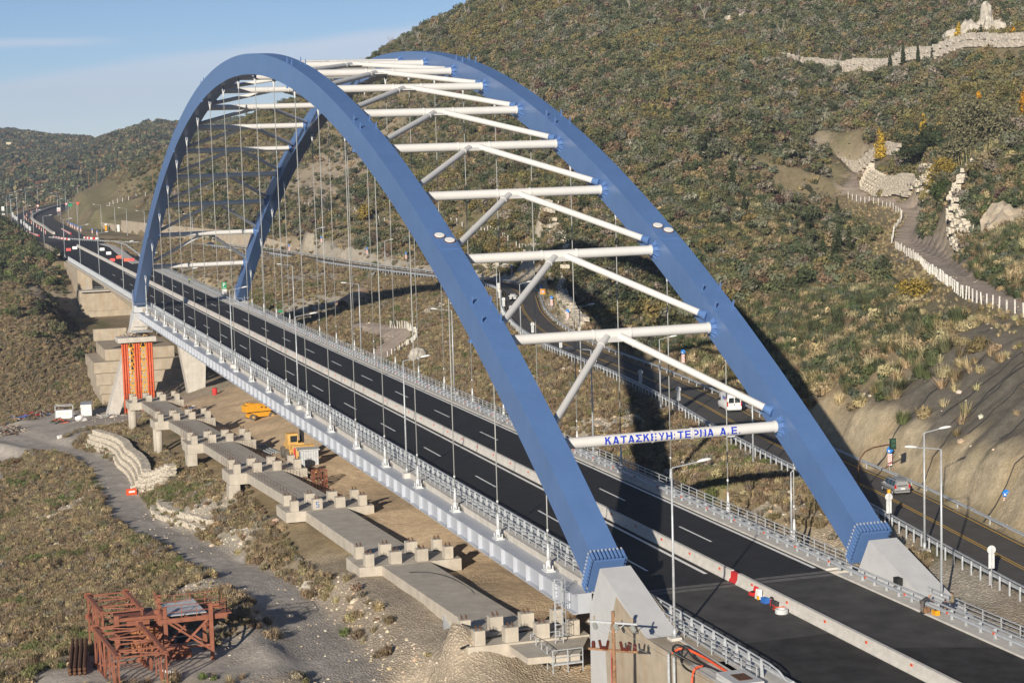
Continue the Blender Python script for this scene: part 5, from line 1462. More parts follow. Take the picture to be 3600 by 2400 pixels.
# silver estate, seen from behind; local +x is forward
def est_extra(t):
    for s in (-.58, .58):
        mb = MB(); mb.path([(-1.55, s, 1.56), (-1.45, s, 1.66), (.35, s, 1.68), (.5, s, 1.6)], .03, 6); mb.build("roof_rail", M['rubber'], t)
    MB().box(-2.06, -1.99, -.78, .78, .32, .56).build("bumper", M['silver_car'], t)
    MB().box(-2.075, -2.05, -.8, .8, .50, .56).build("bumper_strip", M['rubber'], t)
    pl = MB().box(-2.06, -2.03, -.27, .27, .66, .80).build("number_plate", M['white'], t); MB().box(-2.064, -2.055, .22, .27, .66, .80).build("plate_band", M['blue_plastic'], pl)
    for s in (-.86, .86):
        MB().box(.75, .95, s - .09, s + .09, .95, 1.08).build("mirror", M['silver_car'], t)
        MB().box(-1.5, 1.1, s * .985 - .012, s * .985 + .012, .55, .60).build("trim_strip", M['rubber'], t)
        for x in (-.15, -1.0): MB().box(x, x + .18, s * .985 - .02, s * .985 + .02, .80, .83).build("door_handle", M['silver_car'], t)


p = [(-2.0, .38, .85, .87, .78, .70), (-1.98, .30, .92, 1.45, .82, .58), (-1.8, .28, .93, 1.58, .84, .60), (-.6, .26, .92, 1.62, .85, .62), (.35, .26, .92, 1.58, .85, .61), (.6, .26, .92, 1.50, .85, .6), (1.3, .28, .90, .98, .84, .66), (1.9, .30, .78, .82, .80, .66), (2.05, .42, .62, .66, .70, .62)]
gl = [("rear_window", q((-2.005, .56, .99), (-2.005, -.56, .99), (-1.94, -.50, 1.46), (-1.94, .50, 1.46)))]
for s in (-1, 1):
    for a, b in ((-1.75, -1.2), (-1.12, -.22), (-.14, .62)):
        y0 = .835 * s; y1 = .655 * s; f = .55 if b > .5 else 0
        gl.append(("side_window", q((a, y0, .98), (b + (.35 if f else 0), y0, .98), (b - f * .2, y1, 1.50), (a + .05, y1, 1.50)) if s > 0 else q((b + (.35 if f else 0), y0, .98), (a, y0, .98), (a + .05, y1, 1.50), (b - f * .2, y1, 1.50))))
gl.append(("windscreen", q((1.22, -.6, .99), (1.22, .6, .99), (.66, .52, 1.49), (.66, -.52, 1.49))))
li = [("tail_light", M['lamp_red'], (-2.02, -1.9, -.84, -.66, .78, 1.12)), ("tail_light", M['lamp_red'], (-2.02, -1.9, .66, .84, .78, 1.12)), ("headlight", M['white'], (1.82, 1.95, -.76, -.5, .6, .74)), ("headlight", M['white'], (1.82, 1.95, .5, .76, .6, .74))]
hx_ = road_heading(29, -31)
car("estate_car", "silver estate car with roof rails driving away past the sandstone cutting", (29.0, -32.3, 0.006), hx_, p, 1.7, M['silver_car'], [(-1.35, -.76), (-1.35, .76), (1.3, -.76), (1.3, .76)], .31, gl, li, est_extra)
# white saloon coming towards the bridge at the bend; local +x is its front, rz faces the camera
p = [(-2.1, .40, .80, .83, .74, .66), (-2.0, .30, .88, .96, .80, .66), (-1.25, .27, .90, 1.0, .82, .68), (-.75, .26, .90, 1.36, .83, .58), (.2, .26, .90, 1.40, .83, .58), (.35, .26, .90, 1.36, .83, .58), (1.05, .27, .88, .94, .83, .68), (1.9, .30, .76, .80, .79, .68), (2.1, .42, .62, .66, .72, .64)]
gl = [("windscreen", q((1.0, -.62, .95), (1.0, .62, .95), (.38, .5, 1.35), (.38, -.5, 1.35))), ("rear_window", q((-1.2, .6, .99), (-1.2, -.6, .99), (-.78, -.5, 1.34), (-.78, .5, 1.34)))]
for s in (-1, 1):
    y0 = .825 * s; y1 = .60 * s; A = (-1.05, y0, .95); B = (.85, y0, .95); C2 = (.3, y1, 1.34); D_ = (-.72, y1, 1.34)
    gl.append(("side_window", [A, B, C2, D_] if s > 0 else [B, A, D_, C2]))
def sal_extra(t):
    MB().box(2.02, 2.13, -.74, .74, .34, .52).build("bumper", M['white'], t); MB().box(2.05, 2.12, -.3, .3, .56, .68).build("grille", M['rubber'], t)
    MB().box(2.12, 2.14, -.26, .26, .38, .49).build("number_plate", M['white'], t)
    for s in (-.88, .88): MB().box(.7, .86, s - .1, s + .1, .9, 1.02).build("mirror", M['white'], t)
li = [("headlight", M['glass'], (1.98, 2.1, -.72, -.36, .56, .72)), ("headlight", M['glass'], (1.98, 2.1, .36, .72, .56, .72)), ("tail_light", M['lamp_red'], (-2.08, -1.98, -.74, -.5, .66, .82)), ("tail_light", M['lamp_red'], (-2.08, -1.98, .5, .74, .66, .82))]
car("saloon_car", "old white saloon car rounding the bend of the old road towards the viewer", (270.5, -69.9, .006), road_heading(270, -70) + math.pi, p, 1.65, M['white'], [(-1.3, -.74), (-1.3, .74), (1.3, -.74), (1.3, .74)], .3, gl, li, sal_extra)
# white delivery van seen from behind
p = [(-2.75, .42, 1.05, 2.30, .98, .86), (-2.70, .36, 1.08, 2.42, 1.0, .88), (-.5, .34, 1.08, 2.46, 1.0, .88), (1.0, .34, 1.08, 2.44, 1.0, .86), (1.25, .34, 1.08, 2.36, 1.0, .84), (2.1, .36, 1.05, 1.38, .98, .78), (2.65, .40, .95, 1.05, .92, .78), (2.8, .5, .72, .78, .84, .74)]
gl = [("rear_window", q((-2.757, .80, 1.30), (-2.757, .06, 1.30), (-2.752, .06, 2.0), (-2.752, .74, 2.0))), ("rear_window", q((-2.757, -.06, 1.30), (-2.757, -.80, 1.30), (-2.752, -.74, 2.0), (-2.752, -.06, 2.0)))]
for s in (-1, 1):
    y0 = .985 * s; y1 = .88 * s; A = (.9, y0, 1.2); B = (1.85, y0, 1.2); C2 = (1.3, y1, 1.95); D_ = (.9, y1, 1.95)
    gl.append(("side_window", [A, B, C2, D_] if s > 0 else [B, A, D_, C2]))
def van_extra(t):
    MB().box(-2.86, -2.74, -.92, .92, .34, .5).build("bumper", M['galv'], t); MB().box(-2.768, -2.76, -.01, .01, .55, 2.3).build("door_seam", M['galv'], t)
    MB().box(-2.775, -2.765, -.05, .09, 1.0, 1.16).build("lock", M['rubber'], t)
    for s in (-1.12, 1.12): MB().box(1.6, 1.75, s - .14, s + .14, 1.15, 1.5).build("mirror", M['rubber'], t)
    # lettering bands on the left side and the doors
    for (x0, x1, z0, z1, m) in ((-2.2, -.1, 1.60, 1.66, 'blue_plastic'), (-2.2, -.1, 2.02, 2.07, 'blue_plastic')): MB().box(x0, x1, .985 - .08 * (z0 > 1.8), .998 - .05 * (z0 > 1.8), z0, z1).build("band", M[m], t)
    for k, ch in enumerate("POTODY"):
        x = -.25 - k * .32; mb = MB(); mb.box(x - .22, x - .16, .95, .992, 1.72, 1.97); mb.box(x - .05, x, .95, .992, 1.72, 1.97)
        if ch in 'PODT': mb.box(x - .22, x, .95, .992, 1.92, 1.97)
        if ch in 'OD': mb.box(x - .22, x, .95, .992, 1.72, 1.77)
        mb.build("letter", M['sign_red' if k > 3 else 'blue_plastic'], t)
    for (y0, y1, z0, z1, m) in ((.2, .75, 1.15, 1.2, 'galv'), (-.7, -.3, .95, 1.0, 'galv'), (.3, .7, .85, .9, 'galv')): MB().box(-2.768, -2.757, y0, y1, z0, z1).build("door_text", M[m], t)
li = [("tail_light", M['lamp_red'], (-2.77, -2.66, -1.0, -.86, .85, 1.5)), ("tail_light", M['lamp_red'], (-2.77, -2.66, .86, 1.0, .85, 1.5)), ("headlight", M['white'], (2.66, 2.78, -.84, -.5, .72, .92)), ("headlight", M['white'], (2.66, 2.78, .5, .84, .72, .92))]
car("delivery_van", "white delivery van with coloured lettering driving away behind the lowest braces", (89.8, -41.5, .006), road_heading(88, -41), p, 2, M['white'], [(-1.7, -.88), (-1.7, .88), (1.75, -.88), (1.75, .88)], .34, gl, li, van_extra, "van")
# dark car far behind the first strut, and two more specks on the old road
p = [(-2.1, .40, .80, .83, .74, .66), (-2.0, .30, .88, .96, .80, .66), (-1.2, .26, .90, 1.3, .83, .58), (.2, .26, .90, 1.40, .83, .58), (1.05, .27, .88, .94, .83, .68), (1.9, .30, .76, .80, .79, .68), (2.1, .42, .62, .66, .72, .64)]
car("dark_car", "small dark car far off on the old road behind the far arch foot", (556, -45.5, .006), road_heading(556, -45), p, 1.65, M['cloth_navy'], [(-1.3, -.74), (-1.3, .74), (1.3, -.74), (1.3, .74)], .3)

# ------------------------------------------------------------------ launching trestles left of the bridge
def G(x, y): return float(ground_z(x, y))


TR = [("nearest", 6.4, -4.5, 19.9, 0), ("second", 42.8, -5.4, 20.45, 0), ("third", 78.4, -6.2, 20.9, 0), ("fourth", 112.1, -7.0, 22.0, 1), ("fifth", 153.0, -9.0, 21.7, 2), ("sixth", 193.8, -11.0, 21.6, 3), ("farthest", 235.9, -13.0, 21.2, 3)]
rebar = MB()
for sx in (-.22, .0, .22):
    for sy in (-.2, .2): rebar.tube((sx, sy, 0), (sx, sy, .36), .028, 4)
rebar_me = rebar.mesh("starter_bars", M['rust'])
blk_in = MB().box(-.5, .5, -.58, .58, 0, 1.25).mesh("block", M['conc_raw']); blk_out = MB().box(-.5, .5, -.46, .46, 0, 1.25).mesh("block", M['conc_raw'])
for ti, (w, xn, z, yb_, cols) in enumerate(TR):
    t = thing("concrete_trestle", "pale concrete trestle with stub blocks, %s of the row left of the bridge" % w, "trestle", (xn, yb_, z), 0, "concrete trestles left of the bridge")
    th = 1.25 if ti < 3 else 1.5
    mb = MB(); mb.prism([(-.9, -9.6), (-.7, 1.15), (4.6, 1.3), (5.2, .8), (5.2, -9.3), (4.6, -9.6)], 'z', -th, 0); cap = mb.build("cap_beam", M['conc_raw'], t)
    for r_, (bx, by0) in enumerate(((0, 0), (3.85, .1))):
        for k in range(4):
            b = inst("block", blk_in if k in (1, 2) else blk_out, t, (bx + .05 * random.uniform(-1, 1), by0 - 2.8 * k, 0))
            inst("starter_bars", rebar_me, b, (0, 0, 1.25))
            if r_ == 0 and k in (1, 2): 
                q = inst("starter_bars", rebar_me, t, (bx + 4.6 - .9, by0 - 2.8 * k, 0))
    # slab running on towards the next trestle
    if ti > 0:
        xp, zp, yp = TR[ti - 1][1] + 5.0 - xn, TR[ti - 1][2] - z, TR[ti - 1][3] - yb_
        sl = MB(); y0, y1 = (-6.2, -1.2)
        a = [(-.7, y0, -1.3), (-.7, y1, -1.3), (xp, y1 + yp, zp - 1.3), (xp, y0 + yp, zp - 1.3)]
        bq = [(p[0], p[1], p[2] + 1.28) for p in a]; sl.hexa([a[0], a[3], a[2], a[1], bq[0], bq[3], bq[2], bq[1]]); sl.build("link_slab", M['conc_raw'], t)
    else:
        sl = MB(); sl.prism([(-.7, -9.6), (-.7, -2.4), (-5.2, -2.6), (-5.6, -7.0)], 'z', -.7, -.15); sl.build("link_slab", M['conc_raw'], t)
    if cols:
        for cx in (.4, 4.1):
            for k, cy in enumerate((.35, -4.6)):
                if cols == 1 and k: continue
                gz_ = G(xn + cx, yb_ + cy) - z - .6
                if cols >= 2 or cx < 1: MB().tube((0, 0, gz_), (0, 0, -th + .02), .62, 16).build("column", M['conc_raw'], t, smooth=True, loc=(cx, cy, 0))
    if ti == 3 or ti == 4:
        MB().box(-1.0, 1.0, -.2, 1.35, -th - 1.9, -th + .01).build("corbel", M['conc_raw'], t)
    if ti >= 3 and ti < 7:
        f = thing("rebar_fence", "thin rusty rebar fence lining the slab of the %s trestle" % w, "fence", (xn, yb_, z), 0, "rebar fences on the trestles")
        bars = MB()
        if ti > 0:
            L0 = Vector((-.7, -1.35, 0)); L1 = Vector((xp, yp - 1.35, zp)); nseg = 16
            for s, off in ((1, 0), (2, -4.7)):
                pts = [L0.lerp(L1, k / nseg) + Vector((0, off, 0)) for k in range(nseg + 1)]
                for p in pts: MB().tube(p, p + Vector((0, 0, 1.0)), .022, 4).build("post", M['rust'], f)
                for hz in (.35, .68, 1.0): MB().path([p + Vector((0, 0, hz + .05 * math.sin(7 * i))) for i, p in enumerate(pts)], .014, 4).build("bar", M['rust'], f)
            for cx in (-.7, 1.2, 3.1, 5.0): MB().tube((cx, 1.2, 0), (cx, 1.2, 1.6), .022, 4).build("post", M['rust'], f)
            for hz in (.5, 1.0, 1.5): MB().tube((-.7, 1.2, hz), (5, 1.2, hz), .014, 4).build("bar", M['rust'], f)
mb = MB(); seg7(mb, 0, .3, .3, .62, 'afgcd', -.51, .07); five = mb.build("painted_digit", M['sign_blue'], [o for o in bpy.data.objects if o.name.startswith("concrete_trestle")][2]); five.location = (0, -2.6, 0)

# orange shoring tower below the far pier
tw = thing("shoring_tower", "orange and yellow steel shoring tower below the far arch foot", "tower", (296, 13, -24.7))
tube_me = MB().tube((0, 0, 0), (0, 0, 17.6), .23, 8).mesh("tube", M['orange'], True)
flange = MB()
for k in range(9): flange.tube((0, 0, 1.4 + k * 1.95), (0, 0, 1.52 + k * 1.95), .24, 8)
flange_me = flange.mesh("flanges", M['orange'])
for cy in (3.0, .25, -2.6):
    for dx, dy in ((0, -.55), (0, 0), (0, .55), (.8, -.3), (.8, .3)):
        o = inst("tube", tube_me, tw, (dx, cy + dy, 0)); fl_ = inst("flange", flange_me, o); fl_['kind'] = 'stuff'
for y0, y1 in ((2.2, .95), (-.5, -1.85)):
    for k in range(10):
        z0 = .6 + k * 1.75; MB().bar((-.1, y0, z0), (-.1, y1, z0), .2, .22).build("lattice_bar", M['yellow'], tw)
        ym = (y0 + y1) / 2; MB().bar((-.1, y0, z0), (-.1, ym, z0 + 1.65), .16, .16).build("lattice_brace", M['yellow'], tw); MB().bar((-.1, y1, z0), (-.1, ym, z0 + 1.65), .16, .16).build("lattice_brace", M['yellow'], tw)
        MB().bar((.7, y0, z0 + .8), (.7, y1, z0 + .8), .1, .1).build("lattice_bar", M['yellow'], tw)
mb = MB(); mb.box(-1.2, 4.5, -4.1, 4.6, 17.6, 18.7); mb.build("cap_slab", M['conc'], tw)
deb = MB(); rr = random.Random(4)
for k in range(26):
    x, y = rr.uniform(-.8, 3.5), rr.uniform(-3.6, 4.2); a = rr.uniform(0, 6.28); l = rr.uniform(.5, 1.6)
    deb.bar((x, y, 18.8 + rr.uniform(0, .5)), (x + math.cos(a) * l, y + math.sin(a) * l, 18.9 + rr.uniform(0, .7)), rr.uniform(.08, .25), rr.uniform(.06, .3), rr.choice((0, 0, 1, 2)))
d_ = deb.build("scrap_on_tower", [M['rust'], M['timber'], M['yellow_dusty']], loc=(296, 13, -24.7)); tag(d_, "jumble of steel and timber lying on top of the orange tower", "scrap", kind='stuff')
pf = thing("work_platform", "grey steel work platform beside the far left pedestal", "platform", (296.5, 12.6, -4.8))
MB().box(-1.5, 2, -3, 1.5, -.1, .05).build("deck", M['galv'], pf)
for k in range(5): MB().tube((-1.5, -3 + k * 1.1, 0), (-1.5, -3 + k * 1.1, 1.1), .03, 5).build("post", M['galv'], pf)
for h in (.5, 1.1): MB().tube((-1.5, -3, h), (-1.5, 1.4, h), .025, 5).build("rail", M['galv'], pf)

# containers and yard
ct = thing("container", "white storage container with grey ribbed doors standing in the yard, beside the pier", "container", (305.5, 24.6, G(304, 24) + .1), math.radians(-8))
MB().box(0, 5.5, -1.25, 1.25, 0, 2.6).build("body", M['white'], ct)
for k in range(6): MB().box(-.04, 0.0, -1.1 + k * .42, -.98 + k * .42, .1, 2.5).build("rib", M['sign_back'], ct)
for k in range(9): MB().box(.3 + k * .6, .42 + k * .6, 1.25, 1.29, .1, 2.5).build("rib", M['sign_back'], ct)
MB().box(-.05, 5.55, -1.3, 1.3, 2.6, 2.68).build("roof", M['galv'], ct)
tk = thing("water_tank", "white open steel tank with faded lettering and a frame above, in the yard", "tank", (303.5, 29.8, G(302, 30) + .1), math.radians(-6))
mb = MB(); mb.prism([(-1.8, .3), (-1.55, 0), (1.55, 0), (1.8, .3), (1.8, 1.9), (-1.8, 1.9)], 'x', -.7, .8); mb.build("tank_wall", M['white'], tk)
for y in (-2.0, 2.0):
    for x in (-.5, 1.6): MB().bar((x, y, 0), (x, y, 2.9), .12, .12).build("post", M['galv'], tk)
for x in (-.5, 1.6): MB().bar((x, -2.0, 2.9), (x, 2.0, 2.9), .12, .12).build("beam", M['galv'], tk)
for y in (-2, 2): MB().bar((-.5, y, 2.9), (1.6, y, 2.9), .12, .12).build("beam", M['galv'], tk)
M['faded'] = mat("faded stencil", (.50, .42, .36), .8)
for k, sg in enumerate(('afgcd', 'afed', 'ef', 'afgde', 'fed')):
    mb = MB(); seg7(mb, 1.25 - k * .55, .75, .32, .62, sg, -.71, .08); mb.build("letter", M['faded'], tk)


def heap(name, label, cat, loc, n, sx, sy, h, mats_, seed, L=(.8, 2.6), th=(.08, .3)):
    """a heap of loose bars and plates, too tangled to count"""
    r = random.Random(seed); mb = MB()
    for k in range(n):
        a = r.uniform(0, 6.28); rr = math.sqrt(r.uniform(0, 1)); x, y = math.cos(a) * rr * sx, math.sin(a) * rr * sy
        z = r.uniform(0, h) * (1 - rr * .8); b = r.uniform(0, 6.28); l = r.uniform(*L) / 2; dz = r.uniform(-.3, .3) * l
        mb.bar((x - math.cos(b) * l, y - math.sin(b) * l, z - dz + .1), (x + math.cos(b) * l, y + math.sin(b) * l, z + dz + .15), r.uniform(*th), r.uniform(th[0], th[1] * .7), r.randrange(len(mats_)))
    o = mb.build(name, [M[m] for m in mats_], loc=loc); return tag(o, label, cat, kind='stuff')


for nm, lab, x, y, n, sx, sy, h, ms, sd in (
        ("scrap_heap", "mixed heap of red, blue and rusty scrap at the left of the yard", 316, 36.5, 60, 3.0, 4.5, 1.5, ['rust', 'red', 'timber', 'blue_plastic', 'rust', 'conc_raw'], 1),
        ("timber_heap", "heap of broken rusty boards behind the white tank", 320, 29.0, 60, 2.5, 6, 1.6, ['rust', 'timber', 'conc_raw', 'rust'], 2),
        ("timber_heap", "sprawling heap of pale broken timber at the left edge of the yard", 287, 43.5, 80, 7, 4.0, 1.6, ['timber', 'conc_raw', 'rust', 'timber'], 3),
        ("scrap_heap", "rust red plates and green scrap in front of the white tank", 292, 32.0, 24, 2.0, 1.8, 1.4, ['rust', 'rust_paint', 'green_metal', 'red_orange'], 4),
        ("rebar_heap", "heap of rusty reinforcing bars at the bend of the dirt track", 243, 43.8, 60, 3.4, 2.4, 1.0, ['rust', 'rust'], 5),
        ("formwork_heap", "jumble of brown steel frames behind the third and fourth trestles", 113, 12.0, 70, 5.5, 1.6, 1.6, ['timber', 'rust', 'yellow_dusty'], 6),
        ("formwork_heap", "grey formwork panels at the foot of the far pier's left leg", 297, 20.0, 40, 2.5, 2.5, 1.2, ['galv', 'timber', 'conc'], 7),
        ("welder_scrap", "small blue machine and scrap behind the farthest trestle", 262, 6.5, 20, 1.6, 1.4, 1.2, ['blue_plastic', 'conc', 'rust'], 8),
        ("scrap_heap", "dark debris on the ground below the foundation steps", 300, 9.0, 40, 2.0, 6, 1.1, ['rust', 'timber', 'cloth_dark'], 9)):
    heap(nm, lab, "heap", (x, y, G(x, y)), n, sx, sy, h, ms, sd)
for (nm, lab, x, y, m, sc) in (("tarpaulin", "crumpled white sheet on the edge of the yard", 289.5, 27.2, 'ceramic', 1.6), ("boulder", "white boulder on the bank below the yard", 219.0, 49.5, 'rock', 1.9), ("boulder", "pale boulder beside the lower dirt track, under the gravel mound", 53, 24.6, 'rock', 1.0), ("tarpaulin", "white sack lying by the dirt track near the yard", 262, 34.0, 'ceramic', .8), ("boulder", "ochre rock outcrop beside the fenced loop track", 215.5, -32.0, 'rock', 2.4)):
    bm = bmesh.new(); bmesh.ops.create_icosphere(bm, subdivisions=2, radius=1); r = random.Random(len(lab))
    for v in bm.verts: v.co *= r.uniform(.75, 1.2); v.co.z = v.co.z * .6 + .3
    mb = MB(); mb.add([tuple(v.co * sc) for v in bm.verts], [[v.index for v in f.verts] for f in bm.faces]); bm.free()
    tag(mb.build(nm, M[m], loc=(x, y, G(x, y))), lab, "rock" if nm == "boulder" else "sheet")
kb = thing("concrete_block", "pale concrete barrier blocks at the left edge of the track", "block", (262, 47.5, G(262, 47.5)), .5)
for k in range(2): MB().prism([(-.4, 0), (.4, 0), (.15, .9), (-.15, .9)], 'x', k * 2.6, k * 2.6 + 2.2).build("block", M['conc_white'], kb)
ob = thing("barrier_block", "orange and white plastic barrier at the foot of the gabion wall", "barrier", (161.5, 30.9, G(161.5, 30.9)), .2)
MB().prism([(-.3, 0), (.3, 0), (.18, 1.05), (-.18, 1.05)], 'y', -.8, .8).build("body", M['red_orange'], ob); MB().box(-.27, -.2, -.5, .5, .42, .72).build("stripe", M['white'], ob); MB().tube((0, 0, 1.05), (0, 0, 1.45), .12, 8).build("lamp", M['sign_back'], ob)
bl = thing("fuel_drum", "red fuel drum standing at the foot of the pier leg", "drum", (278.5, -1.5, G(278.5, -1.5))); MB().lathe([(.55, 0), (.55, .6), (.58, .65), (.55, .7), (.55, 1.5), (.5, 1.55)], seg=14).build("body", M['red'], bl)
MB().lathe([(.58, .3), (.6, .36), (.58, .42)], seg=14).build("hoop", M['rust'], bl)

# yellow boom lift under the girder
lf = thing("boom_lift", "yellow boom lift with grey tyres parked under the bridge girder", "boom lift", (203.5, 2.0, G(203, 2) + .02), math.radians(-78))
MB().prism([(-2.6, .45), (2.2, .45), (2.2, 1.0), (1.6, 1.35), (-1.6, 1.35), (-2.6, 1.0)], 'y', -.75, .75).build("chassis", M['yellow'], lf)
MB().prism([(-3.2, 1.5), (2.4, 1.5), (2.8, 2.0), (-.6, 2.75), (-1.2, 3.0), (-2.4, 3.05), (-2.6, 2.75), (-3.2, 2.7)], 'y', -1.05, 1.05).build("turret", M['yellow'], lf)
MB().box(-2.0, 1.4, -.9, .9, 1.35, 1.5).build("slew_ring", M['rubber'], lf)
MB().bar((-2.2, 0, 2.9), (4.4, 0, 1.9), .5, .5).build("boom", M['yellow'], lf); MB().bar((4.2, 0, 1.95), (5.6, 0, 1.0), .3, .3).build("jib", M['rubber'], lf); MB().box(5.3, 6.6, -1.1, 1.1, .3, .5).build("basket", M['galv'], lf)
for k in range(3): MB().box(-.2 + k * .8, .15 + k * .8, -1.07, -1.05, 2.15 - k * .12, 2.4 - k * .12).build("vent", M['rubber'], lf)
M['tyre'] = mat("dusty tyre", (.14, .125, .105), .9)
for x in (-1.9, 1.9):
    for y in (-1.15, 1.15):
        w = MB().tube((0, -.28, 0), (0, .28, 0), .56, 18).build("wheel", M['tyre'], lf, loc=(x, y, .56)); MB().tube((0, -.3, 0), (0, .3, 0), .25, 10).build("hub", M['yellow_dusty'], w)
# dusty yellow excavator with its bucket turned towards us, grey shed in front
ex = thing("wheel_loader", "dusty yellow loader with a curved toothed bucket behind the fourth trestle", "loader", (133.5, 9.3, G(133.5, 9.3)), 0)
MB().prism([(0, .8), (4.6, .8), (4.6, 2.1), (3.4, 2.5), (0, 2.6)], 'y', -1.1, 1.1).build("body", M['yellow_dusty'], ex)
cb = MB().prism([(.3, 2.4), (2.2, 2.4), (2.0, 4.0), (.5, 4.0)], 'y', -.3, 1.25).build("cab", M['yellow_dusty'], ex); MB().box(.33, .40, -.15, .85, 2.75, 3.7).build("cab_window", M['glass'], cb)
MB().box(1.6, 2.1, -1.5, -.9, 2.4, 4.6).build("exhaust_stack", M['rubber'], ex)
for x in (.9, 3.7):
    for y in (-1.3, 1.3): MB().tube((0, -.35, 0), (0, .35, 0), .85, 18).build("wheel", M['tyre'], ex, loc=(x, y, .85))
pts = [(-1.9 + 1.25 * math.cos(t), 1.35 + 1.35 * math.sin(t)) for t in np.linspace(math.radians(20), math.radians(205), 12)]
inn = [(-1.9 + 1.15 * math.cos(t), 1.35 + 1.25 * math.sin(t)) for t in np.linspace(math.radians(205), math.radians(20), 12)]
bk = MB().prism(pts + inn, 'y', -2.1, 1.2).build("bucket", M['yellow_dusty'], ex); MB().bar((-.8, -.3, 1.8), (1.0, -.3, 2.3), .35, .45).build("arm", M['yellow_dusty'], ex)
for k in range(7): MB().prism([(-3.1, .72), (-2.9, .85), (-3.05, .35)], 'y', -2.0 + k * .5, -1.78 + k * .5).build("tooth", M['yellow'], bk)
sh = thing("site_shed", "small grey corrugated shed between the trestle blocks and the yellow loader", "shed", (121.5, 10.2, G(121.5, 11)), -.1)
MB().box(0, 2.2, -1.6, 1.0, 0, 2.5).build("wall", M['galv'], sh); MB().box(-.25, 2.5, -1.8, 1.4, 2.5, 2.62).build("roof", M['sign_back'], sh)
for k in range(7): MB().box(-.05, 0, -1.5 + k * .36, -1.38 + k * .36, .05, 2.45).build("rib", M['sign_back'], sh)
gc = thing("gas_cylinder", "red gas cylinder leaning beside the grey shed", "cylinder", (120.6, 12.2, -7.0)); MB().lathe([(.16, 0), (.16, 1.2), (.1, 1.4), (.05, 1.45)], seg=10).build("body", M['red'], gc); MB().tube((0, 0, 1.45), (0, 0, 1.6), .06, 6).build("valve", M['galv'], gc)
sp = thing("steel_profiles", "bundle of grey steel profiles on the sand behind the fourth trestle", "steel bundle", (156, 9.8, G(156, 9.8)), .12)
for k in range(6): MB().bar((-4.5, -.9 + k * .36, .25 + .1 * (k % 2)), (4.0, -.8 + k * .36, .3 + .1 * (k % 2)), .22, .22).build("profile", M['galv'], sp)
cg = thing("rebar_cage", "upright rust red rebar cage beside the third trestle", "rebar cage", (107.2, 11.6, G(107.2, 11.6)), .2)
for a in (-.9, -.45, 0, .45, .9):
    for s in (-.6, .6): MB().bar((s, a, 0), (s, a, 2.6), .07, .07).build("bar", M['rust_paint'], cg)
for a in (-.3, 0, .3):
    for s in (-.9, .9): MB().bar((a, s, 0), (a, s, 2.6), .06, .06).build("bar", M['rust_paint'], cg)
for z in (.1, .9, 1.75, 2.6):
    mb = MB(); mb.path([(-.6, -.9, z), (.6, -.9, z), (.6, .9, z), (-.6, .9, z), (-.6, -.9, z)], .05, 4); mb.build("hoop", M['rust_paint'], cg)
MB().box(-.6, .6, -.9, .9, 0, .35).build("base", M['rust_paint'], cg)
# bent black pipes by the near trestles
for pts, lab in (([(37.4, 17.6, -5.3), (36.6, 15.8, -5.3), (33.2, 14.6, -5.2), (28.5, 14.3, -5.1), (25.0, 14.6, -5.0), (22.8, 15.8, -5.1), (20.6, 17.4, -5.4)], "long bent black pipe arcing over the slab behind the nearest trestle"), ([(5.9, 21.6, -4.55), (7.0, 19.2, -4.3), (7.9, 16.4, -4.3), (8.3, 14.0, -4.3)], "black pipe lying across the cap of the nearest trestle")):
    mb = MB(); mb.path([tuple(p) for p in spline([(a, b, c) for a, b, c in pts], .6)], .09, 7); tag(mb.build("bent_pipe", M['rubber']), lab, "pipe")
o = MB().hexa([(18.5, 17.6, -6.2), (21.2, 17.2, -6.0), (22.0, 18.6, -5.9), (18.2, 19.6, -6.3), (18.5, 17.6, -6.1), (21.2, 17.2, -5.2), (22.0, 18.6, -5.1), (18.2, 19.6, -6.2)]).build("metal_sheet", M['galv']); tag(o, "loose pale sheet beside the bent black pipe", "sheet")

# ladder, stair and platform at the near end of the girder
ld = thing("caged_ladder", "grey caged access ladder at the near left end of the girder", "ladder", (4.4, 13.4, -6.0))
for s in (-.35, .35): MB().bar((0, s, 0), (0, s, 6.9), .07, .07).build("rail", M['galv'], ld)
for k in range(20): MB().tube((0, -.35, .3 + k * .33), (0, .35, .3 + k * .33), .03, 5).build("rung", M['galv'], ld)
for k in range(6):
    mb = MB(); mb.path([(0, -.35, 2.2 + k * .95), (-.5, -.45, 2.2 + k * .95), (-.8, 0, 2.2 + k * .95), (-.5, .45, 2.2 + k * .95), (0, .35, 2.2 + k * .95)], .03, 4); mb.build("hoop", M['galv'], ld)
for a in ((-.8, 0), (-.5, .45), (-.5, -.45)): MB().tube((a[0], a[1], 2.1), (a[0], a[1], 6.95), .025, 4).build("cage_bar", M['galv'], ld)
sp_ = thing("access_platform", "small steel access platform with railings at the base of the near ladder", "platform", (2.8, 14.2, -5.2))
MB().box(-2.4, 3.2, -1.4, 1.2, -.12, 0).build("deck", M['galv'], sp_)
for x in (-2.4, -1.0, .4, 1.8, 3.2):
    for y in (1.2,): MB().tube((x, y, -.8), (x, y, 1.15), .05, 5).build("post", M['galv'], sp_)
for y in (-.1, -1.4): 
    for x in (-2.4, 3.2): MB().tube((x, y, -.8), (x, y, 1.15), .05, 5).build("post", M['galv'], sp_)
for z in (.55, 1.15):
    mb = MB(); mb.path([(-2.4, -1.4, z), (-2.4, 1.2, z), (3.2, 1.2, z), (3.2, -1.4, z)], .035, 5); mb.build("rail", M['galv'], sp_)

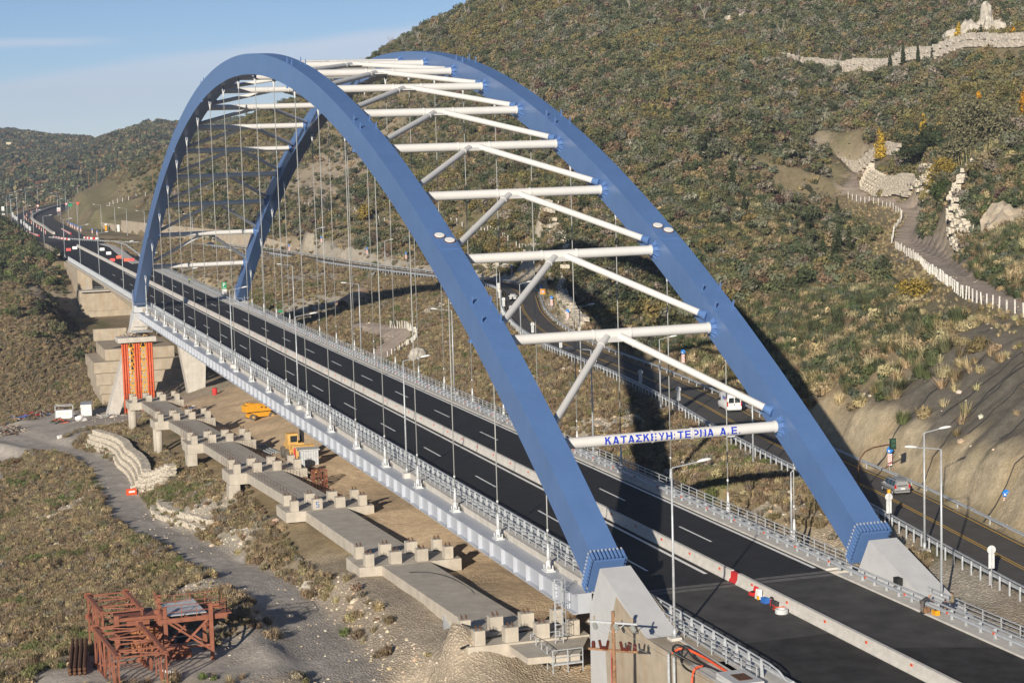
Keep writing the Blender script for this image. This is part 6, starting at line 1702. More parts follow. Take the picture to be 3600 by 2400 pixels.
# ------------------------------------------------------------------ red oxide steel frame in the foreground
fr = thing("steel_frame", "tall red oxide steel launching frame standing on the gravel pad in the foreground", "steel frame", (0, 0, 0))
def fb(p, q, w=.22, h=None, nm="beam", m='rust_paint', par=fr): return MB().bar(p, q, w, h or w).build(nm, M[m], par)
GZ = -8.65
# raised platform
for (x, y, top) in ((24.3, 39.5, -3.0), (28.6, 39.5, -4.2), (24.8, 43.5, -3.1), (28.8, 43.5, -2.9)):
    fb((x, y, GZ), (x, y, top), .34, .28, "post"); MB().box(x - .3, x + .3, y - .3, y + .3, GZ - .1, GZ + .06).build("base_plate", M['rust_paint'], fr)
for x in (24.6, 28.6): fb((x, 38.0, -4.35), (x, 44.0, -4.35), .22, .4)
for y in (38.0, 39.5, 41.5, 43.5): fb((24.6, y, -4.3), (28.6, y, -4.3), .2, .3)
MB().box(24.5, 26.0, 37.6, 40.2, -4.2, -4.1).build("deck_plate", M['rust_paint'], fr)
MB().hexa([(24.9, 39.8, -4.0), (28.9, 40.4, -3.6), (29.2, 43.3, -3.9), (25.2, 43.2, -4.1), (24.9, 39.8, -3.93), (28.9, 40.4, -3.53), (29.2, 43.3, -3.83), (25.2, 43.2, -4.03)]).build("grey_sheet", M['galv'], fr)
for (a, b) in (((24.6, 39.6, -4.4), (24.7, 43.4, -8.0)), ((24.6, 43.4, -4.4), (24.6, 39.6, -7.3)), ((28.6, 39.6, -4.4), (28.7, 43.4, -8.0)), ((24.4, 39.5, -6.3), (28.6, 39.5, -4.6)), ((24.6, 39.6, -6.9), (24.8, 43.4, -6.9)), ((28.6, 43.4, -4.6), (28.6, 39.6, -7.6))): fb(a, b, .18, .18, "brace")
for (x0, y0, x1, y1, n) in ((24.6, 38.0, 24.6, 43.4, 4), (28.6, 38.0, 28.6, 43.4, 4), (24.6, 38.0, 28.6, 38.0, 3), (27.8, 43.6, 31.5, 43.6, 4)):
    for k in range(n + 1):
        t = k / n; x, y = x0 + (x1 - x0) * t, y0 + (y1 - y0) * t; fb((x, y, -4.2), (x, y, -3.0), .06, .06, "railing_post")
    for z in (-3.0, -3.6): fb((x0, y0, z), (x1, y1, z), .055, .055, "railing_bar")
# panelled box; near-black plates on its face paint the shade of openings
MB().box(29.8, 33.6, 43.6, 47.2, GZ + .3, -5.15).build("panel_box", M['rust_paint'], fr)
for (y0, y1, z0, z1) in ((46.4, 46.95, -5.9, -5.3), (46.1, 46.95, -8.2, -6.1), (43.9, 44.3, -5.9, -5.3)): MB().box(29.77, 29.80, y0, y1, z0, z1).build("opening", M['dark'], fr)
M['ochre_panel'] = mat("ochre rust panel", (.36, .15, .055), .75, 0, .2, 1.5)
for k in range(4): MB().box(29.74, 29.795, 43.8 + k * .58, 44.33 + k * .58, -8.2, -5.95 if k else -6.2).build("panel", M['ochre_panel'], fr)
for y in (43.5, 47.3): fb((29.6, y, GZ), (29.6, y, -4.6), .42, .4, "post")
fb((29.6, 43.4, -5.05), (29.6, 47.5, -5.05), .3, .3)
for (x, y, z) in ((26.9, 42.4, -7.6), (27.2, 42.0, -8.2)): MB().box(x - .6, x + .6, y - 1.0, y + 1.0, z - .35, z + .35).build("winch", M['rust_paint'], fr)
# two lattice cages with paired chords
def cage(x0, x1, yl, yr, zb, zt, n, skew, nm):
    for y, sk in ((yl, skew), (yr, skew)):
        for z, w in ((zb, .26), (zt, .32)):
            fb((x1, y + sk, z), (x0, y, z), w, w, "chord")
            MB().box(x1 - .05, x1 + .12, y + sk - .32, y + sk + .32, z - .28, z + .28).build("end_plate", M['rust_paint'], fr)
        for k in range(n + 1):
            t = k / n; x = x0 + (x1 - x0) * t; yy = y + sk * t; fb((x, yy, zb), (x, yy, zt), .13, .13, "vertical")
            if k < n:
                xx = x0 + (x1 - x0) * (k + 1) / n; y2 = y + sk * (k + 1) / n
                fb((x, yy, zb if k % 2 else zt), (xx, y2, zt if k % 2 else zb), .12, .12, "diagonal")
    for k in range(n + 1):
        t = k / n; x = x0 + (x1 - x0) * t
        for z in (zb, zt): fb((x, yl + skew * t, z), (x, yr + skew * t, z), .13, .13, "cross_bar")
        if k < n:
            x2 = x0 + (x1 - x0) * (k + 1) / n; t2 = (k + 1) / n
            for z in (zb, zt): fb((x, (yl if k % 2 else yr) + skew * t, z), (x2, (yr if k % 2 else yl) + skew * t2, z), .09, .09, "cross_brace")


cage(16.5, 27.5, 48.6, 44.6, GZ + .2, -5.0, 5, .9, "front")
cage(31.0, 38.5, 48.4, 44.8, -6.6, -4.6, 3, .6, "back")
for (x, y) in ((31.0, 48.4), (34.5, 48.7), (38.5, 49.0), (38.5, 45.4)): fb((x, y, -9.4), (x, y, -4.6), .16, .16, "vertical")
# second frame just showing at the bottom edge
f2 = thing("steel_frame", "tip of a second red steel frame at the bottom edge, right of the large one", "steel frame", (9.0, 33.2, -8.4))
for a, b in (((0, -2.0, .2), (0, 0, 1.15)), ((0, 2.2, .2), (0, 0, 1.15)), ((0, -2.0, .2), (0, 2.2, .2)), ((-3, 0, .6), (0, 0, 1.15))): MB().bar(a, b, .22, .22).build("beam", M['rust_paint'], f2)
MB().box(-.3, .3, -.35, .35, .95, 1.3).build("node_plate", M['rust_paint'], f2)
rb = thing("pipe_bundle", "stack of brown rusty pipes lying left of the red frame", "pipe stack", (29.6, 51.0, -8.7), -.12)
for k in range(12): MB().tube((-5, -.8 + (k % 4) * .42, .2 + (k // 4) * .34), (5.2, -.7 + (k % 4) * .4, .22 + (k // 4) * .34), .16, 7).build("pipe", M['rust'], rb)
wp = thing("metal_plate", "white perforated metal plate leaning on the frame's foot", "plate", (21.8, 44.2, GZ), .5)
MB().hexa([(-1.1, -.35, 0), (1.1, -.35, .1), (1.1, .25, .1), (-1.1, .25, 0), (-1.1, -.35, .7), (1.1, -.35, .5), (1.1, -.25, .5), (-1.1, -.25, .7)]).build("plate", M['white'], wp)
for k in range(3): MB().tube((-.6 + k * .6, -.37, .3), (-.6 + k * .6, -.33, .3), .08, 8).build("hole", M['red'], wp)
wq = MB().box(-.1, .1, -1.2, 1.2, 0, .12).build("white_beam", M['white'], loc=(26.2, 40.8, GZ)); tag(wq, "white beam lying on the gravel under the red frame", "beam")
bx_ = thing("crate", "dark blue crate in the shade under the red frame", "crate", (33.8, 40.4, -9.1)); MB().box(-.5, .5, -1.0, 1.0, 0, 1.0).build("body", M['cloth_navy'], bx_); MB().box(-.52, .52, -1.02, 1.02, .9, 1.0).build("lid", M['galv'], bx_)

# ------------------------------------------------------------------ wooden power pole
pp = thing("power_pole", "wooden power pole with two cross arms in front of the near left pedestal", "power pole", (-16.5, 16.5, -6.5))
MB().tube((0, 0, 0), (0, 0, 9.85), .17, 10, .13).build("pole", M['wood'], pp, smooth=True)
ca = MB().bar((1.25, 1.5, 9.0), (-1.15, -1.45, 9.0), .12, .14).build("cross_arm", M['galv'], pp)
cb_ = MB().bar((1.25, 1.5, 6.95), (-1.15, -1.45, 6.95), .13, .16).build("cross_arm", M['wood'], pp)
du = Vector((-1.2, -1.475, 0)).normalized()
for s in (-1.45, .15, 1.45):
    b = du * s
    MB().lathe([(.05, 0), (.07, .12), (.07, .3), (.03, .36)], (b.x, b.y, 9.08), 8).build("pin_insulator", M['timber'], ca)
    mb = MB()
    for k in range(4): mb.tube((b.x - .12 - k * .1, b.y + .05, 8.85 - k * .06), (b.x - .17 - k * .1, b.y + .05, 8.82 - k * .06), .17, 10)
    mb.build("insulator_string", M['insul_glass'], ca)
    MB().bar((b.x, b.y, 8.95), (b.x - .7, b.y + .1, 8.55), .05, .05).build("clamp", M['galv'], ca)
for s in (-1.55, 1.6): 
    b = du * s; MB().lathe([(.13, 0), (.16, .1), (.13, .2), (.16, .3), (.12, .45), (.1, .5)], (b.x, b.y, 7.05), 10).build("insulator", M['insulator'], cb_)
for s in (-.75, .85):
    b = du * s; mb = MB(); mb.bar(b + Vector((0, 0, 7.05)) - du * .22, b + Vector((0, 0, 7.65)) - du * .34, .16, .16); mb.bar(b + Vector((0, 0, 7.05)) + du * .22, b + Vector((0, 0, 7.65)) + du * .34, .16, .16); mb.bar(b + Vector((0, 0, 7.1)) - du * .3, b + Vector((0, 0, 7.1)) + du * .3, .18, .22); mb.build("fuse_cutout", M['insulator'], cb_)
for s in (-.85, .85): MB().bar(du * s + Vector((0, 0, 8.95)), Vector((0, 0, 8.2)), .05, .05).build("arm_brace", M['galv'], ca)
mb = MB(); mb.path([Vector((0, .0, 6.4)) + Vector((.2 * math.sin(t * 3), .15, -t * 5.6)) for t in np.linspace(0, 1, 8)], .03, 5); mb.build("down_cable", M['brown_cable'], pp)
mb = MB(); mb.path([Vector((-.1, .25, 6.9 - t * 6.5)) for t in np.linspace(0, 1, 5)], .025, 5); mb.build("down_cable", M['red'], pp)
for s in (-1.45, .15, 1.45):
    b = du * s; a0 = Vector((-16.5 + b.x - .7, 16.5 + b.y, 2.1)); a1 = Vector((-75, -8 + s * 1.2, -4)); mb = MB()
    mb.path([a0.lerp(a1, t) + Vector((0, 0, -1.6 * 4 * t * (1 - t))) for t in np.linspace(0, 1, 14)], .012, 4); mb.build("line_wire", M['cable'], pp).location = (16.5, -16.5, 6.5)

# ledge clutter at the near left end
cbx = thing("inspection_box", "pale concrete box with a brown cover on the left ledge", "box", (-26.0, 11.4, -.1)); MB().box(-2.4, .8, -1.2, .9, 0, .75).build("body", M['conc_white'], cbx); MB().box(-1.7, -.2, -.7, .3, .75, .79).build("cover", M['rust'], cbx)
for lab, m, r_, pts in (("thick black cables looping over the left ledge", 'rubber', .08, [(-25, 11.2, .35), (-22.5, 11.6, .1), (-20.2, 12.6, .35), (-19.2, 13.0, .7), (-18.8, 12.6, 1.0), (-19.6, 12.2, .9), (-20.6, 11.8, .3), (-23.8, 11.4, .2), (-25, 11.3, .3)]), ("orange red corrugated duct lying on the left ledge", 'red_orange', .09, [(-19.0, 13.0, .5), (-19.2, 12.2, .8), (-20.6, 11.3, .45), (-23.5, 11.0, .25), (-25.4, 10.9, .2)]), ("orange duct hanging over the edge of the left ledge", 'red_orange', .09, [(-22.6, 12.2, .4), (-22.8, 12.9, .3), (-23, 13.2, -.6), (-23.2, 13.3, -1.6)]), ("second black cable loop beside the orange duct", 'rubber', .07, [(-19.6, 12.4, .9), (-20.5, 12.9, .2), (-22, 12.8, -.1), (-24.9, 12.1, .1)])):
    mb = MB(); mb.path([tuple(p) for p in spline(pts, .25)], r_, 7); tag(mb.build("cable", M[m]), lab, "cable")
for k, x in enumerate((-18.6, -19.6)):
    o = MB().tube((0, 0, -2.6), (0, 0, .35), .11, 8).build("drain_pipe", M['galv'], loc=(x, 13.1, 0)); tag(o, ("grey drain pipe standing at the wall corner, left one of the pair", "grey drain pipe standing at the wall corner, right one of the pair")[k], "pipe", "drain pipes at the near wall")

# ------------------------------------------------------------------ tools by the median barrier
tb = thing("tool_case", "open red tool case against the median barrier", "tool case", (-4.3, -.35, .01), .1); MB().box(-.3, .3, -.2, .2, 0, .28).build("tray", M['red'], tb); MB().hexa([(-.3, -.24, .28), (.3, -.24, .28), (.3, -.2, .28), (-.3, -.2, .28), (-.3, -.38, .7), (.3, -.38, .7), (.3, -.34, .7), (-.3, -.34, .7)]).build("lid", M['red'], tb); MB().box(-.2, .1, -.1, .12, .28, .36).build("drill", M['rubber'], tb)
jk = thing("white_jacket", "white jacket draped over a can beside the red tool case", "jacket", (-5.5, -.3, .01)); mb = MB(); mb.hexa([(-.3, -.15, 0), (.25, -.15, 0), (.3, .2, 0), (-.25, .2, 0), (-.2, -.25, .75), (.3, -.25, .72), (.22, .1, .8), (-.15, .05, .82)]); mb.build("cloth", M['ceramic'], jk); MB().box(-.34, -.2, .1, .24, 0, .3).build("can", M['sign_yellow'], jk)
bb = thing("blue_box", "blue plastic box beside the reels by the median barrier", "box", (-6.9, -.2, .01), .1); MB().box(-.4, .3, -.2, .22, 0, .36).build("body", M['blue_plastic'], bb); MB().box(-.42, .32, -.22, .24, .36, .42).build("lid", M['sign_blue'], bb)
rl = thing("cable_reel", "small cable reel standing by the blue box", "reel", (-7.4, -.55, .01)); MB().tube((0, -.04, .3), (0, .04, .3), .28, 16).build("drum", M['rubber'], rl); MB().tube((0, -.08, .3), (0, .08, .3), .12, 10).build("hub", M['white'], rl)
kc = thing("tool_case", "black and red tool case upright by the median barrier", "tool case", (-8.5, -.25, .01), .05); MB().box(-.45, .35, -.08, .12, 0, .55).build("body", M['cloth_dark'], kc); MB().box(.35, .5, -.08, .12, 0, .55).build("side", M['red'], kc); MB().box(-.3, .1, .12, .126, .12, .22).build("label_strip", M['red'], kc)
oc = MB(); oc.path([(math.cos(t) * (.25 + .02 * t), math.sin(t) * (.22 + .02 * t), .05 + .008 * t) for t in np.linspace(0, 18, 50)], .04, 5); tag(oc.build("cable_coil", M['red_orange'], loc=(-9.6, -.15, .01)), "orange cable coil on the asphalt by the tool case", "cable coil")
cl_ = MB()
for k in range(4):
    for j in range(2): cl_.path([((.36 + j * .1) * math.cos(t), (.36 + j * .1) * math.sin(t), .05 + k * .09) for t in np.linspace(0, 6.3, 24)], .055, 6)
tag(cl_.build("hose_coil", M['sign_back'], loc=(-10.5, .1, .01)), "thick pale grey hose coil on the asphalt, end of the row of tools", "hose coil")
yb2 = thing("yellow_toolbox", "yellow tool box on the right footway behind the bending worker", "tool box", (-16.2, -10.2, .17)); MB().box(-.35, .25, -.2, .2, 0, .35).build("body", M['sign_yellow'], yb2); MB().box(-.1, .1, -.03, .03, .35, .45).build("handle", M['rubber'], yb2)
cd = thing("cardboard_box", "brown cardboard box on the footway by the bending worker's legs", "box", (-15.3, -9.85, .17), .3); MB().box(-.3, .3, -.22, .22, 0, .4).build("body", M['wood'], cd); MB().hexa([(-.3, .22, .4), (.3, .22, .4), (.3, .42, .46), (-.3, .42, .46), (-.3, .22, .41), (.3, .22, .41), (.3, .42, .47), (-.3, .42, .47)]).build("flap", M['wood'], cd)

# ------------------------------------------------------------------ people
def skinned(name, m, parent, verts, edges, radii, sub=2):
    me = bpy.data.meshes.new(name); me.from_pydata(verts, edges, []); o = bpy.data.objects.new(name, me); COL.objects.link(o); o.parent = parent
    sk = o.modifiers.new("skin", 'SKIN'); sd = me.skin_vertices[0].data if me.skin_vertices else None
    if sd is None:
        bpy.context.view_layer.objects.active = o; sd = me.skin_vertices[0].data
    for i, r in enumerate(radii): sd[i].radius = (r, r) if not isinstance(r, tuple) else r
    sd[0].use_root = True
    sb = o.modifiers.new("sub", 'SUBSURF'); sb.levels = sub; sb.render_levels = sub; sb.subdivision_type = 'CATMULL_CLARK'
    me.materials.append(m); return o


def person(label, loc, rz, top, legs, J, hat=None, group=None, shoe='rubber', vest=None):
    """J: joints in local metres, +x ahead. hips, chest, neck, head, and left and right knee, ankle, toe, shoulder, elbow, wrist"""
    t = thing("person", label, "person", loc, rz, group)
    V = lambda k: Vector(J[k])
    # body in one continuous skin: trunk, legs, arms
    hips, chest, neck = V('hips'), V('chest'), V('neck')
    vs = [hips, hips.lerp(chest, .5), chest, neck]; es = [(0, 1), (1, 2), (2, 3)]; rr = [(.155, .125), (.15, .115), (.175, .12), (.07, .07)]
    for s in 'lr':
        hp = hips + (V('k' + s) - hips) * .12; b = len(vs)
        hip = V('h' + s); vs += [hip, hip.lerp(V('k' + s), .5), V('k' + s), V('k' + s).lerp(V('a' + s), .45), V('a' + s)]; es += [(0, b), (b, b + 1), (b + 1, b + 2), (b + 2, b + 3), (b + 3, b + 4)]
        rr += [.105, .092, .07, .068, .055]
    body = skinned("trousers", M[legs], t, vs[:1] + vs[4:], [(0 if a == 0 else a - 3, b - 3) for a, b in es[3:]], [.135] + rr[4:])
    vs = [hips, hips.lerp(chest, .5), chest, neck]; es = [(0, 1), (1, 2), (2, 3)]; rr = [.14, .145, .155, .075]
    for s in 'lr':
        b = len(vs); vs += [V('s' + s), V('s' + s).lerp(V('e' + s), .5), V('e' + s), V('w' + s)]; es += [(2, b), (b, b + 1), (b + 1, b + 2), (b + 2, b + 3)]; rr += [.075, .06, .052, .042]
    tors = skinned("jacket" if not vest else "vest", M[top], t, vs, es, rr)
    hd = V('head'); d = (hd - neck).normalized()
    mb = MB(); bm = bmesh.new(); bmesh.ops.create_uvsphere(bm, u_segments=14, v_segments=10, radius=1)
    for v in bm.verts: v.co = Vector((v.co.x * .098, v.co.y * .078, v.co.z * .122))
    mb.add([v.co[:] for v in bm.verts], [[v.index for v in f.verts] for f in bm.faces]); bm.free()
    mb.hexa([(.085, -.014, -.03), (.115, -.012, -.03), (.115, .012, -.03), (.085, .014, -.03), (.085, -.01, .025), (.098, -.008, .025), (.098, .008, .025), (.085, .01, .025)])
    for s in (-1, 1): mb.tube((-.01, s * .075, .0), (.0, s * .09, .0), .03, 8)
    mb.tube((-.01, 0, -.06), (-.02, 0, -.2), .052, 10)
    h = mb.build("head", M['skin'], t, smooth=True, loc=hd); h.rotation_euler = J.get('headrot', (0, 0, 0))
    for s in (-1, 1): MB().box(.083, .095, s * .035 - .011, s * .035 + .011, .015, .026).build("eye", M['hair'], h)
    MB().box(.086, .094, -.022, .022, -.06, -.052).build("mouth", M['lamp_red'], h)
    mb = MB(); bm = bmesh.new(); bmesh.ops.create_uvsphere(bm, u_segments=14, v_segments=10, radius=1)
    vv = {}
    for v in bm.verts:
        p = Vector((v.co.x * .106 - .012, v.co.y * .086, v.co.z * .128 + .012)); 
        v.co = p
    fs = [f for f in bm.faces if (f.calc_center_median().z > .045 or f.calc_center_median().x < -.045)]
    mb.add([v.co[:] for v in bm.verts], [[v.index for v in f.verts] for f in fs]); bm.free(); mb.build("hair", M[hat or 'hair'], h, smooth=True)
    for s in 'lr':
        w = V('w' + s); d = (w - V('e' + s)).normalized(); side = d.cross(Vector((0, 0, 1)))
        side = side.normalized() if side.length > .1 else Vector((0, 1, 0)); nrm = side.cross(d)
        hv = [w, w + d * .05, w + d * .09]; he = [(0, 1), (1, 2)]; hr = [.032, .036, .034]
        for k in range(4):
            a = w + d * .085 + side * (-.03 + .02 * k); L = (.062, .072, .07, .055)[k]; b = len(hv)
            hv += [a, a + d * L * .5 + nrm * .006, a + d * L * .9 + nrm * .028]; he += [(2, b), (b, b + 1), (b + 1, b + 2)]; hr += [.0105, .0095, .008]
        b = len(hv); hv += [w + d * .03 + side * .04, w + d * .065 + side * .062 + nrm * .015]; he += [(0, b), (b, b + 1)]; hr += [.014, .010]
        skinned("hand", M['skin'], t, hv, he, hr, 1)
        a = V('a' + s); toe = V('t' + s); MB().hexa([(a.x - .08, a.y - .05, 0), (toe.x, toe.y - .05, 0), (toe.x, toe.y + .05, 0), (a.x - .08, a.y + .05, 0), (a.x - .08, a.y - .045, .1), (toe.x - .03, toe.y - .04, .06), (toe.x - .03, toe.y + .04, .06), (a.x - .08, a.y + .045, .1)]).build("shoe", M[shoe], t)
    return t


STAND = dict(hips=(0, 0, .93), chest=(.0, 0, 1.32), neck=(.01, 0, 1.50), head=(.05, 0, 1.64), hl=(0, .1, .88), hr=(0, -.1, .88), kl=(.03, .11, .5), kr=(.02, -.11, .5), al=(-.01, .12, .09), ar=(-.02, -.12, .09), tl=(.2, .13, 0), tr=(.2, -.13, 0), sl=(0, .19, 1.40), sr=(0, -.19, 1.40), el=(.02, .25, 1.12), er=(.02, -.25, 1.12), wl=(.22, .2, 1.0), wr=(.2, -.2, .98), headrot=(0, .35, 0))
BEND = dict(hips=(0, 0, .92), chest=(.36, 0, 1.14), neck=(.52, 0, 1.24), head=(.65, 0, 1.30), hl=(0, .1, .88), hr=(0, -.1, .88), kl=(.02, .11, .5), kr=(.04, -.11, .5), al=(-.03, .11, .09), ar=(0, -.12, .09), tl=(.18, .12, 0), tr=(.21, -.13, 0), sl=(.42, .18, 1.16), sr=(.42, -.18, 1.16), el=(.60, .22, .95), er=(.62, -.2, .98), wl=(.80, .14, .92), wr=(.82, -.12, .94), headrot=(0, .7, 0))
CROUCH = dict(hips=(-.05, 0, .36), chest=(.16, 0, .66), neck=(.27, 0, .82), head=(.36, 0, .92), hl=(-.04, .1, .36), hr=(-.04, -.1, .36), kl=(.36, .17, .44), kr=(.34, -.17, .42), al=(.05, .14, .09), ar=(.03, -.14, .09), tl=(.26, .15, 0), tr=(.24, -.15, 0), sl=(.18, .18, .72), sr=(.18, -.18, .72), el=(.34, .24, .5), er=(.34, -.24, .5), wl=(.55, .12, .42), wr=(.55, -.1, .4), headrot=(0, .6, 0))
person("worker in charcoal top and grey trousers bending over the right guard rail", (-15.45, -9.45, .17), -math.pi / 2 - .15, 'cloth_dark', 'cloth_grey', BEND, 'skin')
person("dark haired worker in a navy jacket crouching behind the right guard rail", (-15.6, -11.35, .17), math.radians(160), 'cloth_navy', 'cloth_dark', CROUCH)
person("dark haired worker in a khaki jacket standing behind the right guard rail", (-16.8, -11.35, .17), math.radians(30), 'cloth_khaki', 'cloth_navy', STAND)
person("worker in a yellow high visibility vest by the railing beyond the far arch foot", (370.5, -10.3, .17), -.6, 'hivis', 'cloth_navy', BEND, vest=True)

# ------------------------------------------------------------------ post fences
fpost_me = MB().box(-.075, .075, -.075, .075, -.3, 1.75).mesh("post", mat("white fence post", (.72, .70, .64), .8, 0, .12, 2))
def fence(line, label, st=3.0, scale=1.0, lean=.03, wires=True):
    L = spline(line, .8); t = thing("post_fence", label, "fence", (L[0, 0], L[0, 1], G(L[0, 0], L[0, 1])), 0); base = Vector(t.location)
    acc = 0; pts = []
    for a, b in zip(L[:-1], L[1:]):
        l = np.hypot(*(b - a)[:2])
        while acc < l:
            q = a + (b - a) * acc / l; pts.append(Vector((q[0], q[1], G(q[0], q[1])))); acc += st
        acc -= l
    r = random.Random(len(label))
    for p in pts: inst("post", fpost_me, t, p - base, (r.gauss(0, lean), r.gauss(0, lean), r.uniform(0, 1.5)), (scale, scale, scale * r.uniform(.9, 1.08)))
    if wires:
        for h in (.5, 1.0, 1.5):
            mb = MB(); mb.path([p - base + Vector((0, 0, h * scale)) for p in pts], .012, 4); mb.build("wire", M['cable'], t)
    return t


def beside(line, o, x0, x1):
    P = np.array([p for p in line if x0 <= p[0] <= x1]); return [(a, b) for a, b, c in offset(P, o)][::3]


fence(beside(BENCH, 3.3, 30, 236), "white post fence along the edge of the dirt road, right above the netted cutting", 3.2)
fence([(238, -150.0), (247, -155.5), (258, -162.0), (268, -169), (278, -175.5)] + beside(BENCH, 3.6, 285, 340), "white post fence curving round the bend of the dirt road below the gabion wall", 3.2)
fence([(290, -45.5), (281, -46.6), (274, -46.1), (264, -44.9), (252, -41.2), (242, -36.5), (236, -32.6), (233, -29.5)], "close pale stake fence round the loop track below the old road", 1.5, 1.0, .08, False)
fence([(612, -84), (592, -86.5), (565, -89), (547, -94), (520, -92), (500, -88), (484, -86.8), (471, -88), (455, -90), (430, -92)], "white post fence across the slope behind the hanger cables", 5.0)
fence([(420, -96), (390, -100), (350, -96), (325, -94), (303, -94)], "white post fence on the dark slope seen between the two arches", 3.6, 1.15)
fence([(770, -32.5), (761, -35), (752, -39), (746, -44), (742, -50)], "white post fence climbing the tan slope left of the near arch", 5.0, 1.2)
fence([(712, -84), (704, -80), (695, -74), (684, -68)], "white post fence high on the slope inside the far arch opening", 5.0, 1.1)
fence([(756, 15.5), (706, 16.8), (680, 18.5), (664, 18), (644, 17), (604, 19.5), (588, 19.6), (566, 20.6), (548, 22), (536, 24.2)], "leaning post fence on the bank left of the motorway", 9.0, 1.2, .16)
fence([(524, 22.7), (511, 20.1), (499, 18.2), (483, 16.5)], "short row of pale posts on the slope above the abutment", 8.0, 1.1, .08, False)

# ------------------------------------------------------------------ walls of stone
def gabion(name, label, line, h, depth, courses, seed, m='gabion', block=1.6, cat="gabion wall", batter=.35):
    """stepped courses of wire baskets, each basket a part"""
    t = thing(name, label, cat, (line[0][0], line[0][1], G(line[0][0], line[0][1])), 0); base = Vector(t.location); r = random.Random(seed)
    L = spline([(a, b) for a, b in line], .5); ch = h / courses
    cum = np.concatenate([[0], np.cumsum(np.hypot(*np.diff(L, axis=0).T))])
    meshes = []
    for v in range(5):
        bm = bmesh.new(); bmesh.ops.create_cube(bm, size=1); bmesh.ops.subdivide_edges(bm, edges=bm.edges, cuts=2, use_grid_fill=True)
        for q in bm.verts: q.co += Vector((r.uniform(-.05, .05), r.uniform(-.07, .07), r.uniform(-.07, .07)))
        mb = MB(); mb.add([q.co[:] for q in bm.verts], [[q.index for q in f.verts] for f in bm.faces]); bm.free(); meshes.append(mb.mesh("basket", M[m]))
    for c in range(courses):
        s = block * .5 * (c % 2)
        while s < cum[-1]:
            x, y = np.interp(s, cum, L[:, 0]), np.interp(s, cum, L[:, 1]); x2, y2 = np.interp(min(s + .5, cum[-1]), cum, L[:, 0]), np.interp(min(s + .5, cum[-1]), cum, L[:, 1])
            a = math.atan2(y2 - y, x2 - x) if (x2, y2) != (x, y) else a
            n = Vector((-math.sin(a), math.cos(a), 0)) * (batter * c + depth * .5)
            z = G(x, y) + ch * (c + .5) - .15
            inst("basket", r.choice(meshes), t, Vector((x, y, z)) + n - base, (0, 0, a), (block * .985, depth, ch * .97)); s += block
    return t


gabion("gabion_wall", "long stepped gabion wall curving beside the dirt track below the farthest trestle", [(166.5, 30.2), (176, 29.3), (190, 28.6), (204, 28.6), (217, 28.0), (230, 29.0), (243, 30.8)][::-1], 3.6, 1.5, 4, 11, batter=.55)
gabion("gabion_wall", "tan gabion buttress jutting to the track behind the orange barrier", [(151, 27.2), (158, 29.2), (164, 30.0)][::-1], 3.6, 1.5, 4, 12, batter=.4)
gabion("gabion_wall", "white rubble gabions lying in ridges at the bend of the dirt track", [(104.5, 28.3), (112, 29.4), (122, 30.6), (131, 31.2), (138, 30.8)][::-1], 1.8, 1.8, 2, 13, batter=.9)
gabion("gabion_wall", "broad curved gabion wall above the bend of the upper dirt road", [(258, -171.5), (268, -177.8), (282, -186), (300, -191.2), (318, -193.8), (334, -196.5), (344, -201.5)], 5.6, 1.6, 6, 14, block=2.0, batter=-.5)
gabion("gabion_wall", "second curved gabion wall beside the big round bush", [(175, -130), (186, -135.2), (196, -140.5), (203, -145.5), (206, -151)], 4.4, 1.5, 5, 15, block=1.8, batter=-.5)
gabion("stone_wall", "pale dry stone wall crossing the top of the hill", [(352, -268.5), (378, -263.0), (408, -258), (436, -253.5), (462, -248), (486, -246)], 4.4, 1.4, 2, 16, 'stone_wall', 3.2, "stone wall", -.1)
gabion("stone_wall", "short pale stone wall behind the yellow poplar", [(352, -217), (366, -216.5), (382, -214.5)], 3.6, 1.4, 3, 17, 'stone_wall', 2.0, "stone wall", -.1)
gabion("stone_facing", "pale stone facing along the outer bend of the old road", [(192, -58.3), (215, -63.6), (240, -71), (264, -80.6), (285, -88), (310, -91.5), (330, -90), (352, -85.2), (372, -80)], 2.6, 1.2, 3, 18, 'gabion', 2.2, "stone facing", -.5)
# concrete lined ditch
dt = thing("concrete_ditch", "sloping concrete lining beside the upper dirt road", "ditch", (0, 0, 0)); 
ln = spline([(176, -131, 13.0), (160, -123.6, 12.7), (141, -115, 12.6), (123, -107, 12.8), (104, -98, 13.6), (84, -88, 14.4), (66, -78, 15.2)], 3.0)
for i in range(0, len(ln) - 1):
    mb = MB(); mb.strip([tuple(ln[i]), tuple(ln[i] + (ln[i + 1] - ln[i]) * .985)], [(-.2, .1), (2.6, 2.1), (3.4, 2.15), (3.4, 1.2)]) ; mb.build("panel", M['conc_old'], dt)
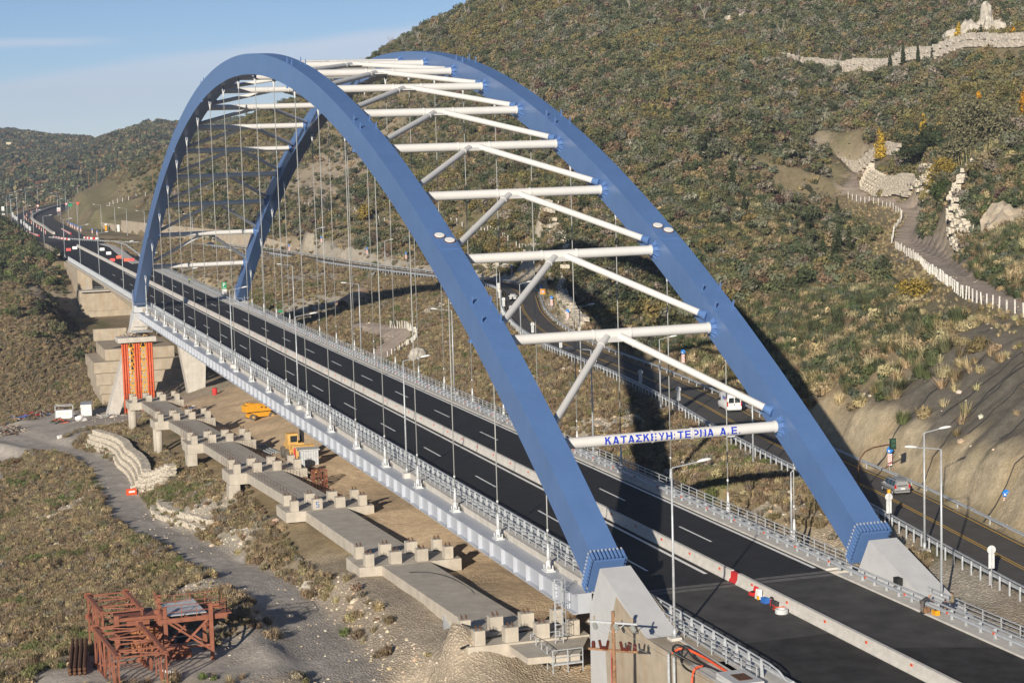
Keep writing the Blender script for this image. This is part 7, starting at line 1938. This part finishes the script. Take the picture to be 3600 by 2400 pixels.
# long retaining wall of the junction
rw = thing("retaining_wall", "long tan concrete retaining wall behind the old road, left of centre", "retaining wall", (0, 0, 0))
ln = spline([(740, -25), (717, -27.2), (655, -34.6), (585, -46.6), (528, -58.2), (486, -67.6)], 3.0)
for i in range(len(ln) - 1):
    h0 = 5.0; t = i / (len(ln) - 1)
    ha, hb = (h0 if t < .8 else h0 * (1 - (t - .8) / .2 * .92)), (h0 if t + .012 < .8 else h0 * (1 - min(1, (t + .012 - .8) / .2) * .92))
    if t < .18: ha = hb = 2.8
    a, b = ln[i], ln[i] + (ln[i + 1] - ln[i]) * .99; d = Vector((b[0] - a[0], b[1] - a[1], 0)).normalized(); n = Vector((-d.y, d.x, 0)) * .4
    A, B = Vector((a[0], a[1], -1.5)), Vector((b[0], b[1], -1.5)); mb = MB()
    mb.hexa([A, B, B - n, A - n, A + Vector((0, 0, ha + 2)), B + Vector((0, 0, hb + 2)), B - n + Vector((0, 0, hb + 2)), A - n + Vector((0, 0, ha + 2))]); mb.build("panel", M['conc_old'], rw)
# culvert pipe and stone chute
cv = thing("culvert_pipe", "broken tan concrete culvert pipe jutting from the slope under the hanger cables", "culvert", (333, -44.0, -5.0)); 
a = math.atan2(-8.5, 12); ca_, sa_ = math.cos(a), math.sin(a)
mb = MB(); R1, R2 = 2.05, 1.6; vs = []; seg_ = 18
for (l, r_) in ((0, R1), (0, R2), (14, R2), (14, R1)):
    for k in range(seg_): 
        th = 2 * math.pi * k / seg_; vs.append((l * ca_ - r_ * math.cos(th) * sa_, l * sa_ + r_ * math.cos(th) * ca_, r_ * math.sin(th) + l * .12))
fs = []
for j in ((0, 1), (1, 2), (3, 0)):
    for k in range(seg_): fs.append((j[0] * seg_ + k, j[0] * seg_ + (k + 1) % seg_, j[1] * seg_ + (k + 1) % seg_, j[1] * seg_ + k))
M['pipe_tan'] = mat("stained concrete pipe", (.50, .36, .25), .9, 0, .2, .8); mb.add(vs, fs); mb.build("pipe_wall", M['pipe_tan'], cv)
mb = MB(); ln = spline([(378, -63, 0), (372, -61, 0), (360, -57, 0), (350, -53.5, 0), (341, -49, 0), (333, -41.5, 0)], 1.5); 
mb.strip([(p[0], p[1], G(p[0], p[1]) + .25) for p in ln], [(1.0, .25), (.6, 0), (-.6, 0), (-1.0, .25), (-1.2, -.3)]); o = mb.build("drainage_chute", M['conc']); tag(o, "pale stone drainage chute running from the old road to the culvert pipe", "drain")
# rock outcrop and boulders on the hill
def crag(label, loc, parts_, seed, m='rock'):
    r = random.Random(seed); mb = MB()
    for (dx, dy, h, w) in parts_:
        bm = bmesh.new(); bmesh.ops.create_icosphere(bm, subdivisions=3, radius=1)
        for v in bm.verts:
            p = v.co.copy(); k = 1 + .34 * float(vnoise(np.array(p.x * 2.3 + dx), np.array(p.y * 2.3 + p.z * 1.7), seed)) + .2 * float(vnoise(np.array(p.x * 6 + dx), np.array(p.z * 6 + p.y * 3), seed + 3))
            v.co = Vector((p.x * w * k + dx, p.y * w * k + dy, max(-.5, p.z) * h * k * (1 - .25 * abs(p.x))))
        mb.add([v.co[:] for v in bm.verts], [[v.index for v in f.verts] for f in bm.faces]); bm.free()
    return tag(mb.build("rock_outcrop", M[m], loc=loc), label, "rock outcrop")


crag("jagged white rock crag standing on the hill at the upper right", (404, -279, G(404, -279)), [(0, 0, 10.5, 3.2), (2, 4.5, 5.5, 4.0), (-1, -4.5, 6, 3.0), (-2.5, -8.5, 4.8, 2.4), (4, 10, 3.2, 3.0), (-4, 7, 2.5, 2.5)], 5)
crag("small white rock pinnacle high on the hill near the top edge", (470, -312, G(470, -312)), [(0, 0, 4.5, 1.6), (1, 1.6, 2.2, 1.6)], 6)
crag("small white rocks above the dry stone wall at the right edge", (384, -294, G(384, -294)), [(0, 0, 3.0, 2.2), (2, -3, 2.2, 2)], 7)
crag("pale rock scar on the hillside near the top, left of the crag", (560, -265, G(560, -265)), [(0, 0, 2.2, 3.0), (3, 5, 1.8, 2.6), (-4, 3, 1.8, 2.2)], 8)
crag("tan earth bank broken open beside the concrete ditch", (152, -124, G(152, -124) + .5), [(0, 0, 3.6, 3.5), (-6, 2.6, 3.0, 3.5), (6, -3, 2.4, 3)], 9, 'conc_old')

# ------------------------------------------------------------------ trees one can tell apart
rt = np.random.default_rng(77)
M['leaf_poplar'] = leaf_plain("yellow poplar leaves", (.46, .31, .035)); M['leaf_gold'] = leaf_plain("golden leaves", (.50, .25, .02)); M['leaf_cypress'] = leaf_plain("cypress foliage", (.035, .048, .020)); M['leaf_olive'] = leaf_plain("olive foliage", (.17, .16, .09)); M['leaf_green'] = leaf_plain("bush leaves", (.05, .07, .022)); M['leaf_ochre'] = leaf_plain("ochre leaves", (.26, .19, .04)); M['leaf_reed'] = leaf_plain("pale reeds", (.42, .36, .17))


def tree(name, label, cat, x, y, H, crown, leaf, n, size, trunk_r=.18, group=None, aspect=1.6):
    t = thing(name, label, cat, (x, y, G(x, y)), rt.uniform(0, 6.28), group)
    mb = MB(); mb.tube((0, 0, -.5), (0, 0, H * .75), trunk_r, 7, trunk_r * .3)
    for k in range(8):
        a = rt.uniform(0, 6.28); z = H * rt.uniform(.2, .65); l = crown[0][3] * .8; mb.tube((0, 0, z), (math.cos(a) * l, math.sin(a) * l, z + l * .7), trunk_r * .35, 5, trunk_r * .1)
    mb.build("trunk", M['trunk'], t)
    mb = MB(); leaf_cloud(mb, n, crown, size, rt, aspect=aspect); mb.build("crown", M[leaf], t); return t


def poplar_lobes(H, w): return [(rt.uniform(-.25, .25) * w, rt.uniform(-.25, .25) * w, H * (.18 + .78 * k / 9), w * (1.0 - .75 * (k / 9) ** 1.4) * rt.uniform(.8, 1.15), w * (1.0 - .75 * (k / 9) ** 1.4) * rt.uniform(.8, 1.15), H * .09) for k in range(10)]
def round_lobes(H, w, n=9, z0=.35): return [(math.cos(a) * w * q, math.sin(a) * w * q, H * z, w * .5, w * .5, H * .2) for a, q, z in ((rt.uniform(0, 6.28), math.sqrt(rt.uniform(0, 1)) * .75, rt.uniform(z0, .9)) for _ in range(n))]


for (lab, x, y, H, w, lf_) in (("bright yellow poplar, broadest of those above the dirt road", 358, -214, 9.8, 2.1, 'leaf_poplar'), ("slender pale yellow poplar between the broad one and the olive clump", 342.5, -219.5, 9.5, 1.45, 'leaf_poplar'), ("small yellow poplar just right of the slender one", 334, -220.5, 5.2, 1.5, 'leaf_poplar'), ("orange yellow tree at the left rim of the big olive clump", 322, -224.5, 7.0, 2.0, 'leaf_gold'), ("golden poplar above the olive clump near the right edge", 274, -209.0, 8.2, 1.7, 'leaf_gold'), ("yellow green poplar in front of the stone wall below the white crag", 393, -262, 8.5, 2.0, 'leaf_poplar'), ("small golden tree at the stone wall near the right edge", 371, -268, 5.0, 1.5, 'leaf_gold')):
    tree("poplar_tree", lab, "tree", x, y, H, poplar_lobes(H, w), lf_, 900, .42, .16, "yellow poplars on the hill")
for i, (x, y, H) in enumerate([(300, -169, 6.0), (246, -143.5, 7.6), (247.5, -141.8, 6.6), (242.5, -139, 6.0), (334, -214.5, 10), (262, -141, 5.5), (228, -131, 8.0), (226.5, -129.5, 7.2), (231, -129, 7.0), (268, -127.5, 5.0), (352, -156, 8.5), (356, -159, 7.5), (349, -153, 8), (345, -150, 7), (316, -147, 7.5), (312, -150, 6.5), (306, -142, 7), (300, -139, 6)] + [(402, -258, 7), (408, -256, 6), (415, -254.5, 7.5), (421, -253, 6.5), (380, -262, 7.5), (372, -238, 6), (350, -232, 7), (340, -236, 6), (366, -226, 6.5)]):
    near = "by the fence bend" if i == 0 else None
    tree("cypress_tree", "narrow dark hillside cypress, %s from the dirt road bend" % ORD[i] if i < len(ORD) else "narrow dark cypress on the hillside below the crag, number %d from the road" % (i + 1), "cypress", x, y, H, [(0, 0, H * (.1 + .85 * k / 8), (.85 if i % 3 else 1.0) * (1 - .8 * (k / 8) ** 1.6) * H / 7, .85 * (1 - .8 * (k / 8) ** 1.6) * H / 7, H * .09) for k in range(9)], 'leaf_cypress', 420, .32, .1, "cypresses scattered on the hillside", 2.2)
tree("olive_clump", "huge grey green olive tree clump spreading at the right edge above the gabion wall", "tree", 253, -184, 15, round_lobes(15, 9.0, 22, .12), 'leaf_olive', 11000, .44, .5)
tree("olive_tree", "tall olive tree on the left flank of the big clump", "tree", 266, -190, 12, round_lobes(12, 6.0, 14, .12), 'leaf_olive', 4500, .42, .35)
tree("olive_tree", "yellowish olive tree at the foot of the big clump", "tree", 250, -170.0, 7, round_lobes(7, 4.5, 12, .1), 'leaf_ochre', 1500, .48, .3)
tree("round_bush", "single round green bush beside the dirt road bend", "bush", 219, -153, 5.6, [(0, 0, 2.4, 3.3, 3.3, 2.6)], 'leaf_green', 2600, .34, .15, None, 2.4)
tree("ochre_bush", "yellow leafed bush in front of the white post fence", "bush", 115, -85, 3.6, round_lobes(3.6, 3.6, 8, .2), 'leaf_ochre', 900, .30, .1)
tree("ochre_bush", "small yellow bush on the cut slope below the fence", "bush", 112, -80, 2.6, round_lobes(2.6, 2.0, 6, .2), 'leaf_ochre', 400, .28, .08)
tree("yellow_tree", "yellow bush with a dark shadow on the slope behind the hanger cables", "bush", 472, -84, 6, round_lobes(6, 2.8, 9, .2), 'leaf_ochre', 900, .42, .15)
tree("green_bush", "large dark green thicket on the bank above the gabion wall", "bush", 300, -203, 6, round_lobes(6, 9, 16, .1), 'leaf_cypress', 3200, .5, .2, None, 2.4)
tree("green_bush", "dark green thicket right of the broad poplar", "bush", 322, -210, 5.5, round_lobes(5.5, 9, 16, .1), 'leaf_cypress', 3200, .5, .2, None, 2.4)
rd = thing("reed_bed", "bed of tall pale reeds running up the slope at the right edge", "reeds", (0, 0, 0)); mb = MB()
for k in range(1500):
    u = rt.uniform(0, 1); x = 248 - 60 * u + rt.normal(0, 2.5); y = -176 - 6 * u + 2 * rt.normal(); z = G(x, y) + 3.5 * 0
    h = rt.uniform(3.5, 6.0); a = rt.uniform(0, 6.28); l = rt.uniform(.1, .35) * h; s = Vector((-math.sin(a), math.cos(a), 0)) * .09; b0 = Vector((x, y, z)); tp = b0 + Vector((math.cos(a) * l, math.sin(a) * l, h)); md = b0.lerp(tp, .6) + Vector((0, 0, .3))
    mb.add([b0 - s, b0 + s, md + s, tp, md - s], [(0, 1, 2, 3, 4)])
mb.build("stems", M['leaf_reed'], rd)['kind'] = 'stuff'
# bleached dead trees
for i, (x, y, H) in enumerate([(560, -248, 10), (520, -262, 9), (470, -244, 7), (452, -250, 7), (440, -258, 8), (600, -232, 9), (640, -215, 9), (690, -188, 9), (712, -171, 8), (730, -162, 8), (744, -152, 7), (462, -306, 8), (660, -196, 8), (705, -176, 9), (722, -166, 7), (755, -146, 7), (430, -262, 7)]):
    mb = MB(); r = random.Random(i)
    mb.tube((0, 0, -.5), (r.uniform(-.3, .3), r.uniform(-.3, .3), H * .6), .17, 5, .09)
    for k in range(9):
        z = H * r.uniform(.25, .6); a = r.uniform(0, 6.28); l = H * r.uniform(.2, .45); e = Vector((math.cos(a) * l * .6, math.sin(a) * l * .6, z + l)); mb.tube((0, 0, z), e, .08, 4, .025)
        for q in range(2): mb.tube(e * .7 + Vector((0, 0, z * .3)), e + Vector((r.uniform(-1, 1), r.uniform(-1, 1), r.uniform(.2, 1.2))), .035, 3, .012)
    t = thing("dead_tree", "bleached leafless tree in the scrub, %s along the upper hillside" % ORD[i], "dead tree", (x, y, G(x, y)), 0, "leafless trees on the upper hillside"); mb.build("branches", M['dead_wood'], t)

# netting ropes on the cutting
nr = thing("slope_netting", "dark rockfall netting ropes hanging down the cutting at the right", "netting", (0, 0, 0))
for k in range(15):
    x = -14 + k * 4.6 + 1.5 * math.sin(k * 5); pts = []
    for j in range(14):
        t = j / 13; d = 19 - 14.5 * t; i = int(np.argmin(np.abs(OLD_ROAD[:, 0] - x))); xx = x + .14 * d * math.sin(k); yy = OLD_ROAD[i, 1] - d
        pts.append(Vector((xx + .25 * math.sin(j * 2.1 + k), yy, G(xx, yy) + .22)))
    mb = MB(); mb.path(pts[: 14 if k % 3 == 0 else 10], .045 if k % 3 else .07, 4); mb.build("rope", M['net_cable'], nr)

# ------------------------------------------------------------------ motorway furniture in the distance
md = thing("median_barrier", "pale concrete median barrier sweeping round the motorway bend", "barrier", (0, 0, 0)); seglist = [p for p in HIGHWAY if p[0] > 700]
for i in range(len(seglist) - 1):
    a, b = Vector(seglist[i]), Vector(seglist[i + 1]); mb = MB(); mb.bar(a + Vector((0, 0, .5)), a.lerp(b, .985) + Vector((0, 0, .5)), 1.0, 1.0); mb.build("segment", M['conc'], md)
# inner pale shoulder strip beside it
rwp = MB(); rwp.box(-.1, .1, -.1, .1, 0, 1.1, 0); rwp.box(-.11, .11, -.11, .11, .3, .55, 1); rwp.box(-.11, .11, -.11, .11, .8, 1.05, 1); rwp_me = rwp.mesh("post", [M['white'], M['red_orange']])
base_ = MB().box(-.3, .3, -.3, .3, 0, .1).mesh("foot", M['rubber'])
for i, x in enumerate([708, 722, 738, 754, 772, 790, 808, 826, 845, 862, 884, 910, 940]):
    px, py, a = along_motorway(x, 3.2); t = thing("marker_post", "striped marker post on the closed left carriageway, %s round the bend" % ORD[i], "marker post", (px, py, HIGHWAY[int(np.argmin(np.abs(HIGHWAY[:, 0] - x))), 2] + .01), 0, "striped marker posts on the motorway"); inst("post", rwp_me, t, scale=1.5); inst("foot", base_, t)
for i, x in enumerate([714, 723, 736, 749, 767, 786, 817, 832, 850, 868]):
    px, py, a = along_motorway(x, 9.3); t = sign_back((px, py, HIGHWAY[int(np.argmin(np.abs(HIGHWAY[:, 0] - x))), 2]), a, "grey marker board back on the motorway's left shoulder, %s from the junction" % ORD[i], "marker board backs on the motorway")
    t.scale = (1.2, 1.2, 1.0)
for i, x in enumerate([661, 682, 698, 715, 727, 740, 756, 770, 776]):
    px, py, a = along_motorway(x, -14.0 + (6 if x > 690 else 0) * .5); arrow_sign((px, py, .05), a, "blue arrow disc over a striped board at the motorway junction, %s in its row" % ORD[i], "arrow boards at the junction")
bs = [MB().prism([(-.3, 0), (.3, 0), (.14, .85), (-.14, .85)], 'x', -.98, .98).mesh("body", m_) for m_ in (M['white'], M['red'])]
def barrier_row(pts, label, grp):
    L = spline([(a, b) for a, b in pts], 2.05)
    for i in range(min(24, len(L) - 1)):
        d = L[i + 1] - L[i]; t = thing("plastic_barrier", label % ORD[min(i, 24)], "plastic barrier", (L[i, 0], L[i, 1], .02), math.atan2(d[1], d[0]), grp); inst("body", bs[i % 2], t)


barrier_row([(737, 8.4), (712, 7.4), (690, 6.2)], "plastic barrier left of the motorway junction, %s in its row", "plastic barriers left of the junction")
barrier_row([(672, 1.6), (658, -.6), (646, -3)], "red or white plastic barrier across the closed lanes, %s in its row", "plastic barriers across the lanes")
barrier_row([(748, -8.0), (725, -7.8), (705, -7.6), (690, -7.8)], "red or white plastic barrier dividing the junction lanes, %s in its row", "plastic barriers dividing the junction")
barrier_row([(656, -9.6), (648, -11.6), (642, -14.4)], "red or white plastic barrier at the junction nose, %s in its row", "plastic barriers at the junction nose")
for i, (x, y, m_, lab) in enumerate([(566.6, 4.7, 'red', "lone red plastic block on the asphalt left of the far median end"), (558.6, -6.6, 'white', "white plastic block farthest up the right carriageway"), (530.9, -6.0, 'white', "white plastic block nearer on the right carriageway"), (489.8, -2.8, 'red', "red plastic block close to the far median barrier"), (504.2, -6.5, 'red_orange', "orange plastic block standing alone on the right carriageway"), (486.5, -7.0, 'red_orange', "orange half of the pair of plastic blocks by the far arch rib"), (485.5, -8.6, 'red', "red half of the pair of plastic blocks by the far arch rib"), (577.0, 1.5, 'white', "white plastic block beside the lone red one")]):
    t = thing("barrier_block", lab, "plastic barrier", (x, y, .01), math.pi / 2 - .2); MB().prism([(-.35, 0), (.35, 0), (.2, 1.0), (-.2, 1.0)], 'x', -.85, .85).build("body", M[m_], t); MB().box(-.3, .3, -.36, .36, 0, .12).build("foot", M[m_], t)
t = rail_run([(672, 3.5, 0), (655, -1.5, 0), (640, -6.2, 0), (619, -14, 0), (600, -22, 0), (585, -32, 0)], 1, "guard rail closing the road across the motorway junction", 2.0, .8)
mb = MB(); ln = spline([(606, -13.6, .0), (585, -14.8, 0), (566, -14.0, 0), (545, -13.0, 0), (525, -12.0, 0), (505, -11.1, 0), (485, -10.4, 0), (470, -10.3, 0)], 3); mb.strip([tuple(p) for p in ln], [(0, 0), (0, .15), (-3.2, .15), (-3.2, -.3)][::1]); o = mb.build("footway", M['conc_kerb']); tag(o, "pale footway widening along the right side of the junction", "footway")
rail_run(offset(ln, 2.8, .15), -1, "guard rail along the widening footway right of the junction", 2.0, .8)
for nm, lab, x, y, fn in (("traffic_sign", "white square sign with a warning beside the motorway bend", 895, -18.8, 0), ("traffic_sign", "red triangle warning sign right of the motorway bend", 884, -18.2, 1), ("traffic_sign", "red ringed round sign far up the left carriageway", 952, -12.0, 2), ("traffic_sign", "red ringed round sign far up the right carriageway", 962, -28.5, 2), ("traffic_sign", "small orange triangular sign before the retaining wall", 812, -21.5, 3), ("traffic_sign", "green plate by the verge before the retaining wall", 842, -20.5, 4), ("cabinet", "tall white cabinet on the verge before the retaining wall", 697, -28.0, 5), ("cabinet", "yellow call box on the verge at the junction", 716, -24.6, 6), ("cabinet", "white cabinets at the outer edge of the motorway bend", 886, 10.5, 7)):
    t = thing(nm, lab, "road sign" if fn < 5 else "cabinet", (x, y, G(x, y)), -.05)
    if fn < 5: MB().tube((.05, 0, -.3), (.05, 0, 3.0), .06, 6).build("pole", M['galv'], t)
    if fn == 0: MB().box(-.03, .03, -.9, .9, 1.5, 3.6).build("board", M['white'], t)
    if fn == 1: b_ = MB().prism([(-.8, 2.0), (.8, 2.0), (0, 3.4)], 'x', -.03, .03).build("triangle", M['sign_red'], t); MB().prism([(-.45, 2.2), (.45, 2.2), (0, 2.95)], 'x', -.045, -.032).build("panel", M['white'], b_)
    if fn == 2: mb = MB(); disc(mb, (0, 2.8), .75, 0, .05); b_ = mb.build("ring", M['sign_red'], t); mb = MB(); disc(mb, (0, 2.8), .52, -.035); mb.build("dial", M['white'], b_)
    if fn == 3: MB().prism([(-1.0, 3.6), (1.0, 3.6), (0, 2.0)], 'x', -.03, .03).build("triangle", M['red_orange'], t)
    if fn == 4: MB().box(-.03, .03, -1.0, 1.0, 1.8, 3.2).build("board", M['sign_green'], t)
    if fn == 5: MB().box(-.5, .5, -.5, .5, 0, 3.0).build("body", M['white'], t); MB().box(-.55, .55, -.55, .55, 3.0, 3.12).build("cap", M['galv'], t)
    if fn == 6: MB().box(-.4, .4, -.4, .4, 0, 2.4).build("body", M['sign_yellow'], t); MB().box(-.45, .45, -.45, .45, 2.4, 3.1).build("cap", M['white'], t)
    if fn == 7: MB().box(-.6, .6, -.9, .9, 0, 2.0).build("body", M['white'], t); MB().box(-.5, .5, -.7, .7, 3.6, 5.8).build("panel", M['white'], t); MB().tube((0, 0, 2), (0, 0, 3.6), .1, 6).build("pole", M['galv'], t)
# wooden pole line on the bank
for i, (x, y) in enumerate([(880, -34), (828, -33), (905, 16), (760, -52)]):
    t = thing("utility_pole", "thin wooden utility pole near the motorway bend, %s from the left" % ORD[[1, 2, 0, 3][i]], "utility pole", (x, y, G(x, y)), 0, "wooden poles near the motorway bend"); MB().tube((0, 0, 0), (0, 0, 9.5), .16, 6, .11).build("pole", M['wood'], t); MB().box(-.06, .06, -.8, .8, 8.7, 8.85).build("cross_arm", M['wood'], t)

# ------------------------------------------------------------------ far valley: stone viaduct and houses
def arch_viaduct():
    t = thing("stone_viaduct", "old stone arch viaduct far off in the valley at the left", "viaduct", (0, 0, 0))
    A = Vector((2253.0, -103.0, 26.3)); B = Vector((2247.0, -170.0, 28.0)); L = (B - A).length + 26; d = (B - A).normalized(); n_ = Vector((d.y, -d.x, 0)).normalized() * 2.6
    A = A - d * 6
    def wall(s0, s1, z0f, z1f):
        pts = []
        for s, z in ((s0, z0f), (s1, z1f)): pass
    r0, pitch = 4.6, 11.6; s = 12.0; k = 0
    top = MB(); top.hexa([A + n_ + Vector((0, 0, -1.4)), A + d * L + n_ + Vector((0, 0, -1.4)), A + d * L - n_ + Vector((0, 0, -1.4)), A - n_ + Vector((0, 0, -1.4)), A + n_ * 1.12, A + d * L + n_ * 1.12, A + d * L - n_ * 1.12, A - n_ * 1.12]); top.build("parapet", M['viaduct'], t)
    while s + pitch < L:
        mb = MB(); H = 11.5; pier = pitch - 2 * r0; c = s + pier / 2 + r0; prev = None; zt = -1.35
        # pier then arch ring spandrels
        def P(ss, z, sd): return A + d * ss + n_ * sd + Vector((0, 0, z))
        mb.hexa([P(s, -H - 12, 1), P(s + pier, -H - 12, 1), P(s + pier, -H - 12, -1), P(s, -H - 12, -1), P(s, zt, 1), P(s + pier, zt, 1), P(s + pier, zt, -1), P(s, zt, -1)])
        N = 10
        for i in range(N):
            a0, a1 = math.pi * (1 - i / N), math.pi * (1 - (i + 1) / N)
            s0_, s1_ = c + r0 * math.cos(a0), c + r0 * math.cos(a1); z0_, z1_ = -6.6 + r0 * math.sin(a0), -6.6 + r0 * math.sin(a1)
            mb.hexa([P(s0_, z0_, 1), P(s1_, z1_, 1), P(s1_, z1_, -1), P(s0_, z0_, -1), P(s0_, zt, 1), P(s1_, zt, 1), P(s1_, zt, -1), P(s0_, zt, -1)])
        mb.build("arch", M['viaduct'], t); s += pitch; k += 1
    mb = MB(); mb.hexa([A + d * s + n_ + Vector((0, 0, -26)), A + d * (s + 2.4) + n_ + Vector((0, 0, -26)), A + d * (s + 2.4) - n_ + Vector((0, 0, -26)), A + d * s - n_ + Vector((0, 0, -26)), A + d * s + n_ + Vector((0, 0, -1.35)), A + d * (s + 2.4) + n_ + Vector((0, 0, -1.35)), A + d * (s + 2.4) - n_ + Vector((0, 0, -1.35)), A + d * s - n_ + Vector((0, 0, -1.35))]); mb.build("pier", M['viaduct'], t)


arch_viaduct()
def house(label, x, y, z, w, d_, h, wall_m, flat, rz=0, tower=None):
    t = thing("house", label, "house", (x, y, z), rz); mb = MB(); mb.box(0, d_, -w / 2, w / 2, -6, h); wl_ = mb.build("wall", M[wall_m], t)
    if flat: MB().box(-.3, d_ + .3, -w / 2 - .3, w / 2 + .3, h, h + .3).build("roof", M['house_grey'], t)
    else: MB().prism([(-w / 2 - .5, h), (w / 2 + .5, h), (0, h + w * .22)], 'x', -.5, d_ + .5).build("roof", M['roof'], t)
    if tower: MB().box(1, d_ - 1, -tower / 2 - .5, tower / 2 - .5, h + .3, h + 4.2).build("upper_storey", M[wall_m], t)
    n = max(2, int(w / 4))
    for k in range(n):
        yy = -w / 2 + (k + .5) * w / n; f = MB().box(-.08, -.01, yy - .6, yy + .6, h * .5 - .8, h * .5 + .8).build("window", M['white'], t); MB().box(-.1, -.081, yy - .48, yy + .48, h * .5 - .68, h * .5 + .68).build("pane", M['glass'], f)
    return t


house("cream house with a raised upper storey in the far village", 2252, -72, 36.5, 13, 9, 5.2, 'house_cream', True, .03, 5.5)
house("grey stone house left of the cream one in the far village", 2262, -63, 36.5, 6, 7, 4.6, 'house_grey', False, .05)
house("unfinished grey house right of the cream one in the far village", 2258, -84, 36.5, 5, 6, 4.8, 'house_grey', True, .02)
house("low red roofed house at the left edge below the far village", 2190, -60, 22.5, 10, 7, 2.4, 'house_grey', False, .05)
house("small red roofed cottage beside the far track", 2190, -72, 22.7, 5, 6, 2.4, 'house_cream', False, 0)
house("tiny pale house on the far slope right of the village", 2480, -158, 47, 4, 5, 3.4, 'house_grey', False, 0)
house("pale farm building among the far trees right of the gorge", 2300, -203, 46, 6, 5, 3.0, 'house_cream', False, 0)

# ------------------------------------------------------------------ air
def haze(density):
    mb = MB(); mb.box(-230, 4560, -3150, 2500, -140, 170); o = mb.build("haze", M['white']); o.data.materials.clear()
    m = bpy.data.materials.new("haze air"); m.use_nodes = True; nd = m.node_tree.nodes; nd.clear(); out = nd.new("ShaderNodeOutputMaterial"); v = nd.new("ShaderNodeVolumePrincipled")
    v.inputs['Color'].default_value = (.62, .74, .95, 1); v.inputs['Density'].default_value = density; v.inputs['Anisotropy'].default_value = 0.0
    m.node_tree.links.new(v.outputs[0], out.inputs['Volume']); o.data.materials.append(m); tag(o, "thin blue air haze over the whole valley", kind='stuff'); return o
haze(0.00011)
